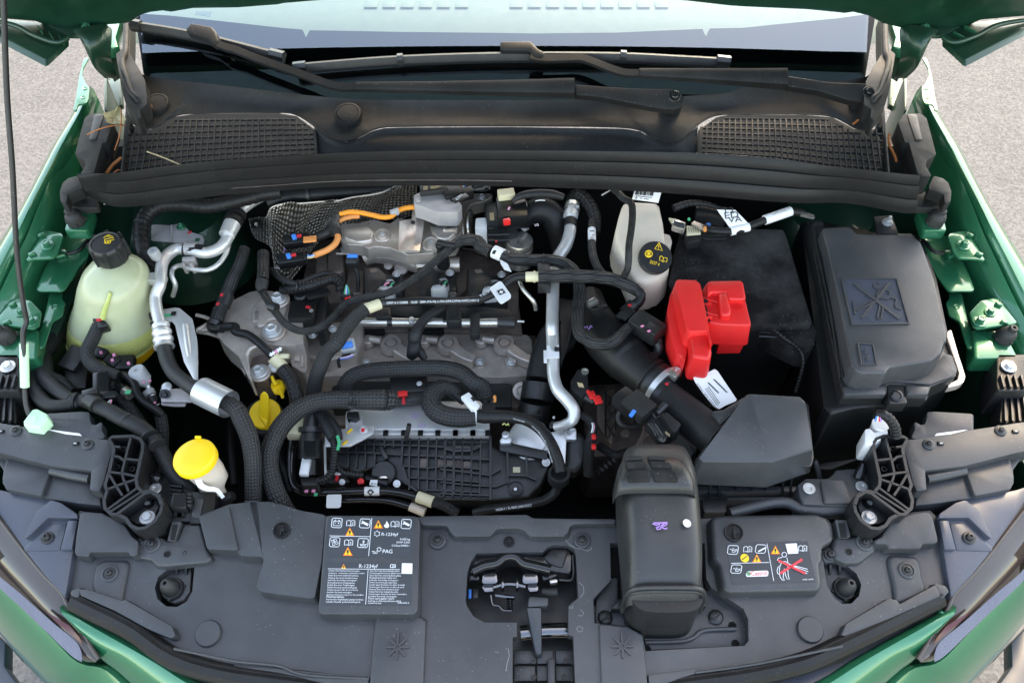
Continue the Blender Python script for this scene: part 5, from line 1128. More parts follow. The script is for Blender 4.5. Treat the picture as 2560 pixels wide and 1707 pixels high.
tube('branch',g3('L1',330,120,.80,380,300,.81,420,460,.82,520,560,.826,640,640,.83),('L1',[80,80,70,62,58]),'tape',t);tube('branch',g3('L1',620,-60,.77,480,120,.79,330,330,.80,300,480,.81,350,610,.82,450,690,.826,580,690,.83,700,660,.832),('L1',[60,70,70,66,62,60,58,58]),'tape',t)
tube('branch',g3('L1',430,420,.82,560,480,.81,640,560,.80),('L1',46),'tape',t)
tube('clamp',g3('L1',795,640,.84,870,690,.842),('L1',[78,74]),'plastic',t);box('clamp_tail',g3('L1',815,590,.845)[0],(.026,.012,.02),'plastic',t,rot=(0,0,20))
# small connectors and hoses between tank and loom
cn=thing('connector_cluster',g3('L1',980,300,.77)[0],'cluster of small black connectors with pink marks below the coolant tank','connectors')
for i,(x,y,z,sx,sy,sz,rz,c) in enumerate(((900,230,.80,.026,.020,.02,-20,'plastic'),(940,150,.79,.034,.018,.016,15,'plastic'),(1010,300,.795,.028,.020,.02,-30,'plastic'),(1120,320,.79,.034,.03,.02,10,'plastic_dark'),(910,520,.83,.022,.040,.02,15,'plastic_gloss'),(960,610,.83,.032,.014,.016,10,'plastic_dark'),(680,300,.79,.03,.04,.03,-20,'plastic'),(690,440,.78,.034,.05,.02,10,'plastic_dark'))):
    box('connector',g3('L1',x,y,z)[0],(sx,sy,sz),c,cn,rot=(10,5,rz),bev=.002)
for x,y in ((900,218),(1000,285),(1015,240),(1145,315)): box('pink_mark',g3('L1',x,y,.815)[0],(.005,.007,.002),'pink',cn,rot=(0,0,30),bev=0)
tube('black_hose',g3('L1',1060,415,.81,1130,430,.815,1200,500,.815,1225,590,.812,1290,660,.808,1380,720,.80,1440,770,.79),('L1',[36,36,36,34,36,38,38]),'rubber',cn)
tube('brass_ferrule',g3('L1',1110,560,.805,1165,595,.805),('L1',50),'steel',cn);tube('ferrule_body',g3('L1',1045,520,.806,1110,560,.805),('L1',54),'plastic_gloss',cn);box('green_mark',g3('L1',1140,570,.822)[0],(.010,.008,.001),'green_wire',cn,bev=0)
for a,c in ((0,'green_wire'),(8,'pink'),(-8,'white')): tube('wire',g3('L1',940+a,685,.83,970+a,670+a,.832,988+a*.5,640,.832),.0012,c,cn,n=6)
t=loom('braided_loom','two dark braided looms hanging below the small connectors',g3('L1',980,440,.79,1080,600,.79,1180,740,.78,1280,900,.76,1340,1060,.73,1370,1250,.70),('L1',58),'braid_dark');tube('sheath',g3('L1',1430,770,.785,1450,900,.77,1450,1050,.75,1440,1250,.72),('L1',54),'braid_dark',t)
# ------------------------------------------------------------------ washer filler
wf=thing('washer_filler',g3('L1',1850,1450,.74)[0],'washer fluid filler neck with a bright yellow snap cap','filler neck')
cp=P(g3('L1',1735,1150,.85)[0]);wax=Vector((-.10,.0,1)).normalized();wr=px('L1',186,cp)
lathe('cap',cp,wax,[(.98,-.30),(1.04,-.28),(1.04,.02),(1.0,.10),(.94,.14),(.5,.16),(0,.17)],'yellow',wf,n=44,sc=wr)
tube('neck',[cp-wax*.012,cp-wax*.05+Vector((.006,-.004,0)),P(g3('L1',1890,1420,.79)[0]),P(g3('L1',1985,1560,.765)[0])],[wr*.86,wr*.78,wr*.60,wr*.40],'beige_plastic',wf,n=28)
box('cap_tab',cp+wax*.006+Vector((0,wr*1.0,.0)),(.010,.004,.005),'yellow',wf)
tube('strap',g3('L1',1750,1290,.838,1790,1400,.825,1850,1430,.82,1930,1440,.815,1990,1510,.805),('L1',[30,26,22,18,16]),'white',wf,sec=[(-1,-.2),(-1,.2),(1,.2),(1,-.2)],up=(0,-.4,.9))
tube('elbow_hose',g3('L1',2080,1490,.79,2020,1520,.785,1960,1570,.775)+g3('B1',1735,170,.765),('L1',[42,60,66,60]),'rubber',wf)
# dry leaf and straws
lf=thing('dry_leaf',g3('T1',930,960,.99)[0],'crumpled pale dry leaf lying on the left cowl end cap','leaf')
lp=g3('T1',838,925,1.0,890,915,.998,940,900,.994,965,858,1.0,985,885,.992,1000,930,.99,1028,970,.996,1010,1022,.99,960,1008,.994,915,1016,.99,870,1000,.996,858,965,.992)
bm=bmesh.new();c=bm.verts.new(P(g3('T1',930,955,.988)[0]));vs=[bm.verts.new(P(p)) for p in lp]
for i in range(len(vs)): bm.faces.new((c,vs[i],vs[(i+1) % len(vs)]))
from_bm('blade',bm,'leaf',lf,smooth=60);tube('vein',g3('T1',842,930,1.001,930,955,.990,1015,1000,.994),.0007,'straw_pale',lf,n=6)
def straw(label,pts,r_=.0010,mt='straw',grp=None):
    tube('straw',pts,r_,mt,None,n=6,lab=label,cat='straw')
straw('long orange pine needle arching over the left cowl end cap',g3('T1',712,1100,.99,800,1060,1.0,870,1038,1.003,940,1026,1.0,1022,1026,.99),.0010)
straw('orange pine needle hanging down from the dry leaf',g3('T1',988,890,1.0,990,990,.995,975,1110,.985,935,1230,.97),.0010)
straw('broad orange straw wedged at the foot of the left inlet mesh',g3('T1',870,1418,.965,920,1350,.968,992,1290,.972),.0028)
straw('small orange straw curled beside the seal end',g3('T1',930,1415,.97,960,1390,.975,990,1392,.972),.0012)
straw('orange straw standing by the left wiper pivot cap',g3('T1',1170,1012,.99,1195,970,.995,1205,920,1.0,1230,862,1.004),.0030)
straw('thin pale straw lying across the left inlet mesh',g3('T1',1200,1240,.984,1300,1275,.984,1480,1350,.98),.0010,'straw_pale')
straw('orange straw tucked under the right wiper pivot',g3('T4',890,1015,.995,960,960,1.0,1010,918,1.004,1070,910,1.0),.0016)
straw('orange dry leaf strip beside the right inlet mesh',g3('T4',1188,1095,.97,1182,1150,.972,1195,1205,.97,1220,1250,.968,1245,1320,.965),.0022)
# ================================================================== ENGINE
en=thing('engine',g3('L2',1700,400,.55)[0],'cast aluminium petrol engine block and head in the middle of the bay','engine')
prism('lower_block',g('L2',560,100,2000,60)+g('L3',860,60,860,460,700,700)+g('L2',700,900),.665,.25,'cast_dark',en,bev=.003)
# head with sculpted top
HZ=.735
prism('cylinder_head',g('L2',735,30,1240,30,2281,60)+g('L3',330,50,780,60,815,110,825,420,500,440,0,420)+g('L2',1100,420,900,430,740,400),HZ-.026,.07,'cast',en,bev=.006,r=.006,seg=3)
prism('head_shoulder',g('L2',730,-60,1240,-60,1240,90,1180,230,1020,260,900,300,740,250),HZ+.004,.03,'cast',en,bev=.008,r=.01,seg=3)
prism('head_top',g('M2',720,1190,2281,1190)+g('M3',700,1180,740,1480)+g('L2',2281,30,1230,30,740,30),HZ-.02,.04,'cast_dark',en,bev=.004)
for sx in (978,1120,1261):
    o=REG['L2'];x=(sx-o[0])*o[2]
    a_=lathe('injector_boss',g3('L2',x,140,HZ-.012)[0],UP,[(1.06,-.5),(1,.10),(.92,.22),(.60,.22),(.56,-.05),(.50,-.05),(.46,.22),(0,.26)],'cast',en,n=36,sc=('L2',95))
    tube('boss_arm',g3('L2',x+60,190,HZ-.010,x+150,250,HZ-.010,x+235,285,HZ-.010),('L2',[60,52,46]),'cast',en,sec=[(-1,-1.4),(-.92,.4),(-.7,.55),(.7,.55),(.92,.4),(1,-1.4)],up=(0,0,1))
    lathe('lug',g3('L2',x-210,105,HZ-.012)[0],UP,[(1.05,-1.0),(1,.15),(.85,.3),(0,.3)],'cast',en,n=24,sc=('L2',52))
    tube('web',g3('L2',x-190,95,HZ-.008,x-90,110,HZ-.008),('L2',34),'cast',en)
for k,x,y,r_ in (('L3',355,300,42),('L3',630,300,46),('L2',1270,300,34)):
    lathe('bolt_pillar',g3(k,x,y+40,HZ-.03)[0],UP,[(1.2,0),(1.1,.9),(1,1.0),(0,1.0)],'cast',en,sc=(k,r_));screw(en,g3(k,x,y,HZ-.012)[0],px(k,r_,g3(k,x,y,HZ)[0]),'hex')
for k,x,y,r_ in (('L3',450,300,26),('L3',565,370,32),('L3',480,240,30),('L3',770,250,46)): lathe('cast_peg',g3(k,x,y+30,HZ-.035)[0],UP,[(1.15,0),(1,.8),(.9,1.2),(0,1.25)],'cast',en,sc=(k,r_))
prism('front_flange',g('L2',700,430,1240,450,2281,450)+g('L3',500,450,830,390,830,440,480,500,0,500)+g('L2',1100,500,760,500),.682,.05,'cast',en,bev=.004)
prism('black_cover',g('L2',960,520,1200,430,2281,430)+g('L3',640,500,640,700,0,700)+g('L2',1200,680,960,700),.692,.03,'plastic',en,bev=.004,r=.005)
lathe('bearing_eye',g3('L3',730,560,.69)[0],(0,-.5,.8),[(1,-.3),(1,.1),(.8,.16),(.55,.1),(.5,-.2),(0,-.2)],'cast',en,sc=('L3',82))
# cast grooves / grille patches seen dark between rail and bosses
for pts in ((1190,1430,1430,1430,1430,1470,1230,1475),(1640,1430,1960,1425,1960,1465,1660,1470)): prism('dark_gap',g('M2',*pts),HZ-.016,.006,'void',en,bev=.001)
# left end of the head: smooth casting behind the braided hose
prism('chain_cover',g('M2',575,1340,720,1345,730,1568)+g('L2',740,140,735,420,600,330,590,200,560,120),.765,.08,'cast',en,bev=.006,r=.006,seg=3)
for x,y,w,h in ((620,230,60,60),(680,220,30,120)): prism('casting_rib',g('L2',x,y,x+w,y,x+w,y+h,x,y+h),.771,.01,'cast',en,bev=.002)
for x,y in ((620,1370),(668,1370),(640,1392)): prism('cast_window',g('M2',x,y,x+40,y,x+38,y+26,x,y+28),.7665,.003,'cast',en,bev=.001)
screw(en,g3('M2',790,1485,.77)[0],px('M2',45,g3('M2',790,1485,.77)[0]),'hex');screw(en,g3('M2',972,1432,.775)[0],px('M2',42,g3('M2',972,1432,.775)[0]),'hex')
prism('front_case',g('L2',640,380,760,400,760,560,650,560),.70,.05,'cast_dark',en,bev=.004)
# upper rear of the engine: exhaust side
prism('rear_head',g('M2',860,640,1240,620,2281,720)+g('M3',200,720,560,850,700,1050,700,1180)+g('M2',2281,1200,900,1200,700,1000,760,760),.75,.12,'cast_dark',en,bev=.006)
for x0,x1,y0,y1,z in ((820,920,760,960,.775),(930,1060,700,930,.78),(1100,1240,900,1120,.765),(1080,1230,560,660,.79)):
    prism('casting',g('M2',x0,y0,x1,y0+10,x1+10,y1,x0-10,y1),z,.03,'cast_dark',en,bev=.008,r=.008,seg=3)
tube('exhaust_pipe',g3('M2',1250,800,.78,1330,770,.785,1550,800,.785,1760,860,.785,2100,860,.785),('M2',[70,80,85,80,70]),'shield',en,n=24)
tube('exhaust_ring',g3('M2',1745,840,.786,1765,850,.786),('M2',96),'shield',en,n=24)
for x,y in ((1465,875),(1580,905)): lathe('lump',g3('M2',x,y,.775)[0],(0,-.3,1),[(1,0),(1,.4),(.6,.6),(0,.6)],'cast',en,sc=('M2',60 if x > 1500 else 40),n=16)
tube('link_rod',g3('M2',1000,762,.79,1160,765,.79),('M2',12),'shield',en,n=8);lathe('rod_nut',g3('M2',1075,745,.79)[0],UP,[(1,0),(1,1.2),(0,1.2)],'zinc',en,n=6,sc=('M2',32))
prism('intake_tower',g('M3',130,880,250,880,240,1080,150,1150),.765,.04,'cast_dark',en,bev=.004)
# ------------------------------------------------------------------ fuel rail
fr=thing('fuel_rail',g3('M2',1800,1370,.775)[0],'polished steel fuel rail with black clamps along the cylinder head','fuel rail')
tube('rail',g3('M2',1170,1368,.782,2281,1378,.782)+g3('M3',520,1375,.782),('M2',40),'steel',fr,n=24)
tube('rail_end',g3('M3',515,1372,.782,668,1380,.782),('M3',55),'plastic',fr);tube('pin',g3('M3',690,1366,.785,750,1368,.785),('M3',8),'white',fr,n=6)
for k,x in (('M2',1480),('M2',1975)): tube('clamp',g3(k,x-22,1368,.782,x+22,1368,.782),(k,48),'plastic_gloss',fr)
prism('cable_tray',g('M2',1400,1220,2200,1240,2281,1250)+g('M3',200,1220,620,1260,640,1330,0,1340)+g('M2',1420,1300),.787,.02,'plastic',fr,bev=.003,r=.004)
for k,x,y in (('M2',1415,1270),('M2',2045,1310)): prism('tray_clip',g(k,x-60,y-40,x+65,y-40,x+72,y+50,x-68,y+50),.80,.02,'plastic',fr,bev=.004,r=.005)
for k,x,y in (('M2',2235,1420),): prism('injector_plug',g(k,x-42,y-130,x+42,y-130,x+44,y+60,x-46,y+60),.795,.015,'plastic',fr,bev=.004,r=.004)
lathe('rail_bolt',g3('M2',1675,1370,.785)[0],UP,[(1,0),(1,.5),(.6,.5),(.6,1.3),(0,1.3)],'zinc',fr,n=12,sc=('M2',36))
tube('head_loom',g3('M2',1960,1240,.80,1850,1300,.80,1760,1380,.80,1700,1500,.795)+g3('L2',1700,120,.785,1690,210,.775,1660,260,.765),('M2',[36,40,44,60,60,64,40]),'tape',fr);tube('head_loom',g3('L2',1710,180,.775,1760,230,.77,1790,280,.765),('L2',[50,40,30]),'tape',fr)
tube('cable_band',g3('L2',1700,70,.79,1700,90,.79),('L2',64),'plastic',fr)
# ------------------------------------------------------------------ ignition coils
def coil(k,dx,dy,label,wires):
    G=lambda*v: g(k,*[a+(dx if i % 2==0 else dy) for i,a in enumerate(v)])
    t=thing('ignition_coil',(*G(1420,1000)[0],.76),label,'ignition coil','ignition coils on the head')
    prism('cap',G(1248,890,1370,885,1450,960,1440,1000,1330,1100,1258,1120,1250,1010),.815,.05,'plastic',t,bev=.004,r=.004,seg=2)
    prism('flange',G(1440,950,1590,945,1592,1110,1330,1130,1400,1040),.795,.04,'plastic',t,bev=.003,r=.003)
    prism('label_plate',G(1292,900,1355,895,1372,925,1312,932),.8155,.001,'cast_dark',t,bev=0)
    screw(t,(*G(1538,945)[0],.80),px(k,38,(*G(1538,945)[0],.80)),'hex')
    prism('socket',G(1350,1010,1420,985,1510,975,1530,1030,1500,1080,1380,1092,1345,1060),.812,.03,'grey_plastic',t,bev=.005,r=.008,seg=3)
    for x in (1432,1492): lathe('pin_ring',(*G(x,1042)[0],.8125),(0,-.5,.9),[(1,0),(1,.2),(.7,.2),(.6,-.0),(0,0)],'plastic_dark',t,n=20,sc=(k,36))
    for i,c in enumerate(wires): tube('wire',[P(G(1432+58*i,1045)[0],.818),P(G(1440+55*i,1030)[0],.822),P(G(1470+40*i,1022)[0],.82)],.0016,c,t,n=6)
coil('M2',0,0,'ignition coil nearest the black control box on the head',('pink','green_wire'));coil('M2',475,-10,'middle ignition coil of the three on the head',('plastic_dark','green_wire'));coil('M2',935,5,'ignition coil nearest the long aluminium pipe',('plastic_dark','plastic_dark'))
# ------------------------------------------------------------------ engine mount bracket
em=thing('engine_mount',g3('M2',400,1400,.70)[0],'grey cast engine mount with large hex bolts left of the engine','engine mount')
prism('casting',g('M2',-40,1240,70,1185,230,1105,330,1088,430,1098,560,1140,600,1200,575,1340,700,1352,708,1568)+g('L2',705,140,560,160,430,150,290,148,225,180,200,250,205,350,245,440,225,450,130,250,0,140,-60,60),.80,.045,'cast',em,bev=.008,r=.008,seg=3)
prism('raised_pad',g('M2',250,1240,340,1130,420,1110,540,1150,575,1220,540,1330,390,1350,370,1400,300,1420,240,1350),.804,.01,'cast',em,bev=.005,r=.008,seg=3)
prism('foot',g('L2',200,200,235,180,330,150,400,200,400,420,390,445,250,450,205,350),.775,.06,'cast_dark',em,bev=.004,r=.006)
tube('foot_rim',g3('L2',330,150,.80,240,180,.80,205,240,.797,208,340,.79,240,430,.78,300,455,.775,370,450,.775),('L2',22),'cast',em)
for k,x,y,r_,z in (('M2',478,1165,78,.808),('M2',430,1450,85,.803),('L2',310,390,78,.782)):
    lathe('washer',g3(k,x+10,y+10,z)[0],UP,[(1.25,-.1),(1.25,.05),(1.15,.14),(0,.14)],'cast',em,sc=(k,r_));screw(em,g3(k,x,y,z+.001)[0],px(k,r_,g3(k,x,y,z)[0]),'hex')
lathe('bush',g3('L2',315,440,.745)[0],UP,[(1,0),(1,.9),(.9,1.0),(0,1.0)],'plastic',em,sc=('L2',105))
tube('strut',g3('M1',1750,1310,.79,1830,1330,.79,1900,1370,.79),('M1',18),'cast',em);tube('strut',g3('M1',1760,1440,.79,1850,1390,.79,1900,1350,.79),('M1',18),'cast',em);tube('strut',g3('M1',1755,1445,.785,1900,1440,.785,2020,1460,.785),('M1',22),'cast',em)
tube('edge_rib',g3('L1',1760,30,.765,1900,60,.765,2000,110,.765,2100,250,.765,2200,420,.76),('L1',18),'cast',em)
txt('SVR 24/09 >',*g('M2',300,1430,318,1240),.8045,'cast_dark',em,name='cast_lettering')
# ------------------------------------------------------------------ exhaust heat shields
hs=thing('heat_shield',g3('M2',1500,600,.80)[0],'smooth silver exhaust heat shield with two round bolts','heat shield')
prism('shield',g('M2',1030,600,1045,500,1200,490,1330,458,1480,495,1550,445,1690,470,1800,430,1990,420,2080,405,2130,330,2180,265)+g('M3',120,262,330,225,440,225,470,240,460,270,380,300,265,330,225,400,205,500,160,640)+g('M2',2060,690,1950,700,1870,758,1640,772,1560,745,1490,715,1345,698,1285,722,1235,690,1110,680,1050,645),.832,.025,'shield',hs,bev=.007,r=.007,seg=3)
prism('raised_step',g('M2',1060,520,1280,505,1340,560,1320,640,1200,660,1070,620),.838,.01,'shield',hs,bev=.006,r=.01,seg=3)
prism('raised_step',g('M2',1830,470,2040,440,2080,460,2060,580,1980,640,1900,620,1850,560),.842,.014,'shield',hs,bev=.007,r=.01,seg=3)
prism('raised_step',g('M2',1940,470,2090,462,2080,545,1950,552),.846,.01,'shield',hs,bev=.003,r=.004)
for x,y in ((1412,605),(1842,680)): lathe('bolt_dish',g3('M2',x,y,.833)[0],(0,-.25,1),[(1.0,-.3),(1.0,.1),(.9,.18),(.75,.12),(.55,.12),(.5,.45),(.3,.5),(0,.5)],'shield',hs,sc=('M2',75));screw(hs,g3('M2',x,y-8,.836)[0],px('M2',36,g3('M2',x,y,.84)[0]),'hex',axis=(0,-.25,1))
prism('strap',g('M2',1678,335,1868,330,1850,360,1790,440,1745,745,1555,742,1560,470,1672,450),.852,.003,'shield',hs,bev=.001,r=.003);lathe('rivet',g3('M2',1684,487,.8525)[0],UP,[(1,0),(1,.3),(.5,.6),(0,.6)],'plastic',hs,sc=('M2',20),n=14)
tube('rim',g3('M3',460,258,.835,390,298,.835,280,328,.835,232,390,.835,210,490,.834,165,640,.833),('M3',10),'shield',hs,n=8)
screw(hs,g3('M3',372,262,.836)[0],px('M3',40,g3('M3',372,262,.836)[0]),'hex')
e2=thing('embossed_heat_shield',g3('M2',700,500,.80)[0],'dimpled silver heat shield behind the orange cable','heat shield')
T_=g3('M2',235,470,.835,300,455,.84,380,440,.845,415,360,.862,520,322,.868,700,315,.87,870,300,.872,1000,295,.872,1130,265,.873,1400,220,.873,1560,150,.873,1720,125,.873)
B_=g3('M2',240,560,.815,290,640,.81,420,720,.805,440,860,.79,480,1000,.775,560,1060,.765,640,960,.775,760,760,.79,900,640,.80,1100,520,.81,1400,470,.82,1720,420,.83)
a_,b_=rs(T_,40),rs(B_,40)
loft('shield',[[p.lerp(q,f)+Vector((0,0,.012*math.sin(math.pi*f)+.004*math.sin(i*.7+f*5))) for i,(p,q) in enumerate(zip(a_,b_))] for f in (0,.1,.2,.3,.4,.5,.6,.7,.8,.9,1)],'embossed',e2,smooth=60,uvs=3.2)
tube('hem',[p for p in a_[2:]],.0016,'shield',e2,n=8);tube('hem',g3('M2',425,640,.82,520,600,.822,600,605,.82),('M2',8),'shield',e2,n=6)
lathe('bolt_well',g3('M2',290,500,.84)[0],(0,-.3,1),[(1,0),(1,.15),(.8,.2),(.7,.0),(0,.0)],'plastic_dark',e2,sc=('M2',52));lathe('stud',g3('M2',290,510,.842)[0],(0,-.3,1),[(1,0),(1,1.4),(0,1.5)],'steel',e2,sc=('M2',16),n=8)
# ------------------------------------------------------------------ orange cable and its plugs
oc=thing('orange_cable',g3('M2',1200,420,.88)[0],'bright orange cable clipped above the silver heat shields','cable')
tube('cable',g3('M2',1030,412,.882,1120,392,.884,1200,396,.884,1320,420,.882,1420,440,.88,1490,430,.88,1530,400,.88,1580,368,.88,1680,350,.88,1760,360,.87),('M2',22),'orange_cable',oc);tube('cable',g3('M2',1820,408,.865,1870,412,.865,1920,408,.864),('M2',12),'orange_cable',oc)
tube('side_run',g3('M2',1205,430,.876,1130,436,.878,1070,452,.878,1010,480,.876),('M2',22),'orange_loom',oc);tube('loom',g3('M2',990,540,.872,1015,610,.868,995,670,.865,930,725,.86,805,778,.85),('M2',28),'orange_loom',oc)
prism('junction',g('M2',930,500,1000,420,1035,410,1020,480,1045,540,975,545,930,530),.884,.02,'plastic',oc,bev=.004,r=.004);tube('sleeve',g3('M2',980,500,.874,930,570,.865,820,620,.858),('M2',[40,48,42]),'rubber',oc)
box('clip',g3('M2',1520,395,.884)[0],(.018,.008,.014),'grey_plastic',oc,rot=(0,0,30))
for x,y,lb in ((650,650,1),(600,820,2)):
    box('plug',g3('M2',x,y,.86-lb*.01)[0],(.044,.020,.020),'plastic_gloss',oc,rot=(15,0,12),bev=.003);box('plug_half',g3('M2',x+90,y-20,.86-lb*.01)[0],(.022,.024,.022),'plastic',oc,rot=(15,0,12),bev=.003)
    box('blue_lock',g3('M2',x-25,y-35,.872-lb*.01)[0],(.009,.012,.006),'blue',oc,rot=(15,0,25));box('red_lock',g3('M2',x+20,y-45,.872-lb*.01)[0],(.010,.007,.004),'red_mark',oc,rot=(15,0,12))
    for i,c in enumerate(('pink','white','print_purple') if lb==1 else ('pink','green_wire','white')): tube('wire',g3('M2',x-85,y+30+8*i,.855-lb*.01,x-105,y+60+4*i,.852-lb*.01,x-115-(30 if lb==2 else 0),y+95-(25 if lb==2 else 0),.845-lb*.01),.0011,c,oc,n=6)
box('copper_tag',g3('M2',765,635,.866)[0],(.026,.016,.004),'orange_loom',oc,rot=(0,0,8))
for i,c in enumerate(('blue','white','straw_pale')): tube('wire',g3('M2',805,770+10*i,.855,775,780+10*i,.852,745,775+14*i,.848),.0012,c,oc,n=6)
# ------------------------------------------------------------------ small connectors on the engine
def small(name,label,at,size,mt,rot=(0,0,0),extras=(),cat='connector'):
    t=thing(name,at,label,cat);box('body',at,size,mt,t,rot=rot,bev=min(size)*.15)
    for nm,a,s,m_,r_ in extras: box(nm,a,s,m_,t,rot=r_,bev=min(s)*.15)
    return t
t=small('sensor_plug','black plug with a blue lock in front of the silver heat shield',g3('M2',1145,830,.835)[0],(.024,.022,.026),'plastic',(20,0,0),[('blue_lock',g3('M2',1145,785,.85)[0],(.021,.007,.006),'blue',(20,0,0))]);tube('tail',g3('M2',1150,870,.82,1185,930,.81,1195,1010,.80,1190,1100,.785),('M2',18),'tape',t,n=8)
t=small('grey_plug','grey connector with a blue lock on the cylinder head',g3('L2',1105,165,.79)[0],(.030,.026,.030),'grey_plastic',(25,0,15),[('blue_lock',g3('L2',1098,152,.806)[0],(.021,.012,.006),'blue',(25,0,15))]);tube('tail',g3('L2',1130,240,.785,1050,262,.785,1020,290,.78,1030,350,.77),('L2',16),'tape',t,n=8)
for i,c in enumerate(('white','pink','blue')): tube('wire',g3('L2',1150,235+8*i,.788,1090,258+6*i,.788,1035,266+6*i,.786),.001,c,t,n=6)
t=small('red_lock_plug','small plug with green wires and red lock on the head',g3('M2',1095,1140,.81)[0],(.024,.014,.02),'plastic',(10,0,0),[('red_lock',g3('M2',1108,1178,.815)[0],(.012,.012,.008),'red',(10,0,20))])
for i,c in enumerate(('green_wire','white','blue','green_wire')): tube('wire',g3('M2',1072+14*i,1125,.818,1080+10*i,1080,.825,1092,1040,.83),.0011,c,t,n=6)
bx=thing('control_box',g3('M2',700,1250,.78)[0],'square black control box beside the engine mount','control box')
prism('lid',g('M2',590,1180,640,1145,800,1140,830,1170,800,1340,560,1335),.812,.05,'plastic_dark',bx,bev=.004,r=.005);prism('side_block',g('M2',800,1120,920,1110,905,1300,880,1410,810,1410),.80,.05,'plastic',bx,bev=.003,r=.004)
lathe('rubber_plug',g3('M2',685,1140,.814)[0],UP,[(1,0),(1,.3),(.8,.5),(0,.5)],'plastic',bx,sc=('M2',62));tube('flexible_duct',g3('M2',520,1085,.82,640,1075,.83,760,1050,.832,880,1010,.832,970,990,.828,1030,1020,.82,1040,1100,.81),('M2',[40,46,50,48,46,46,44]),'rubber',bx,rib=(.006,.0006));tube('tie',g3('M2',655,1050,.835,668,1050,.835),('M2',58),'plastic',bx)
box('red_tab',g3('M2',750,1240,.815)[0],(.010,.006,.003),'red_mark',bx,rot=(0,0,-20));box('flap',g3('M2',830,1110,.815)[0],(.04,.022,.006),'plastic',bx,rot=(0,10,30));lathe('eye',g3('M2',778,1272,.813)[0],UP,[(1,0),(1,.2),(.6,.2),(.5,0),(0,0)],'grey_plastic',bx,sc=('M2',18),n=14)
tube('taped_run',g3('M2',420,900,.835,470,960,.836,560,1010,.836,660,1030,.836,760,990,.836,880,945,.834,980,950,.83,1060,1020,.82),('M2',[20,26,28,28,26,26,24,22]),'tape',bx)
# electronic module at the rear
mo=thing('control_module',g3('M2',1850,270,.86)[0],'grey electronic module with a white printed label behind the shield','module')
prism('tray',g('M2',1690,240,1740,215,2000,190,2020,300,2090,290,2120,330,2080,400,1900,395,1760,340,1690,320),.892,.03,'grey_bracket',mo,bev=.004,r=.005);prism('lid',g('M2',1740,120,1990,110,2000,190,1745,215),.902,.02,'plastic',mo,bev=.002)
lathe('dimple',g3('M2',1728,285,.8925)[0],UP,[(1,0),(.9,.25),(0,.3)],'grey_bracket',mo,sc=('M2',30),n=16);prism('black_base',g('M2',1800,345,2100,330,2090,410,1980,430,1830,400),.875,.03,'plastic',mo,bev=.003,r=.004)
for i in range(6): strokes('print',[g('M2',1840,140+i*9,1940-(i % 3)*20,137+i*9)],.9025,.0011,'straw_pale',mo)
strokes('print_code',[g('M2',1775,150+i*9,1815,148+i*9) for i in range(6)],.9025,.0012,'straw_pale',mo)
box('plug',g3('M2',2080,220,.89)[0],(.05,.03,.02),'plastic_dark',mo,rot=(0,0,20));box('tag',g3('M2',2105,270,.90)[0],(.034,.014,.004),'plastic',mo,rot=(0,0,35));txt('6397',*g('M2',2080,290,2135,245),.9025,'print_white',mo)
for i,c in enumerate(('red_mark','green_wire','white','blue')): tube('wire',g3('M2',2110+10*i,165,.90,2150+8*i,140,.902,2190+4*i,110,.90),.0011,c,mo,n=6)
tube('arm',g3('M2',2150,215,.89)+g3('M3',300,190,.89,400,175,.89),('M3',[12,20,40]),'plastic',mo);screw(mo,g3('M3',415,182,.895)[0],px('M3',34,g3('M3',415,182,.9)[0]),'hex_dark')
# ------------------------------------------------------------------ turbo side: throttle motor, can, elbow
tm=thing('turbo_actuator',g3('M3',450,500,.80)[0],'black turbo actuator with white housing behind the engine','actuator')
prism('motor',g('M3',390,310,640,290,690,330,690,480,560,500,420,480),.87,.06,'plastic',tm,bev=.005,r=.006);prism('white_face',g('M3',318,445,415,440,418,545,312,540),.862,.04,'white',tm,bev=.004,r=.004)
lathe('valve_disc',g3('M3',280,520,.83)[0],(1,-.1,.15),[(1,-.06),(1,.04),(.85,.06),(0,.06)],'steel',tm,sc=('M3',150));lathe('valve_disc',g3('M3',235,560,.82)[0],(1,-.1,.15),[(1,-.03),(1,.03),(0,.03)],'cast',tm,sc=('M3',130))
for y in (500,540,600,650): tube('rib',g3('M3',425,y,.855,620,y-8,.855),('M3',16),'plastic',tm,n=8)
box('pipe_stub',g3('M3',640,400,.875)[0],(.05,.05,.03),'plastic_dark',tm,rot=(0,0,5));prism('square_plug',g('M3',690,290,775,280,790,375,700,385),.885,.03,'plastic',tm,bev=.003);prism('plug_mouth',g('M3',705,300,765,295,775,360,712,368),.8855,.002,'void',tm,bev=0)
for i in range(4): strokes('print',[g('M3',445+i*10,400,450+i*10,470)],.8705,.0012,'straw_pale',tm)
for i,c in enumerate(('pink','white','pink')): tube('wire',g3('M3',590+10*i,450,.885,598+6*i,400,.888,615+4*i,350,.89),.0012,c,tm,n=6)
box('red_plug',g3('M3',595,480,.888)[0],(.014,.010,.012),'red',tm,rot=(0,0,15));box('red_dot',g3('M3',502,655,.858)[0],(.005,.005,.002),'red_mark',tm,bev=0)
tube('loom',g3('M3',640,300,.895,720,250,.90,850,230,.90,1000,235,.90,1100,260,.895),('M3',[16,34,40,40,30]),'tape',tm);box('white_plug',g3('M3',590,240,.895)[0],(.034,.02,.018),'cream',tm,rot=(0,0,10))
el=thing('intake_elbow',g3('M3',900,420,.80)[0],'matt black rubber intake elbow behind the engine','air hose')
tube('elbow',g3('M3',720,470,.845,800,400,.855,900,370,.86,1000,420,.85,1060,540,.83,1080,700,.79),('M3',[90,110,125,125,115,100]),'rubber',el,n=24);tube('rim',g3('M3',705,480,.842,735,460,.846),('M3',105),'grey_plastic',el,n=24)
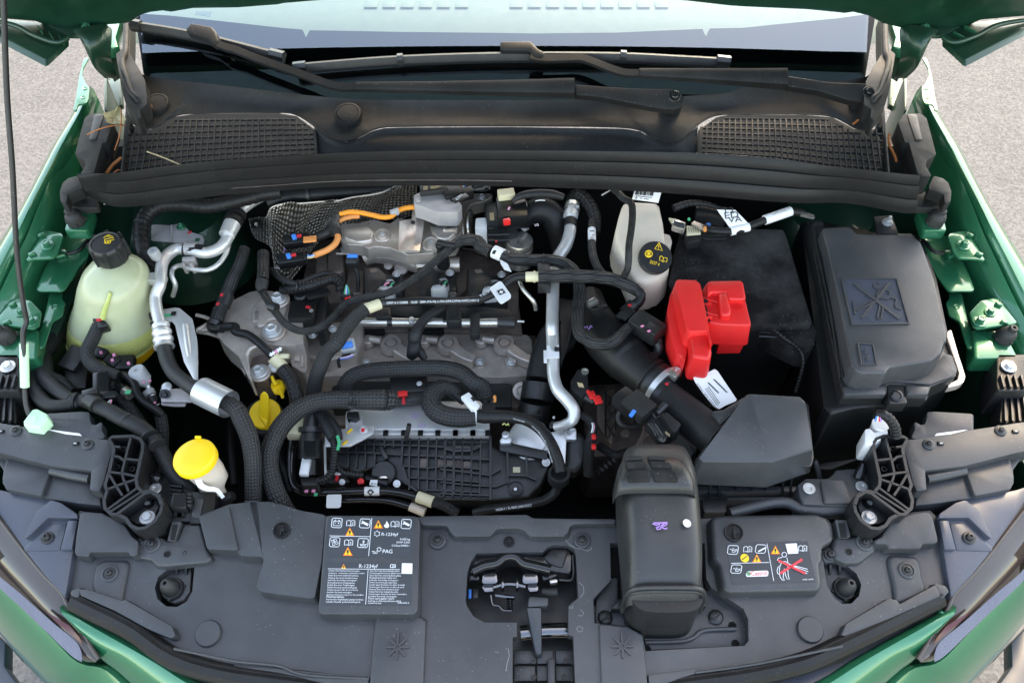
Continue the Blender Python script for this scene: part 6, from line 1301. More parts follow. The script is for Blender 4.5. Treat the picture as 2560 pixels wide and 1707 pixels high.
txt('10',*g('M3',848,522,882,518),.892,'print_white',el);tube('white_tick',g3('M3',850,296,.905,890,288,.905,935,290,.905),('M3',4),'print_white',el,n=6)
fc2=thing('oil_separator_can',g3('M3',705,780,.75)[0],'round metal can with a shiny domed lid on the engine','metal can')
lathe('can',g3('M3',708,790,.79)[0],(0,.02,1),[(.95,-.6),(.97,.3),(.97,.75),(1.0,.8),(1.0,1.0),(.96,1.05),(.96,1.25),(1.0,1.3),(1.0,1.55),(.94,1.66),(.6,1.74),(0,1.78)],'steel',fc2,n=44,sc=('M3',120))
lathe('boss',g3('M3',720,780,.785)[0],(.1,-.9,.5),[(.4,0),(.4,.2),(.25,.25),(0,.25)],'chrome',fc2,sc=('M3',120))
# ------------------------------------------------------------------ long aluminium coolant pipe
ap=thing('long_aluminium_pipe',g3('M3',1000,1200,.80)[0],'long bright aluminium pipe running front to back right of the engine','metal pipe')
tube('pipe',g3('M3',1178,360,.862,1165,470,.86,1155,580,.858,1120,690,.852,1050,800,.846,1015,900,.84,1008,1040,.836,1004,1240,.832,1000,1450,.826)+g3('L3',1002,60,.82,1008,250,.812,1012,420,.804,1050,550,.80,1140,650,.795,1195,740,.79,1180,820,.782,1110,860,.772,1030,880,.762),('M3',[48,52,54,56,56,56,56,57,57,57,57,55,56,58,58,52,46,42]),'aluminium',ap,n=24)
tube('collar',g3('M3',1170,400,.863,1162,440,.862),('M3',66),'aluminium',ap,n=24);tube('rubber_ring',g3('M3',1166,470,.861,1160,530,.86),('M3',60),'rubber',ap,n=24);tube('clamp',g3('M3',1178,335,.864,1176,365,.864),('M3',70),'steel',ap,n=24);screw(ap,g3('M3',1222,345,.87)[0],px('M3',20,g3('M3',1222,345,.87)[0]),'hex',axis=(.6,-.5,.6))
tube('top_hose',g3('M3',1180,345,.863,1185,280,.866,1230,240,.87,1300,290,.868,1360,380,.864,1385,480,.858,1380,580,.85),('M3',[64,66,66,62,58,54,50]),'braid_dark',ap,n=20)
prism('paper_label',g('L3',952,155,1058,150,1062,262,950,268),.8225,.0015,'paper',ap,bev=0);box('label_mark',g3('L3',1042,188,.8245)[0],(.009,.010,.001),'ink',ap,bev=0);box('label_tail',g3('L3',938,255,.818)[0],(.006,.030,.001),'paper',ap,bev=0)
# ------------------------------------------------------------------ hoses and looms over the engine
def hose(name,label,pts,w,mt,cat='hose',n=18,rib=None):
    t=thing(name,pts[len(pts)//2],label,cat);tube('hose',pts,w,mt,t,n=n,rib=rib);return t
t=hose('corner_loom','thin ribbed loom looping from the engine mount over the coils',g3('M2',335,1085,.84,390,1180,.842,450,1270,.842,540,1380,.84,640,1440,.838,740,1452,.838,860,1415,.84,980,1320,.842,1070,1220,.844,1180,1170,.846,1400,1130,.85,1560,1070,.854,1700,980,.858,1850,860,.862,1980,750,.866,2070,670,.868,2180,640,.87,2281,665,.87)+g3('M3',350,690,.868,450,750,.866),('M2',[34]*14+[40,46,52,56,58,58]),'braid_line')
tube('upper_sheath',g3('M2',350,760,.85,350,880,.85,345,1000,.848),('M2',52),'braid_line',t);tube('tape',g3('M2',345,1000,.848,335,1060,.844,345,1100,.842),('M2',[58,56,40]),'tape',t)
for x,y,a in ((440,1240,30),(1395,1125,-15)): tube('clip',g3('M2',x-30,y-10,.845,x+30,y+12,.845),('M2',46),'plastic',t)
tube('paper_sleeve',g3('M3',480,745,.866,560,780,.866),('M3',60),'paper',t);prism('paper_flag',g('M3',535,815,600,850,638,925,575,905,540,850),.868,.0008,'paper',t,bev=0);box('flag_mark',g3('M3',482,750,.8885)[0],(.006,.010,.001),'ink',t,rot=(0,0,-20),bev=0);tube('rising_joint',g3('M2',1910,665,.87,1985,680,.872,2060,690,.872),('M2',36),'rubber',t);lathe('rubber_cap',g3('M2',1925,690,.868)[0],(0,0,1),[(1,-.4),(1,.3),(.8,.6),(0,.65)],'rubber',t,sc=('M2',42));tube('down_hose',g3('M2',1935,700,.865,1950,790,.845,1955,860,.82),('M2',[40,50,62]),'rubber',t)
t=hose('wrapped_hose','braided hose from the cream coupling across the aluminium pipe to the right',g3('M3',880,965,.872,1000,962,.874,1200,965,.874,1400,972,.872,1530,990,.87,1640,1030,.868,1745,1085,.862),('M3',[58,60,60,58,58,58,52]),'braid_line',n=22)
tube('end_elbow',g3('M3',1735,1080,.862,1790,1130,.858,1775,1190,.852,1720,1230,.846),('M3',[50,46,46,50]),'rubber',t);tube('quick_coupling',g3('M3',1730,1220,.846,1640,1300,.838),('M3',[66,62]),'plastic',t);tube('coupling_tail',g3('M3',1640,1300,.838,1570,1370,.828),('M3',44),'plastic',t);box('coupling_clip',g3('M3',1665,1300,.858)[0],(.020,.03,.008),'plastic',t,rot=(0,0,-45));box('red_mark',g3('M3',1690,1222,.866)[0],(.006,.004,.002),'red_mark',t,bev=0)
tube('cream_coupling',g3('M3',765,970,.870,905,968,.872),('M3',46),'cream',t);tube('coupling_ring',g3('M3',832,969,.871,850,969,.871),('M3',54),'cream',t);box('pipe_saddle',g3('M3',925,960,.86)[0],(.020,.06,.02),'plastic',t);tube('saddle_band',g3('M3',920,820,.868,926,820,.868),('M3',62),'plastic',t)
t=hose('printed_hose','smooth black hose with white print running over the coils',g3('M3',770,968,.870,690,972,.868,610,1010,.862,530,1080,.856,430,1140,.85,300,1180,.846,150,1190,.846,0,1190,.846)+g3('M2',1800,1185,.846,1380,1210,.846),('M3',39),'rubber',n=20)
pt=Plane(P(g3('M2',1800,1190,.864)[0]),(0,-.55,.83));txt('GP07-5-7-2/2005   15:50   GRK-ITA-ML11/PA12/PA12/PA6 PA9T(14X11)',*g('M2',1450,1212,2270,1188),Plane(P(g3('M2',1450,1212,.858)[0]),(0,-.75,.66)),'print_white',t,name='print',stretch=1.1)
txt('P-EL-SPN-4/2024',*g('M3',370,1150,560,1040),.872,'print_white',t,name='print',stretch=1.3)
tube('cream_tape',g3('M2',1390,1210,.846,1255,1260,.848),('M2',[48,52]),'cream',t);tube('band',g3('M2',1405,1205,.846,1440,1200,.846),('M2',46),'plastic',t);tube('band',g3('M2',2018,1180,.846,2062,1180,.846),('M2',46),'plastic',t);box('band_post',g3('M2',2042,1220,.82)[0],(.014,.012,.05),'plastic',t)
prism('paper_flag',g('M3',440,1070,540,1000,632,1130,630,1160,548,1212,525,1195),.874,.0008,'paper',t,bev=0,r=.004)
bk=box('flag_mark',g3('M3',545,1103,.8752)[0],(.0125,.0125,.0004),'ink',t,rot=(0,0,30),bev=0);box('mark_hole',g3('M3',546,1104,.8756)[0],(.006,.006,.0004),'paper',bk,rot=(0,0,75),bev=0)
t=hose('braided_hose','braided hose slanting from the cream tape down past the engine mount',g3('M2',1265,1255,.848,1180,1320,.846,1080,1440,.842,1000,1568,.836)+g3('L2',930,200,.826,860,340,.81,820,450,.79,795,600,.76),('M2',[56,62,64,64,64,66,66,66]),'braid',n=20)
t=hose('braided_loop','braided hose dropping from the paper tag and looping under the intake pipe',g3('M3',540,780,.864,640,810,.864,780,822,.864,920,822,.865,1040,830,.866,1150,880,.864,1220,960,.862,1242,1080,.858,1232,1240,.856,1226,1380,.856,1250,1490,.858)+g3('L3',1290,90,.86,1380,140,.86,1480,145,.86,1570,105,.86)+g3('M3',1650,1450,.858,1720,1390,.854),('M3',[52,54,54,54,54,54,54,54,54,54,54,56,56,54,52,48,40]),'braid_line',n=20)
tube('tie',g3('M3',1232,1195,.857,1231,1210,.857),('M3',60),'plastic',t);tube('plug_neck',g3('M3',1710,1395,.854,1780,1370,.852),('M3',44),'plastic',t)
box('plug',g3('M3',1840,1420,.856)[0],(.034,.052,.026),'plastic',t,rot=(0,0,48),bev=.004);box('plug_latch',g3('M3',1890,1440,.872)[0],(.022,.026,.008),'plastic',t,rot=(0,0,48));tube('plug_nose',g3('M3',1890,1480,.85,1960,1550,.84),('M3',[44,36]),'plastic',t);tube('elbow_pipe',g3('L3',1935,130,.84,1950,170,.835,1900,290,.815),('L3',[46,44,44]),'plastic',t)
for x,y in ((1802,1408),(1862,1452)): box('pink_mark',g3('M3',x,y,.8765)[0],(.006,.004,.001),'pink',t,rot=(0,0,30),bev=0)
t=hose('tagged_loom','braided loom with a white sleeve label beside the brake reservoir',g3('M3',1352,480,.865,1352,600,.866,1355,720,.866,1375,820,.866,1420,910,.866,1470,960,.866),('M3',[32,34,36,38,36,34]),'braid_line');tube('white_sleeve',g3('M3',1352,550,.8655,1354,655,.8665),('M3',36),'paper',t);strokes('sleeve_text',[g('M3',1335,565,1375,562),g('M3',1352,602,1378,601),g('M3',1335,622,1374,621)],.889,.0022,'ink',t)
t=hose('brake_hose','ribbed black hose draped over the brake fluid reservoir',g3('M3',1480,160,.93,1560,200,.93,1640,275,.93,1700,310,.93,1715,400,.928,1705,540,.922,1685,680,.915,1680,800,.905,1672,900,.89,1640,965,.875),('M3',[26,30,32,32,32,32,32,32,32,32]),'braid_line',n=14)
t=hose('large_braided_hose','thick braided hose with a frayed end curving down in front of the engine',g3('L2',1500,645,.795,1420,640,.80,1300,640,.80,1140,640,.80,960,640,.80,800,665,.80,660,730,.80,530,850,.80,440,1000,.798,400,1150,.79,420,1330,.78,490,1520,.765,560,1640,.74),('L2',[60,96,92,82,82,82,84,86,86,86,84,84,82]),'braid',n=26)
tube('frayed_end',g3('L2',1440,640,.80,1480,642,.798,1515,648,.794),('L2',[94,88,70]),'braid_line',t,n=30,rib=(.004,.0008));tube('cable_tie',g3('L2',1136,640,.80,1152,640,.80),('L2',88),'plastic',t);box('tie_head',g3('L2',1135,692,.812)[0],(.013,.012,.008),'plastic',t)
t=hose('upper_braided_hose','thick braided hose arching above the intercooler',g3('L2',1060,580,.76,1075,510,.775,1130,440,.785,1240,395,.788,1420,372,.79,1700,360,.79,1960,360,.79,2120,400,.79,2230,490,.788)+g3('L3',380,520,.782,400,620,.77),('L2',[60,66,70,72,74,74,74,74,72,70,64]),'braid',n=24)
t=hose('looped_hose','braided hose bent back in a tight loop above the intercooler',g3('L2',2090,600,.775,2020,545,.78,1940,535,.782,1860,590,.784,1845,680,.784,1900,750,.784,2010,790,.784,2130,800,.784,2240,795,.784),('L2',[46,60,80,88,90,90,90,86,76]),'braid',n=26)
tube('inner_end',g3('L2',1990,540,.778,2070,595,.776,2140,650,.774),('L2',[50,46,44]),'rubber',t);box('white_clip',g3('L2',2195,660,.80)[0],(.036,.018,.01),'white',t,rot=(0,0,-55));box('clip_slot',g3('L2',2222,630,.8055)[0],(.010,.006,.001),'void',t,rot=(0,0,-55),bev=0)
tube('band',g3('L3',296,770,.784,330,770,.784),('L3',80),'white',t,n=26);box('band_lock',g3('L3',318,705,.80)[0],(.010,.010,.006),'white',t)
t=hose('curved_rubber_hose','smooth rubber hose with white print curving around the throttle body',g3('L3',330,780,.784,400,785,.786,520,785,.79,640,790,.792,760,815,.794,860,870,.796,940,950,.796,1010,1070,.794,1055,1190,.79,1075,1290,.785),('L3',[62,66,58,54,52,52,52,52,52,50]),'rubber',n=22)
lathe('tee_cap',g3('L3',434,720,.79)[0],(0,-.1,1),[(1,-1.4),(1,.6),(.92,.75),(0,.75)],'plastic',t,sc=('L3',62));strokes('cap_cross',[g('L3',392,640,476,690),g('L3',395,692,478,640)],.811,.003,'plastic_dark',t,h=.002);box('orange_tab',g3('L3',487,630,.80)[0],(.006,.012,.008),'orange_loom',t)
txt('RCJO MAH DC28',*g('L3',650,812,750,842),.828,'print_white',t,name='print',stretch=1.2)
pts_=g('L3',815,875,870,925,925,1010,965,1110,995,1200)
for i in range(4): txt(('67786 200328 MA','2003/2 RCJO 677','RCJO 123 CC7 67','MAH 3342 DC28 4')[i],pts_[i],pts_[i+1],.822,'print_white',t,name='print',stretch=1.2)
strokes('green_scrawl',[g('L3',555,862,575,850,590,868,608,852,612,868)],.828,.002,'lime',t)
lathe('holder_ring',g3('L3',1060,1300,.775)[0],UP,[(.75,-.9),(1,-.9),(1.02,.1),(1.0,.2),(.74,.2),(.70,.05),(.7,-.4),(0,-.4)],'plastic',t,n=36,sc=('L3',98),ribs=12,ramp=-.03)
tube('lower_run',g3('L3',1055,1400,.75,1020,1470,.74,940,1530,.735)+g3('B3',640,118,.735,450,150,.73,250,175,.73,150,200,.72),('L3',44),'rubber',t,n=16);txt('VACN 1 / 7L-SEX2 (4A5 CCC7',*g('B3',320,185,610,145),.757,'print_white',t,name='print',stretch=1.3)
t=hose('filler_pipe','black tube entering a cream collar beside the engine mount',g3('M1',1890,1420,.80,2000,1415,.808,2100,1415,.812)+g3('L2',100,30,.815,210,60,.815,310,130,.812,400,215,.805,470,300,.79),('L2',38),'rubber',n=16)
tube('cream_collar',g3('L2',435,255,.80,530,350,.785),('L2',[62,52]),'cream',t);tube('collar_ring',g3('L2',430,285,.80,450,268,.80,520,250,.80,580,250,.80),('L2',24),'cream',t);lathe('white_cap',g3('L2',460,350,.775)[0],UP,[(1,0),(1,.4),(.8,.5),(0,.5)],'white',t,sc=('L2',60))
for i,c in enumerate(('white','white','pink','white','white')): tube('tooth',g3('L2',415+20*i,250-12*i,.812,425+20*i,220-12*i,.815),.0025,c,t,n=6)
tube('braided_run',g3('L2',515,360,.785,575,430,.78,620,520,.775,645,620,.765,650,720,.75),('L2',66),'braid_dark',t)
tube('rising_pipe',g3('M1',1930,1360,.81,1990,1200,.82,2070,1000,.835,2140,850,.845,2180,720,.85),('M1',[60,58,56,54,50]),'braid_line',t);tube('coupling',g3('M1',1905,1400,.805,1960,1260,.815),('M1',[54,64]),'plastic',t);tube('coupling',g3('M1',1985,1230,.818,2030,1130,.824),('M1',[66,60]),'plastic',t);tube('coupling_elbow',g3('M1',1890,1370,.80,1890,1420,.80,1990,1425,.806),('M1',46),'plastic',t)
for x,y in ((1940,1210),(1975,1130)): box('red_mark',g3('M1',x,y,.846)[0],(.005,.007,.001),'red_mark',t,bev=0)
# ------------------------------------------------------------------ oil filler and dipstick
of=thing('oil_filler_cap',g3('L2',350,780,.72)[0],'yellow oil filler cap with an upright grip between the thick hoses','oil cap')
lathe('cap',g3('L2',365,760,.735)[0],(0,-.25,1),[(1,-.3),(1.02,.0),(.96,.10),(0,.12)],'yellow',of,n=40,sc=('L2',140));lathe('collar',g3('L2',350,780,.722)[0],(0,-.2,1),[(1,-.4),(1,.0),(.9,.08),(0,.08)],'plastic',of,n=40,sc=('L2',175))
prism('grip',[P(p,z) for p,z in zip(g('L2',318,590,345,558,378,565,395,600,385,830,372,870,300,770),(.785,.79,.79,.785,.745,.742,.745))],None,.016,'yellow',of,bev=.004,seg=3)
dp=thing('dipstick',g3('L2',480,520,.74)[0],'small yellow oil dipstick handle above the oil filler cap','dipstick')
lathe('handle',g3('L2',485,525,.755)[0],(0,-.3,1),[(1,-.3),(1,.4),(.9,.6),(0,.65)],'yellow',dp,n=30,sc=('L2',62));tube('finger',g3('L2',425,430,.775,445,475,.772,470,510,.77),('L2',[14,18,30]),'yellow',dp,n=10);tube('finger',g3('L2',490,545,.77,515,590,.762,525,622,.757),('L2',[28,18,14]),'yellow',dp,n=10);prism('flag',g('L2',420,480,470,455,520,470,540,530,520,580,440,570,415,510),.768,.006,'yellow',dp,bev=.002,r=.004)
# ------------------------------------------------------------------ intercooler and intake manifold
ic=thing('intercooler',g3('L2',1700,850,.70)[0],'flat aluminium intercooler plate above the ribbed manifold','intercooler')
prism('top_plate',g('L2',1180,690,1240,660,2281,640)+g('L3',440,760,445,900)+g('L2',2281,905,1240,905,1080,900,1080,750),.738,.05,'aluminium',ic,bev=.003)
prism('comb_bar',g('L2',1080,912,2281,912)+g('L3',445,905,445,945)+g('L2',2281,950,1080,950),.736,.03,'aluminium',ic,bev=.003)
for k,x in [('L2',v) for v in (1440,1600,1750,1905,2062,2218)]+[('L3',v) for v in (138,292,425)]: box('comb_notch',g3(k,x,935,.737)[0],(.0095,.012,.003),'plastic_dark',ic,bev=.001)
for x,y in ((1705,785),(1762,870)): strokes('blue_stamp',[g('L2',*[v for a in range(0,361,30) for v in (x+32*math.cos(R(a)),y-18*math.sin(R(a)))]),g('L2',x-12,y-5,x-2,y+6,x+10,y-6)],.7382,.0008,'print_purple',ic)
box('lever',g3('L2',1635,930,.752)[0],(.008,.012,.036),'plastic',ic,rot=(-20,15,0))
im=thing('intake_manifold',g3('L2',1800,1300,.60)[0],'black plastic intake manifold covered with a grid of ribs','intake manifold')
MP=Plane(P(g3('L2',1900,960,.728)[0]),(0,-.34,.94))
prism('body',g('L2',985,960,2281,955)+g('L3',440,960,480,1060,600,1110,780,1130,960,1185,965,1250,900,1400,790,1510,460,1540,0,1530)+g('L2',1800,1480,1600,1400,1500,1320,1330,1250,1180,1290,1000,1230),MP.off(-.012),.08,'plastic',im,bev=.006,r=.01,seg=3)
def mrib(pts,k='L2',w=.0022,h=-.016): strokes('rib',[g(k,*pts)],MP,w,'plastic',im,h=h)
for x in (1110,1185,1262,1345): mrib((x,965,x-10,1110));mrib((x,1115,x-5,1240))
for x in (1430,1510,1590): mrib((x,965,x,1060));
for i,x in enumerate((1660,1742,1822,1898,1980,2060,2132,2212)): mrib((x,960,x-6,1060,x-10,1200,x-10,1440+(i > 3)*30))
for i,x in enumerate((45,125,205,288,365)): mrib((x,960,x-5,1140,x-10,1400,x-15,1500),'L3')
mrib((450,955,450,1100,448,1530),'L3',.003)
mrib((1000,990,1600,995,2281,992));mrib((0,992,445,990),'L3');mrib((1020,1030,1300,1035,1700,1045,2000,1060,2040,1075));mrib((1000,1105,1300,1110,1620,1130,2281,1150));mrib((0,1150,450,1170),'L3');mrib((1580,1225,1800,1245,2000,1230,2281,1255));mrib((0,1255,300,1290,440,1310,540,1255),'L3');mrib((1650,1330,1900,1345,2281,1370));mrib((0,1370,300,1400,500,1410,600,1370,605,1310),'L3');mrib((1800,1440,2281,1460));mrib((0,1470,440,1490),'L3');mrib((1590,1060,1580,1200,1640,1380),'L2',.003);mrib((1720,1450,1650,1400,1600,1330),'L2',.003)
mrib((600,1110,605,1310,770,1310,860,1350),'L3',.003);mrib((770,1130,772,1310),'L3',.003);mrib((50,1070,120,1090,260,1090,340,1050),'L3',.004);mrib((2000,1075,2050,1060,2170,1062,2230,1075,2281,1050),'L2',.004)
for pts,k in (((1750,1160,1815,1165,1812,1235,1745,1235),'L2'),((1905,1165,1970,1170,1965,1225,1900,1228),'L2'),((2065,1170,2125,1175,2120,1235,2060,1232),'L2'),((60,1170,120,1175,115,1240,55,1240),'L3'),((135,1180,195,1185,190,1260,130,1255),'L3'),((210,1185,280,1190,280,1280,205,1270),'L3')): prism('tan_panel',g(k,*pts),MP.off(-.0105),.002,'cast_dark',im,bev=0)
box('code_plate',P(g('L3',682,1262)[0],MP.off(-.010)),(.0135,.0105,.001),'cream',im,rot=(20,0,0),bev=0)
lathe('end_boss',P(g('L3',672,1435)[0],MP.off(-.010)),MP.n,[(1,-.1),(1,.12),(.85,.18),(.7,.12),(.45,.1),(.4,.2),(.25,.2),(.2,.1),(0,.1)],'plastic',im,sc=('L3',72),n=36);lathe('stud',P(g('L3',672,1435)[0],MP.off(-.006)),MP.n,[(.2,0),(.2,.25),(0,.3)],'zinc',im,sc=('L3',72),n=12)
screw(im,P(g('L3',945,1195)[0],MP.off(.0)),px('L3',38,P(g('L3',945,1195)[0],MP)),'hex',axis=(0,-.4,.9))
lathe('sensor_seat',P(g('L2',1425,1290)[0],MP.off(-.008)),MP.n,[(1,-.1),(1,.2),(.9,.3),(0,.3)],'plastic',im,sc=('L2',110),n=32);tube('sensor_ring',[P(g('L2',1418,1330)[0],MP.off(.006)),P(g('L2',1418,1345)[0],MP.off(.006))],('L2',54),'steel',im,n=24);tube('sensor_body',[P(g('L2',1270,1335)[0],MP.off(.006)),P(g('L2',1460,1385)[0],MP.off(.008))],('L2',[32,46]),'plastic_dark',im)
prism('arm',g('L2',1370,1055,1410,1040,1465,1150,1430,1175),MP.off(.004),.012,'plastic',im,bev=.002);screw(im,P(g('L2',1540,1385)[0],MP.off(-.004)),px('L2',34,P(g('L2',1540,1385)[0],MP)),'hex',axis=(0,-.4,.9))
prism('red_clip',g('L2',1185,1350,1215,1330,1245,1345,1242,1385,1190,1388),MP.off(.014),.006,'red',im,bev=.001,r=.002);prism('paper_tag',g('L2',1305,1350,1370,1352,1362,1408,1295,1395),MP.off(.016),.001,'paper',im,bev=0);txt('66.01',*g('L2',1308,1390,1355,1398),MP.off(.0165),'ink',im)
# bracket on the intercooler
kb=thing('intercooler_bracket',g3('L2',1000,1100,.70)[0],'bent aluminium bracket with orange marks holding the thick braided hose','bracket')
prism('wing_plate',g('L2',900,930,1110,885,1125,830,1090,790,1085,735,1225,740,1235,860,1342,870,1332,935,1250,985,1120,1050,892,1052),.763,.003,'aluminium',kb,bev=.001,r=.004);prism('cup',g('L2',1088,740,1200,740,1205,790,1170,815,1095,800),.772,.012,'plastic',kb,bev=.003,r=.004)
prism('leg',g('L2',885,1052,905,1052,912,1285,1040,1292,1040,1310,895,1310),.760,.003,'aluminium',kb,bev=.001,drop=(0,1,-.3));prism('foot',g('L2',905,1300,1080,1300,1120,1370,930,1380),.70,.003,'plastic',kb,bev=.001)
lathe('stud',g3('L2',1245,905,.766)[0],(0,-.1,1),[(1,0),(1,.25),(.75,.3),(.75,.7),(.4,.75),(.4,1.5),(0,1.6)],'zinc',kb,sc=('L2',40),n=18);box('red_mark',g3('L2',1238,908,.782)[0],(.006,.008,.001),'red_mark',kb,bev=0)
for x,y in ((1120,915),(1078,1020)): box('orange_mark',g3('L2',x,y,.7645)[0],(.004,.012,.0008),'print_yellow',kb,rot=(0,0,-40),bev=0)
lathe('lower_stud',g3('L2',1055,1370,.70)[0],(0,-.5,.8),[(1,0),(1,.8),(.6,.9),(.6,1.6),(0,1.7)],'zinc',kb,sc=('L2',28),n=12);box('red_mark',g3('L2',1008,1328,.703)[0],(.006,.016,.001),'red_mark',kb,bev=0)
# purge valve
pv=thing('purge_valve',g3('L2',770,1150,.70)[0],'upright black purge valve left of the ribbed manifold','valve')
for y0,y1,r0,r1,m_ in ((740,800,52,58,'plastic'),(800,890,62,72,'plastic'),(885,930,108,108,'plastic'),(930,1000,84,98,'plastic'),(1000,1165,102,106,'plastic'),(1165,1310,64,70,'plastic_dark')):
    tube('section',g3('L2',776-(y0-740)*.02,y0,.775-(y0-740)*.00008,776-(y1-740)*.02,y1,.775-(y1-740)*.00008),('L2',[r0,r1]),m_,pv,n=28)
prism('window',g('L2',715,1000,820,1000,822,1155,705,1155),.778,.004,'plastic_gloss',pv,bev=.001);box('white_clip',g3('L2',725,1240,.758)[0],(.016,.034,.010),'white',pv);prism('base',g('L2',680,1330,830,1325,842,1395,690,1400),.745,.03,'plastic',pv,bev=.003,r=.003);box('cream_spacer',g3('L2',650,870,.755)[0],(.026,.042,.02),'cream',pv,bev=.003)
cl=thing('corrugated_cable',g3('L2',960,1200,.74)[0],'thin corrugated cable with green tracer beside the purge valve','cable')
tube('sheath',g3('L2',870,770,.775,920,860,.778,960,960,.778,985,1060,.776,978,1180,.772,955,1290,.766,900,1345,.76,840,1362,.755),('L2',32),'rubber',cl,rib=(.0045,.0006));tube('taped_part',g3('L2',850,760,.778,930,900,.782,970,990,.782),('L2',[46,52,44]),'tape',cl);tube('taped_part',g3('L2',900,760,.775,960,840,.778,1010,920,.778,1030,990,.776),('L2',[34,40,40,30]),'tape',cl)
tube('green_tracer',g3('L2',1010,960,.785,1025,1020,.782,1010,1090,.778),('L2',14),'green_wire',cl,rib=(.003,.0005));tube('side_run',g3('L2',1000,1225,.76,1050,1280,.758,1130,1300,.756,1240,1310,.754),('L2',26),'rubber',cl,rib=(.0045,.0006))
bt=thing('coolant_tube',g3('L2',1100,1450,.68)[0],'glossy black coolant tube with white sleeves in front of the manifold','tube')
tube('tube',g3('L2',625,960,.73,605,1120,.725,600,1280,.715,625,1400,.71,690,1455,.71,800,1465,.71,1100,1455,.71,1400,1450,.71,1560,1465,.71,1740,1510,.708),('L2',[44,42,40,40,40,40,38,38,38,36]),'plastic_gloss',bt,n=18);tube('second_tube',g3('L2',1040,1530,.69,1300,1525,.69,1480,1540,.69,1660,1590,.688),('L2',36),'plastic_gloss',bt,n=16)
tube('white_sleeve',g3('L2',1722,1500,.708,1862,1550,.706),('L2',54),'cream',bt);tube('white_sleeve',g3('L2',1660,1585,.688,1790,1640,.685),('L2',44),'beige_plastic',bt);tube('braided_run',g3('L2',1850,1545,.706,1960,1580,.70,2080,1650,.69),('L2',46),'braid_dark',bt)
tube('paper_band',g3('L2',1255,1452,.71,1388,1450,.71),('L2',41),'paper',bt);dm=Plane(P(g3('L2',1305,1455,.728)[0]),(0,-.5,.85));strokes('diamond_mark',[g('L2',1305,1438,1330,1460,1305,1484,1282,1460,1305,1438)],dm,.003,'ink',bt)
prism('paper_flag',g('L2',915,1482,1048,1480,1040,1590,1020,1600,910,1600),.716,.0008,'paper',bt,bev=0,r=.003)
for x,y,c in ((735,1450,'pink'),(798,1450,'pink'),(818,1482,'green_wire')): box('dot',g3('L2',x,y,.731)[0],(.006,.006,.002),c,bt,bev=0)
# ------------------------------------------------------------------ throttle body
th=thing('throttle_body',g3('L3',850,1050,.66)[0],'aluminium throttle body with black cover at the end of the manifold','throttle body')
tp=Plane(P(g3('L3',800,980,.735)[0]),(0,-.35,.93))
prism('flange',g('L3',530,1030,600,1015,950,1090,960,1175,600,1105,530,1090),tp.off(-.006),.03,'plastic',th,bev=.003,r=.003)
lathe('housing',P(g('L3',800,1000)[0],tp.off(-.03)),(-.1,-.35,.9),[(1,-.2),(1,.2),(.98,.3),(.86,.36),(.84,.5),(.70,.56),(0,.56)],'aluminium',th,sc=('L3',190),n=40)
prism('side_lug',g('L3',530,1000,560,955,640,960,640,1030,540,1030),tp.off(.006),.02,'zinc',th,bev=.005,r=.006,seg=3);lathe('lug_bolt',P(g('L3',585,960)[0],tp.off(.006)),(0,-.1,1),[(1,0),(1,.8),(.7,.9),(.5,1.1),(0,1.1)],'zinc',th,sc=('L3',34),n=14)
prism('motor_side',g('L3',960,930,1110,905,1130,960,1115,1230,1060,1230,1050,1060),tp.off(.004),.04,'aluminium',th,bev=.004,r=.005);prism('gear_cover',g('L3',1160,930,1260,920,1310,970,1330,1080,1300,1200,1220,1290,1150,1280,1120,1230,1130,990),tp.off(-.004),.05,'plastic',th,bev=.008,r=.010,seg=3)
prism('cast_ear',g('L3',1105,905,1215,900,1218,995,1130,990),tp.off(.012),.02,'zinc',th,bev=.004,r=.003);prism('cast_ear',g('L3',1150,885,1210,885,1212,910,1155,912),tp.off(.018),.01,'zinc',th,bev=.002)
lathe('vent_peg',P(g('L3',1005,870)[0],tp.off(.0)),(0,-.2,1),[(1,0),(1,.9),(.5,1.0),(.5,2.3),(0,2.4)],'plastic',th,sc=('L3',34),n=16);lathe('peg_tip',P(g('L3',1015,800)[0],tp.off(.016)),(0,-.2,1),[(1,0),(1,1.4),(.6,1.8),(0,1.8)],'zinc',th,sc=('L3',13),n=10)
# ------------------------------------------------------------------ tapered charge pipe
cpipe=thing('charge_pipe',g3('L3',860,500,.68)[0],'tapered black charge air pipe standing under the aluminium pipe','air pipe')
tube('cone',g3('M3',1060,1450,.77)+g3('L3',1000,30,.76,930,250,.745,890,470,.73),('L3',[90,95,120,130]),'plastic',cpipe,n=28);tube('collar',g3('L3',880,500,.728,860,650,.715),('L3',[145,148]),'plastic',cpipe,n=32);tube('lower',g3('L3',855,660,.714,830,830,.69),('L3',[138,130]),'plastic',cpipe,n=32)
prism('arrow',g('L3',885,715,905,770,855,765),.745,.002,'plastic_dark',cpipe,bev=0)
wallp=thing('divider_plate',g3('L3',1120,200,.72)[0],'thin black divider plate right of the long aluminium pipe','plate')
prism('plate',g('M3',1060,1150,1300,1200,1200,1568)+g('L3',1120,200,1080,340),.775,.01,'plastic',wallp,bev=.002)
tube('edge',g3('M3',1180,1400,.779)+g3('L3',1140,150,.777,1075,320,.775),.002,'plastic',wallp,n=6)
ss=thing('pressure_sensor',g3('L3',1240,480,.77)[0],'black pressure sensor with a red lock right of the aluminium pipe','sensor')
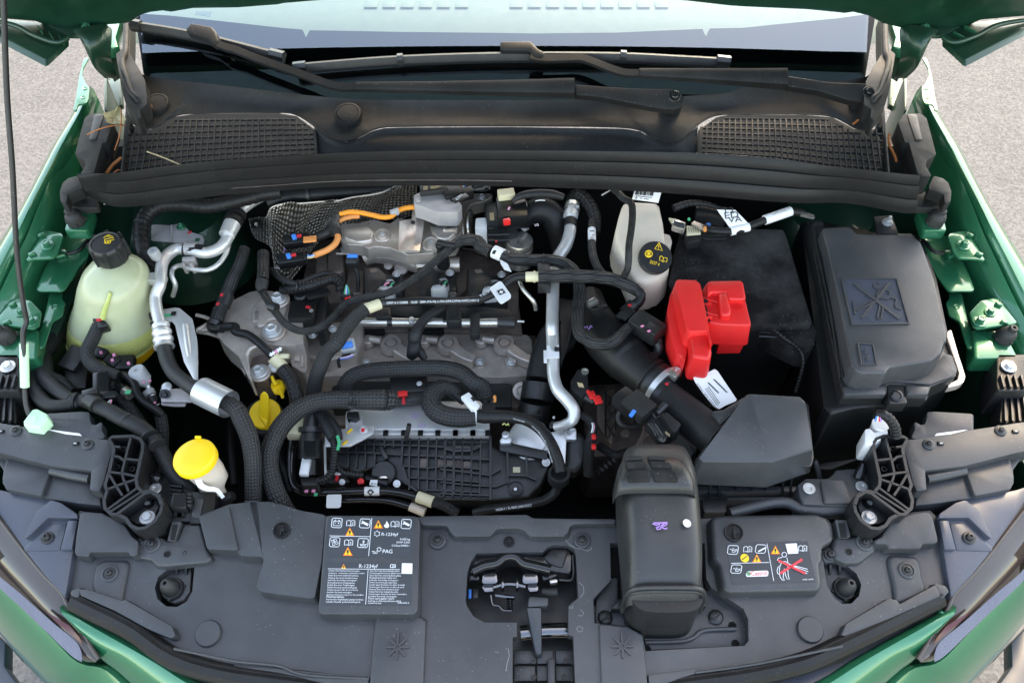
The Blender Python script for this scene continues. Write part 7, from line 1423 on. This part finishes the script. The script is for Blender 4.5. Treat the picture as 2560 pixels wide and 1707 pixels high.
prism('body',g('L3',1160,480,1225,365,1300,360,1315,400,1325,560,1270,620,1180,560),.80,.025,'plastic_matt',ss,bev=.004,r=.005);lathe('eyelet',g3('L3',1290,390,.80)[0],UP,[(1,0),(1,.4),(.6,.4),(.5,.2),(0,.2)],'steel',ss,sc=('L3',34),n=18);tube('neck',g3('L3',1270,590,.79,1370,650,.785),('L3',[56,48]),'plastic',ss)
for x,y,s in ((1355,600,.012),(1405,640,.014),(1322,570,.006),(1360,575,.005)): box('red_lock',g3('L3',x,y,.81)[0],(s,s*1.2,.005),'red',ss,rot=(0,0,15),bev=.001)
for i in range(5): strokes('print',[g('L3',1225+i*10,485+i*2,1240+i*10,525+i*2)],.8003,.0014,'straw_pale',ss)
tube('loom',g3('L3',1250,770,.78,1330,820,.776,1365,880,.77,1350,960,.76,1330,1080,.74,1320,1300,.70),('L3',[30,34,40,44,46,50]),'braid_dark',ss)
for i,c in enumerate(('white','green_wire','pink')): tube('wire',g3('L3',1355+6*i,845,.79,1362+6*i,880,.79,1350+6*i,930,.785),.0012,c,ss,n=6)
for y in (970,1058): box('red_clip',g3('L3',1370,y,.785)[0],(.008,.010,.006),'red',ss)
# radiator-side lattice behind the intake
lt2=thing('lattice_bracket',g3('L3',1510,800,.60)[0],'brown lattice bracket deep between throttle body and intake pipe','bracket')
prism('sheet',g('L3',1395,700,1480,560,1560,540,1580,800,1530,1040,1470,960,1400,850),.66,.01,'cast_dark',lt2,bev=.002)
for a,b in (((1480,580),(1560,700)),((1560,580),(1480,720)),((1480,720),(1570,820)),((1570,720),(1480,850)),((1480,850),(1550,960)),((1560,850),(1490,980)),((1475,560),(1475,960)),((1565,560),(1565,900))): tube('lattice_bar',g3('L3',*a,.667,*b,.667),('L3',9),'plastic_dark',lt2,n=6)
rl=thing('radiator_loom',g3('L3',1450,1250,.66)[0],'ribbed loom disappearing behind the inlet duct','loom')
tube('sheath',g3('L3',1410,1290,.72,1480,1230,.725,1560,1170,.73),('L3',26),'rubber',rl,rib=(.008,.0018));tube('sheath',g3('L3',1420,1050,.70,1560,1130,.71,1680,1100,.71),('L3',40),'braid_dark',rl)
fw=thing('idler_wheel',g3('L3',1880,1030,.62)[0],'dark ring shaped bracket behind the inlet duct','bracket')
tube('rim',g3('L3',1820,880,.70,1800,960,.70,1750,1040,.70,1745,1100,.70),('L3',14),'cast_dark',fw);lathe('wheel',g3('L3',1890,1040,.68)[0],(0,-.5,.9),[(1,0),(1,.15),(.7,.2),(.55,.0),(0,0)],'cast_dark',fw,sc=('L3',130))
# copper pipe stub, capillary
tube('copper_pipe',g3('M3',705,1000,.85,740,1080,.845,800,1150,.838,840,1200,.83,855,1260,.815),('M3',20),'steel',None,lab='thin bent bronze coloured pipe left of the aluminium pipe',cat='metal pipe')

t=small('red_stripe_sensor','black sensor with a red lock between the two thick braided hoses',g3('L2',1640,610,.755)[0],(.052,.026,.02),'plastic',(10,0,8),[('red_lock',g3('L2',1592,585,.775)[0],(.018,.010,.006),'red',(10,0,5)),('red_stripe',g3('L2',1600,640,.768)[0],(.006,.018,.003),'red_mark',(10,0,5)),('upper_block',g3('L2',1650,520,.755)[0],(.060,.040,.03),'plastic_dark',(5,0,5))],'sensor')
screw(t,g3('L2',1740,495,.775)[0],px('L2',26,g3('L2',1740,495,.775)[0]),'hex')
gb=thing('gearbox',g3('L3',1600,900,.40)[0],'dark cast gearbox housing deep below the intake pipe','gearbox')
prism('housing',g('L3',1250,500,2300,450,2300,1100,1300,1150),.50,.15,'cast_dark',gb,bev=.02,r=.02)
for x,y in ((1450,700),(1650,950),(1850,650),(2050,900)): lathe('bolt_boss',g3('L3',x,y,.50)[0],UP,[(1,0),(.9,.6),(.5,.7),(.5,1.1),(0,1.1)],'cast',gb,sc=('L3',45),n=16)
for i,(a,b,c,d,e,f) in enumerate(((200,900,300,1200,330,1500),(480,950,520,1200,600,1450),(80,700,60,1000,90,1400),(1900,1480,2100,1500,2281,1540))): tube('lower_hose',g3('L2',a,b,.60-.02*i,c,d,.58,e,f,.56),('L2',40),'rubber',None,lab=('black hose hanging deep behind the zinc sleeve hose','black hose deep below the purge valve','black hose deep behind the washer filler cap','black hose deep below the ribbed manifold')[i],cat='hose',grp=None)
# ================================================================== RIGHT SIDE OF THE BAY
# ------------------------------------------------------------------ intake pipe from the filter box
ip=thing('intake_pipe',g3('L3',1650,300,.72)[0],'large matt black rubber intake pipe with a bright steel clamp','air hose')
tube('pipe',g3('M3',1330,1150,.80,1360,1290,.805,1420,1430,.81)+g3('L3',1500,110,.812,1640,250,.812,1770,370,.812,1900,470,.812,1960,520,.812),('L3',[120,150,190,215,215,190,190,190]),'rubber',ip,n=36)
tube('collar_ridge',g3('L3',1665,270,.812,1695,298,.812),('L3',[222,205]),'rubber',ip,n=36);tube('rib_ring',g3('L3',1862,440,.812,1885,458,.812),('L3',204),'rubber',ip,n=36);tube('mouth_ring',g3('L3',1905,478,.812,2010,560,.812),('L3',200),'plastic',ip,n=36)
tube('steel_clamp',g3('L3',1958,516,.812,1998,548,.812),('L3',210),'zinc',ip,n=40);box('clamp_ear',g3('L3',2085,410,.845)[0],(.018,.02,.014),'steel',ip,rot=(0,0,-40));lathe('clamp_screw',g3('L3',2105,385,.845)[0],(.35,-.35,.85),[(1,-.2),(1,.2),(.65,.25),(.65,.8),(.3,.85),(0,.7)],'zinc',ip,sc=('L3',44),n=16)
lathe('stub',g3('L3',1880,290,.83)[0],(.2,.1,1),[(1.3,-.2),(1.3,.2),(1,.3),(.9,1.6),(0,1.6)],'rubber',ip,sc=('L3',45));box('red_dot',g3('L3',2022,498,.852)[0],(.006,.005,.001),'red_mark',ip,bev=0)
strokes('purple_mark',[g('M3',1275,1410,1300,1425,1310,1410,1325,1440,1345,1405,1355,1420)],.848,.002,'print_purple',ip)
lathe('top_ring',g3('M3',1400,1230,.835)[0],(-.1,.4,.9),[(1,-.2),(1,.1),(.92,.14),(.86,.02),(0,.02)],'plastic',ip,sc=('M3',90));box('brass_union',g3('M3',1355,1200,.845)[0],(.022,.012,.012),'steel',ip,rot=(0,0,30))
# ------------------------------------------------------------------ air filter box
ab2=thing('air_filter_box',g3('L4',1000,1200,.66)[0],'grey plastic air filter box with a slanting lid','air filter box')
top=.885
prism('lid',[P(p,z) for p,z in zip(g('L4',520,1150,610,1040,950,590,1000,585,1420,608,1470,650,1480,700,1540,1070,1530,1085,1180,1190,560,1192),(.872,.878,.888,.888,.886,.884,.884,.872,.872,.868,.868))],None,.05,'panel',ab2,bev=.008,seg=3,taper=.010)
prism('lid_lower',g('L4',470,1200,560,1080,940,640,1500,660,1550,1150,1530,1230,1300,1245,520,1215),.84,.02,'plastic',ab2,bev=.006,r=.006)
prism('base_box',g('L4',470,1270,520,1180,1520,1190,1530,1230,1400,1285,1390,1290),.80,.10,'plastic',ab2,bev=.003)
prism('outlet_web',g('L4',640,730,740,720,930,600,960,640,720,860),.86,.03,'panel',ab2,bev=.004)
tube('outlet',g3('L4',185,600,.812,300,690,.815,450,800,.82,600,920,.825,720,1010,.83),('L4',[170,168,168,172,180]),'plastic_matt',ab2,n=36)
tube('outlet_rim',g3('L4',172,590,.812,215,622,.812),('L4',[182,180]),'plastic',ab2,n=36)
prism('side_fin',g('L4',330,930,440,1030,500,1080,450,1150,440,1040),.80,.02,'panel',ab2,bev=.002)
for i,x in enumerate((650,730,1295,1365)): tube('clip_strap',g3('L4',x,1290,.80,x-20,1400,.785,x-30,1520,.77),('L4',12),'plastic_dark',ab2,n=8)
for x in (870,1005,1125): tube('rib',g3('L4',x,1330,.79,x-10,1410,.78,x-20,1500,.765),('L4',[5,12,5]),'plastic_dark',ab2,n=8)
prism('base_flange',g('L4',440,1402,1400,1400,1405,1460,440,1468),.775,.02,'panel',ab2,bev=.003);prism('base_flange',g('L4',440,1490,1400,1490,1400,1525,440,1525),.765,.02,'panel',ab2,bev=.003)
prism('latch',g('L4',550,1510,790,1508,770,1565,770,1640,570,1640,555,1560),.775,.02,'plastic',ab2,bev=.003,r=.003);tube('orange_wire',g3('L4',440,1535,.755,600,1530,.755),('L4',9),'orange_loom',ab2,n=6);tube('orange_wire',g3('L4',800,1530,.755,1190,1515,.755),('L4',7),'straw',ab2,n=6)
strokes('moulded_arrow',[g('L4',488,665,490,710,510,715,492,715,488,665)],.877,.001,'plastic_dark',ab2);strokes('moulded_mark',[g('L4',400,628,425,615,425,640,402,645,400,628)],.876,.001,'plastic_dark',ab2)
tube('side_post',g3('L4',1560,1180,.80,1600,1330,.78),('L4',24),'panel',ab2)
# air flow meter
mf=thing('air_flow_meter',g3('L3',1950,850,.78)[0],'black air flow meter with a blue connector on the intake outlet','sensor')
prism('plate',g('L4',100,760,180,730,290,810,370,850,340,920,270,960,200,990,160,960,60,840),.838,.02,'plastic',mf,bev=.003,r=.005);prism('grey_block',g('L4',180,760,240,740,310,800,370,850,320,930,290,920),.85,.02,'plastic_matt',mf,bev=.003)
for x,y in ((140,770),(190,985)): lathe('boss',g3('L4',x,y,.838)[0],(.3,-.2,.9),[(1,-.4),(1,.4),(.8,.5),(.4,.5),(.35,.3),(0,.3)],'plastic',mf,sc=('L4',42),n=20)
tube('boss_pipe',g3('L4',230,680,.85,150,760,.845),('L4',34),'plastic',mf);box('plug',g3('L3',1770,700,.845)[0],(.034,.040,.022),'plastic_matt',mf,rot=(0,0,42),bev=.003);box('plug_front',g3('L3',1690,680,.84)[0],(.030,.046,.024),'plastic_dark',mf,rot=(0,0,42),bev=.003)
box('blue_lock',g3('L3',1715,760,.86)[0],(.007,.015,.006),'blue',mf,rot=(0,0,-35));tube('tail',g3('L3',1640,700,.83,1590,780,.82,1610,850,.815,1700,880,.81,1760,870,.81),('L3',28),'rubber',mf);
for i in range(3): tube('wire',g3('L3',1850+30*i,850,.85,1900+25*i,910,.848,1920+30*i,960,.845),.0014,'plastic',mf,n=6)
strokes('print',[g('L4',225,920+i*8,265,950+i*8) for i in range(3)],.8385,.001,'straw_pale',mf)
# ------------------------------------------------------------------ brake fluid reservoir
bf=thing('brake_fluid_reservoir',g3('M3',1820,900,.80)[0],'beige brake fluid reservoir with a black DOT 4 cap','brake reservoir')
prism('body',[P(p,z) for p,z in zip(g('M3',1632,300,1720,290,1930,298,1958,330,1990,470,2010,660,2060,740,2040,900,1960,985,1840,1025,1730,1000,1690,900,1620,760,1570,640,1562,560,1592,430),(.905,.905,.905,.904,.90,.892,.885,.875,.868,.864,.866,.872,.88,.888,.892,.90))],None,.06,'beige_plastic',bf,bev=.010,seg=3,taper=.004)
prism('lower_tank',g('M3',1580,620,1700,560,2000,600,2060,780,2030,920,1900,1040,1720,1040,1640,850),.845,.06,'beige_plastic',bf,bev=.006,r=.01);tube('spout',g3('M3',1770,1010,.83,1780,1060,.81),('M3',52),'cream',bf)
prism('side_ear',g('M3',1990,580,2050,600,2068,660,2040,700,2000,680),.875,.03,'beige_plastic',bf,bev=.005,r=.005)
cc=P(g3('M3',1918,800,.892)[0]);cax=Vector((.08,-.42,.88)).normalized();cr_=px('M3',150,cc)
cp2=lathe('cap',cc,cax,[(.94,-.35),(.97,-.3),(1.0,-.05),(1.0,.10),(.95,.16),(.90,.16),(0,.16)],'plastic_dark',bf,n=72,sc=cr_,ribs=36,ramp=.015)
cq=Plane(cc+cax*(cr_*.163),cax)
strokes('warning_triangle',[g('M3',1952,668,1980,738,1912,722,1952,668),g('M3',1950,690,1947,712),g('M3',1946,718,1946,724)],cq,.0012,'print_yellow',cp2)
flat('brake_icon',g('M3',*[v for a in range(0,360,30) for v in (1860+36*math.cos(R(a)),765-34*math.sin(R(a)))]),cq.off(.0005),'print_yellow',cp2)
strokes('brake_ring',[g('M3',*[v for a in range(0,361,30) for v in (1860+17*math.cos(R(a)),765-16*math.sin(R(a)))]),g('M3',1838,748,1834,765,1838,782),g('M3',1882,748,1886,765,1882,782)],cq.off(.0004),.0009,'print_black',cp2)
strokes('book_icon',[g('M3',1990,802,1974,785,1960,790,1954,826,1970,824,1984,838,2002,830,2018,842,2024,806,2008,800,1990,802,1984,838)],cq,.0010,'print_yellow',cp2)
txt('DOT 4',*g('M3',1868,850,1950,876),cq,'print_yellow',cp2,stretch=1.5)
lathe('centre_pip',P(g('M3',1932,770)[0],cq),cax,[(.0022,0),(.0018,.0008),(0,.0008)],'plastic',cp2,n=12)
bl=thing('barcode_tag',g3('M3',1840,240,.90)[0],'white barcode tag standing behind the brake reservoir','paper tag')
bz=Plane(P(g3('M3',1840,270,.915)[0]),(0,-.85,.5))
prism('tag',g('M3',1735,197,1973,215,1945,312,1712,280),bz,.0008,'paper',bl,bev=0)
random.seed(3);x=1748;bars=[]
while x < 1912: bars.append(g('M3',x,205+(x-1748)*.07,x-8,238+(x-1748)*.07));x+=random.choice((6,8,10,13))
strokes('bars',bars,bz,.0016,'ink',bl);strokes('small_print',[g('M3',1745,250,1890,264),g('M3',1740,266,1750,256,1756,268,1746,276,1740,266),g('M3',1780,270,1800,272),g('M3',1815,275,1860,279)],bz,.0011,'ink',bl)
hl_=thing('spring_wire',g3('M3',1750,170,.93)[0],'thin curved wire with a clip behind the brake reservoir','wire')
tube('wire',g3('M3',1440,245,.925,1540,190,.93,1660,178,.932,1790,168,.934,1930,165,.934,2060,182,.932),('M3',6),'zinc',hl_,n=6);lathe('clip',g3('M3',1792,175,.934)[0],(0,-.4,.9),[(1,0),(1,.4),(.6,.5),(.5,.2),(0,.2)],'plastic',hl_,sc=('M3',26),n=14)
# ------------------------------------------------------------------ battery
ba=thing('battery',g3('M4',900,1000,.66)[0],'black felt covered car battery under the red terminal cover','battery')
prism('felt_top',g('M4',360,560,560,520,1280,540,1310,600,1540,1360,1530,1392,960,1412,600,1430,260,1000,300,760),.862,.012,'felt',ba,bev=.005,r=.006,seg=3)
prism('case',g('M4',370,580,1270,560,1510,1370,540,1440,280,1000),.852,.19,'plastic_dark',ba,bev=.003)
prism('front_flap',g('M4',1060,1400,1540,1370,1575,1440,1560,1568)+g('L4',1510,160,1440,160) ,.845,.05,'felt',ba,bev=.003)
for y in (1462,1500): tube('case_rib',g3('M4',1060,y,.84,1215,y+8,.84),('M4',9),'plastic',ba,n=6)
tube('case_rib',g3('L4',640,95,.835,860,110,.835),('L4',8),'plastic',ba,n=6)
tube('vent_tube',g3('M4',1170,1420,.85,1240,1480,.848,1320,1540,.845)+g3('L4',1380,150,.842,1440,220,.84,1455,300,.83,1430,420,.81,1385,570,.78),('M4',17),'rubber',ba,rib=(.006,.0005))
rc=thing('battery_terminal_cover',g3('M4',600,1300,.84)[0],'bright red plastic battery terminal cover','terminal cover')
prism('left_shell',g('M4',322,1002,345,993,495,998,535,1030,552,1090,612,1420,625,1568)+g('L4',640,150,600,20,440,30)+g('M4',412,1425,330,1080),.902,.05,'red',rc,bev=.005,seg=3,taper=.008)
prism('left_side',g('M4',320,1005,410,1420,440,1470,440,1568)+g('L4',400,300,370,245,330,240)+g('M4',260,1480,245,1260,270,1130),.872,.04,'red',rc,bev=.004)
prism('front_spout',g('L4',440,32,612,20,622,120,642,200,630,270,600,270,470,250,465,160),.893,.05,'red',rc,bev=.005,seg=3,taper=.004);prism('spout_tip',g('L4',478,262,632,275,600,388,432,385),.855,.02,'red',rc,bev=.004)
prism('right_base',g('M4',600,1020,620,1003,900,1000,920,1020,942,1140,938,1165,990,1380,980,1400,745,1392,610,1370,560,1080),.890,.04,'red',rc,bev=.005,seg=3,taper=.006)
prism('top_block',g('M4',600,1030,625,1005,895,1002,918,1025,940,1150,930,1168,790,1165,770,1105,640,1105,605,1140),.902,.015,'red',rc,bev=.004,seg=3)
prism('stem_block',g('M4',700,1110,780,1110,815,1270,805,1310,725,1305),.902,.015,'red',rc,bev=.004,seg=3)
prism('front_block',g('M4',715,1390,985,1395,990,1400,935,1500,725,1505),.862,.04,'red',rc,bev=.004);prism('front_rib_wall',g('M4',610,1380,715,1380,720,1500,630,1490),.858,.02,'red',rc,bev=.002)
for x in (640,665,690): tube('rib',g3('M4',x,1385,.862,x+6,1490,.858),('M4',6),'red',rc,n=6)
for y in (1180,1300):
    h_=prism('hinge',g('M4',555,y-25,640,y-20,650,y+30,575,y+35),.894,.01,'red',rc,bev=.002);box('hinge_slot',g3('M4',575,y,.895)[0],(.011,.010,.002),'plastic_dark',h_,bev=0);tube('hinge_pin',g3('M4',528,y-30,.895,690,y-15+30,.895),('M4',7),'red',h_,n=8)
tube('gap',g3('M4',545,1100,.893,620,1370,.89),('M4',9),'plastic_dark',rc,n=6);strokes('plus_mark',[g('M4',*[v for a in range(0,361,30) for v in (875+35*math.cos(R(a)),1235-30*math.sin(R(a)))]),g('M4',850,1235,900,1235),g('M4',875,1215,875,1255)],.8903,.0010,'red',rc,h=.0008)
tube('cable',g3('L4',520,400,.84,500,440,.83,540,560,.81,620,680,.79),('L4',46),'rubber',rc)
tg=thing('electrical_tag',g3('L4',680,550,.82)[0],'white folded barcode tag hanging below the red cover','paper tag')
tz=Plane(P(g3('L4',680,560,.845)[0]),(-.1,-.35,.93))
prism('sheet',g('L4',475,440,560,415,665,365,690,380,862,635,855,650,760,690,705,722,660,700,560,580,490,480),tz,.0008,'paper',tg,bev=0)
strokes('bars',[g('L4',655+i*9,455+i*9,672+i*9+6,455+i*9+20) for i in range(12)],tz,.0016,'ink',tg);strokes('bars',[g('L4',605+i*9,485+i*9,622+i*9+8,485+i*9+22) for i in range(9)],tz,.0016,'ink',tg)
txt('PINOULE ELECTRIQUE',*g('L4',690,715,512,490),tz,'ink',tg,stretch=1.0);strokes('small_print',[g('L4',580+i*14,540-i*10,690+i*10,690-i*10) for i in range(3)],tz,.0007,'ink',tg)
# earth cable with labels
ec=thing('battery_cable',g3('M4',900,520,.87)[0],'black battery cable with two white labels behind the battery','cable')
tube('cable',g3('M4',570,530,.89,640,555,.893,760,565,.896,880,555,.898,1000,510,.90,1150,450,.902,1300,395,.902,1400,395,.90,1460,410,.896),('M4',34),'rubber',ec)
tube('lug',g3('M4',585,545,.892,470,490,.89),('M4',[26,22]),'steel',ec,sec=[(-1,-.5),(-1,.5),(1,.5),(1,-.5)],up=(0,0,1));prism('clamp',g('M4',290,470,330,450,415,480,395,545,285,510),.897,.012,'steel',ec,bev=.003);prism('clamp_tip',g('M4',255,440,330,455,300,510),.893,.004,'cream',ec,bev=.001)
for i in range(5): tube('clamp_groove',g3('M4',300,470+i*10,.8975,395,495+i*10,.8975),.0006,'plastic',ec,n=5)
tube('lug',g3('M4',1430,405,.90,1550,440,.895),('M4',[26,20]),'steel',ec,sec=[(-1,-.5),(-1,.5),(1,.5),(1,-.5)],up=(0,0,1));lathe('green_cap',g3('M4',437,455,.90)[0],UP,[(1,-.8),(1,.5),(.8,.7),(0,.7)],'green_wire',ec,sc=('M4',13),n=12);box('copper_end',g3('M4',578,545,.90)[0],(.006,.010,.008),'orange_loom',ec)
tube('white_label',g3('M4',1110,465,.902,1340,385,.903),('M4',44),'paper',ec,n=20);tube('white_label',g3('M4',805,565,.897,970,525,.90),('M4',40),'paper',ec,n=20)
txt('CAMPULUNG',*g('M4',1180,425,1308,388),.927,'ink',ec,stretch=1.5)
fz=Plane(P(g3('M4',800,460,.91)[0]),(0,-.5,.85));prism('label_flag',g('M4',686,372,850,375,970,500,800,530),fz,.0008,'paper',ec,bev=0)
for s_,a,b in (('T2',(735,410),(840,405)),('ED',(760,455),(880,440)),('VA',(790,490),(910,478))): txt(s_,*g('M4',*a,*b),fz,'ink',ec,stretch=.8)
sn=thing('battery_sensor',g3('M4',480,600,.83)[0],'black battery sensor block with a cream tag under the cable clamp','sensor')
prism('block',g('M4',395,590,420,555,545,560,560,600,540,645,420,665),.878,.03,'plastic',sn,bev=.004);prism('cream_tag',g('M4',415,510,530,530,545,580,420,590),.885,.004,'cream',sn,bev=.001);strokes('tag_print',[g('M4',430+i*20,530,440+i*20,575) for i in range(5)],.8855,.0008,'rubber_soft',sn)
box('rear_block',g3('M4',620,440,.87)[0],(.05,.03,.03),'plastic',sn,rot=(0,0,-10));box('blue_tab',g3('M4',610,510,.882)[0],(.008,.008,.008),'blue',sn);tube('rear_loom',g3('M4',300,360,.89,450,315,.892,600,325,.892,720,370,.89,800,430,.886),('M4',[34,30,22,18,18]),'tape',sn,rib=(.008,.0006))
for i,y in enumerate((600,630)): tube('wire',g3('M4',560,y,.875,650,y+6,.873,770,y,.868),('M4',8),'plastic',sn,n=6)
# ------------------------------------------------------------------ fuse box
fb=thing('fuse_box',g3('M5',900,1100,.62)[0],'large black fuse box with an embossed warning picture on its lid','fuse box')
fz_=.905
prism('lower_body',g('M5',150,480,330,470,1140,620,1250,800,1480,1560)+g('L5',1560,380,1530,440,1300,590,1280,640,620,720,420,770,350,700),.845,.20,'plastic_dark',fb,bev=.006,r=.006)
prism('rim',g('M5',205,470,345,455,360,520,590,512,655,580,1135,582,1240,660,1360,980,1460,1460)+g('L5',1420,220,1500,240,1545,370,1530,430,1310,520,1285,590,1100,588,1075,500,920,500,915,588,530,592,515,560,490,430),.868,.03,'plastic',fb,bev=.004,r=.004,seg=3)
prism('lid',g('M5',335,532,588,522,652,590,1125,590,1215,655,1245,720,1340,990,1448,1470,1450,1540)+g('L5',1430,120,1400,220,1310,290,945,345,918,375,908,398,700,397,640,370,600,310,555,100)+g('M5',480,1130,390,720),fz_,.036,'panel',fb,bev=.006,r=.008,seg=3,taper=.004)
prism('edge_wall',g('M5',205,470,345,460,470,1120,560,1600,500,1600,380,1100,290,760),.873,.02,'plastic',fb,bev=.003)
for f_,m_ in ((.3,'plastic_matt'),(.7,'plastic')): tube('rim_bead',g3('M5',230+110*f_,560,.879,330+90*f_,1000,.879,390+100*f_,1300,.879)+g3('L5',420+90*f_,60,.879,480+60*f_,430,.877),('M5',12),m_,fb,n=8)
prism('front_step',g('L5',520,515,905,512,912,590,540,592),.872,.01,'panel',fb,bev=.003);prism('front_step',g('L5',1085,505,1300,515,1285,590,1100,588),.872,.01,'panel',fb,bev=.003)
prism('latch_plate',g('L5',920,505,1065,500,1085,590,1100,668,935,672,925,600),.866,.02,'plastic',fb,bev=.002,r=.003)
lathe('latch_knob',g3('L5',1000,605,.868)[0],(0,-.3,1),[(1,0),(1,.3),(.7,.4),(.6,.2),(0,.2)],'plastic_gloss',fb,sc=('L5',55),n=24);box('amber_slot',g3('L5',1228,610,.85)[0],(.014,.006,.004),'steel',fb)
prism('corner_pad',g('L5',1340,330,1430,230,1490,250,1535,380,1500,430,1300,500,1000,470,1000,450,1250,420),.872,.008,'panel',fb,bev=.003,r=.006)
# embossed pictures
EZ=fz_+.0002
prism('picture_field',g('M5',512,988,1000,992,1108,1385,608,1398),fz_+.0006,.002,'headlamp_plastic',fb,bev=0)
strokes('picture_frame',[g('M5',512,986,1000,990,1112,1388,606,1400,512,986)],fz_+.0004,.003,'panel',fb,h=.0016)
strokes('cross',[g('M5',615,1030,1025,1348),g('M5',935,1032,692,1340)],fz_+.0006,.0042,'panel',fb,h=.0014)
strokes('figure',[g('M5',*[v for a in range(40,361,25) for v in (828+30*math.cos(R(a)),1050-28*math.sin(R(a)))]),g('M5',850,1090,832,1120,830,1150),g('M5',900,1085,935,1100,945,1115,930,1125),g('M5',850,1160,925,1172,940,1155),g('M5',945,1158,990,1165,1000,1185,990,1220,1000,1250,1045,1260),g('M5',860,1200,830,1330,838,1350,862,1345,885,1230),g('M5',615,1190,632,1310),g('M5',630,1262,720,1210,790,1185),g('M5',640,1275,740,1235,790,1195)],fz_+.0006,.0022,'panel',fb,h=.0012)
prism('bolt_field',g('L5',680,152,780,152,808,312,705,322),fz_+.0006,.002,'headlamp_plastic',fb,bev=0);strokes('bolt_frame',[g('L5',658,140,790,148,825,325,690,330,658,140)],fz_+.0004,.0026,'panel',fb,h=.0014);strokes('lightning',[g('L5',740,180,715,235,755,240,730,290),g('L5',728,268,742,290,768,280)],fz_+.0006,.0018,'panel',fb,h=.0010)
prism('rear_clip',g('M5',250,465,335,458,350,500,260,508),.885,.02,'plastic',fb,bev=.002)
pl_=thing('fuse_box_bracket',g3('M5',905,500,.86)[0],'dark bracket with a shiny nut behind the fuse box','bracket')
prism('plate',g('M5',798,430,960,420,1020,582,835,588),.885,.004,'plastic',pl_,bev=.001);lathe('nut',g3('M5',918,490,.887)[0],(0,-.1,1),[(1,0),(1,.25),(.75,.3),(.7,.75),(.35,.8),(.3,1.8),(0,1.9)],'zinc',pl_,sc=('M5',46),n=18)
se=thing('shield_edge',g3('L5',1500,300,.80)[0],'bare metal edge strip standing right of the fuse box','metal strip')
prism('strip',g('M5',1460,1450,1490,1440,1525,1560)+g('L5',1560,260,1585,330,1615,430,1600,480,1560,505,1455,530,1470,495,1545,460,1560,400,1500,230,1440,60),.85,.012,'shield',se,bev=.002,r=.002)
# headlight plug on the right
hp=thing('headlight_plug',g3('L5',840,900,.80)[0],'light grey headlight plug with coloured wires at the right bracket','connector')
lathe('collar',g3('L5',850,880,.845)[0],(0,.1,1),[(.9,-1.0),(1,-.9),(1,.4),(1.05,.45),(1.05,.6),(.85,.65),(0,.6)],'white',hp,sc=('L5',72),n=28);prism('body',g('L5',722,900,770,890,800,930,920,900,930,940,780,1040,720,1030),.85,.04,'white',hp,bev=.004,r=.004)
for i,c in enumerate(('blue','white','red','print_purple')): tube('wire',g3('L5',815+16*i,830,.875,825+10*i,790,.88,840,760,.875),.0014,c,hp,n=6)
tube('loom',g3('L5',830,790,.872,860,765,.88,930,800,.878,985,880,.865,1000,960,.85),('L5',[40,42,44,44,44]),'rubber',hp,rib=(.006,.0006))
# dark shapes deep in the right corner
dk=thing('right_chassis_leg',g3('L5',500,1050,.60)[0],'dark chassis leg deep between filter box and right headlight','chassis leg')
tube('leg',g3('L5',330,900,.66,520,1000,.66,760,980,.68),('L5',40),'paint',dk);prism('plate',g('L5',300,1100,700,960,720,1150,420,1260,280,1250),.70,.02,'plastic_dark',dk,bev=.004);tube('rod',g3('L5',310,960,.72,390,1110,.72),('L5',8),'plastic',dk,n=6)
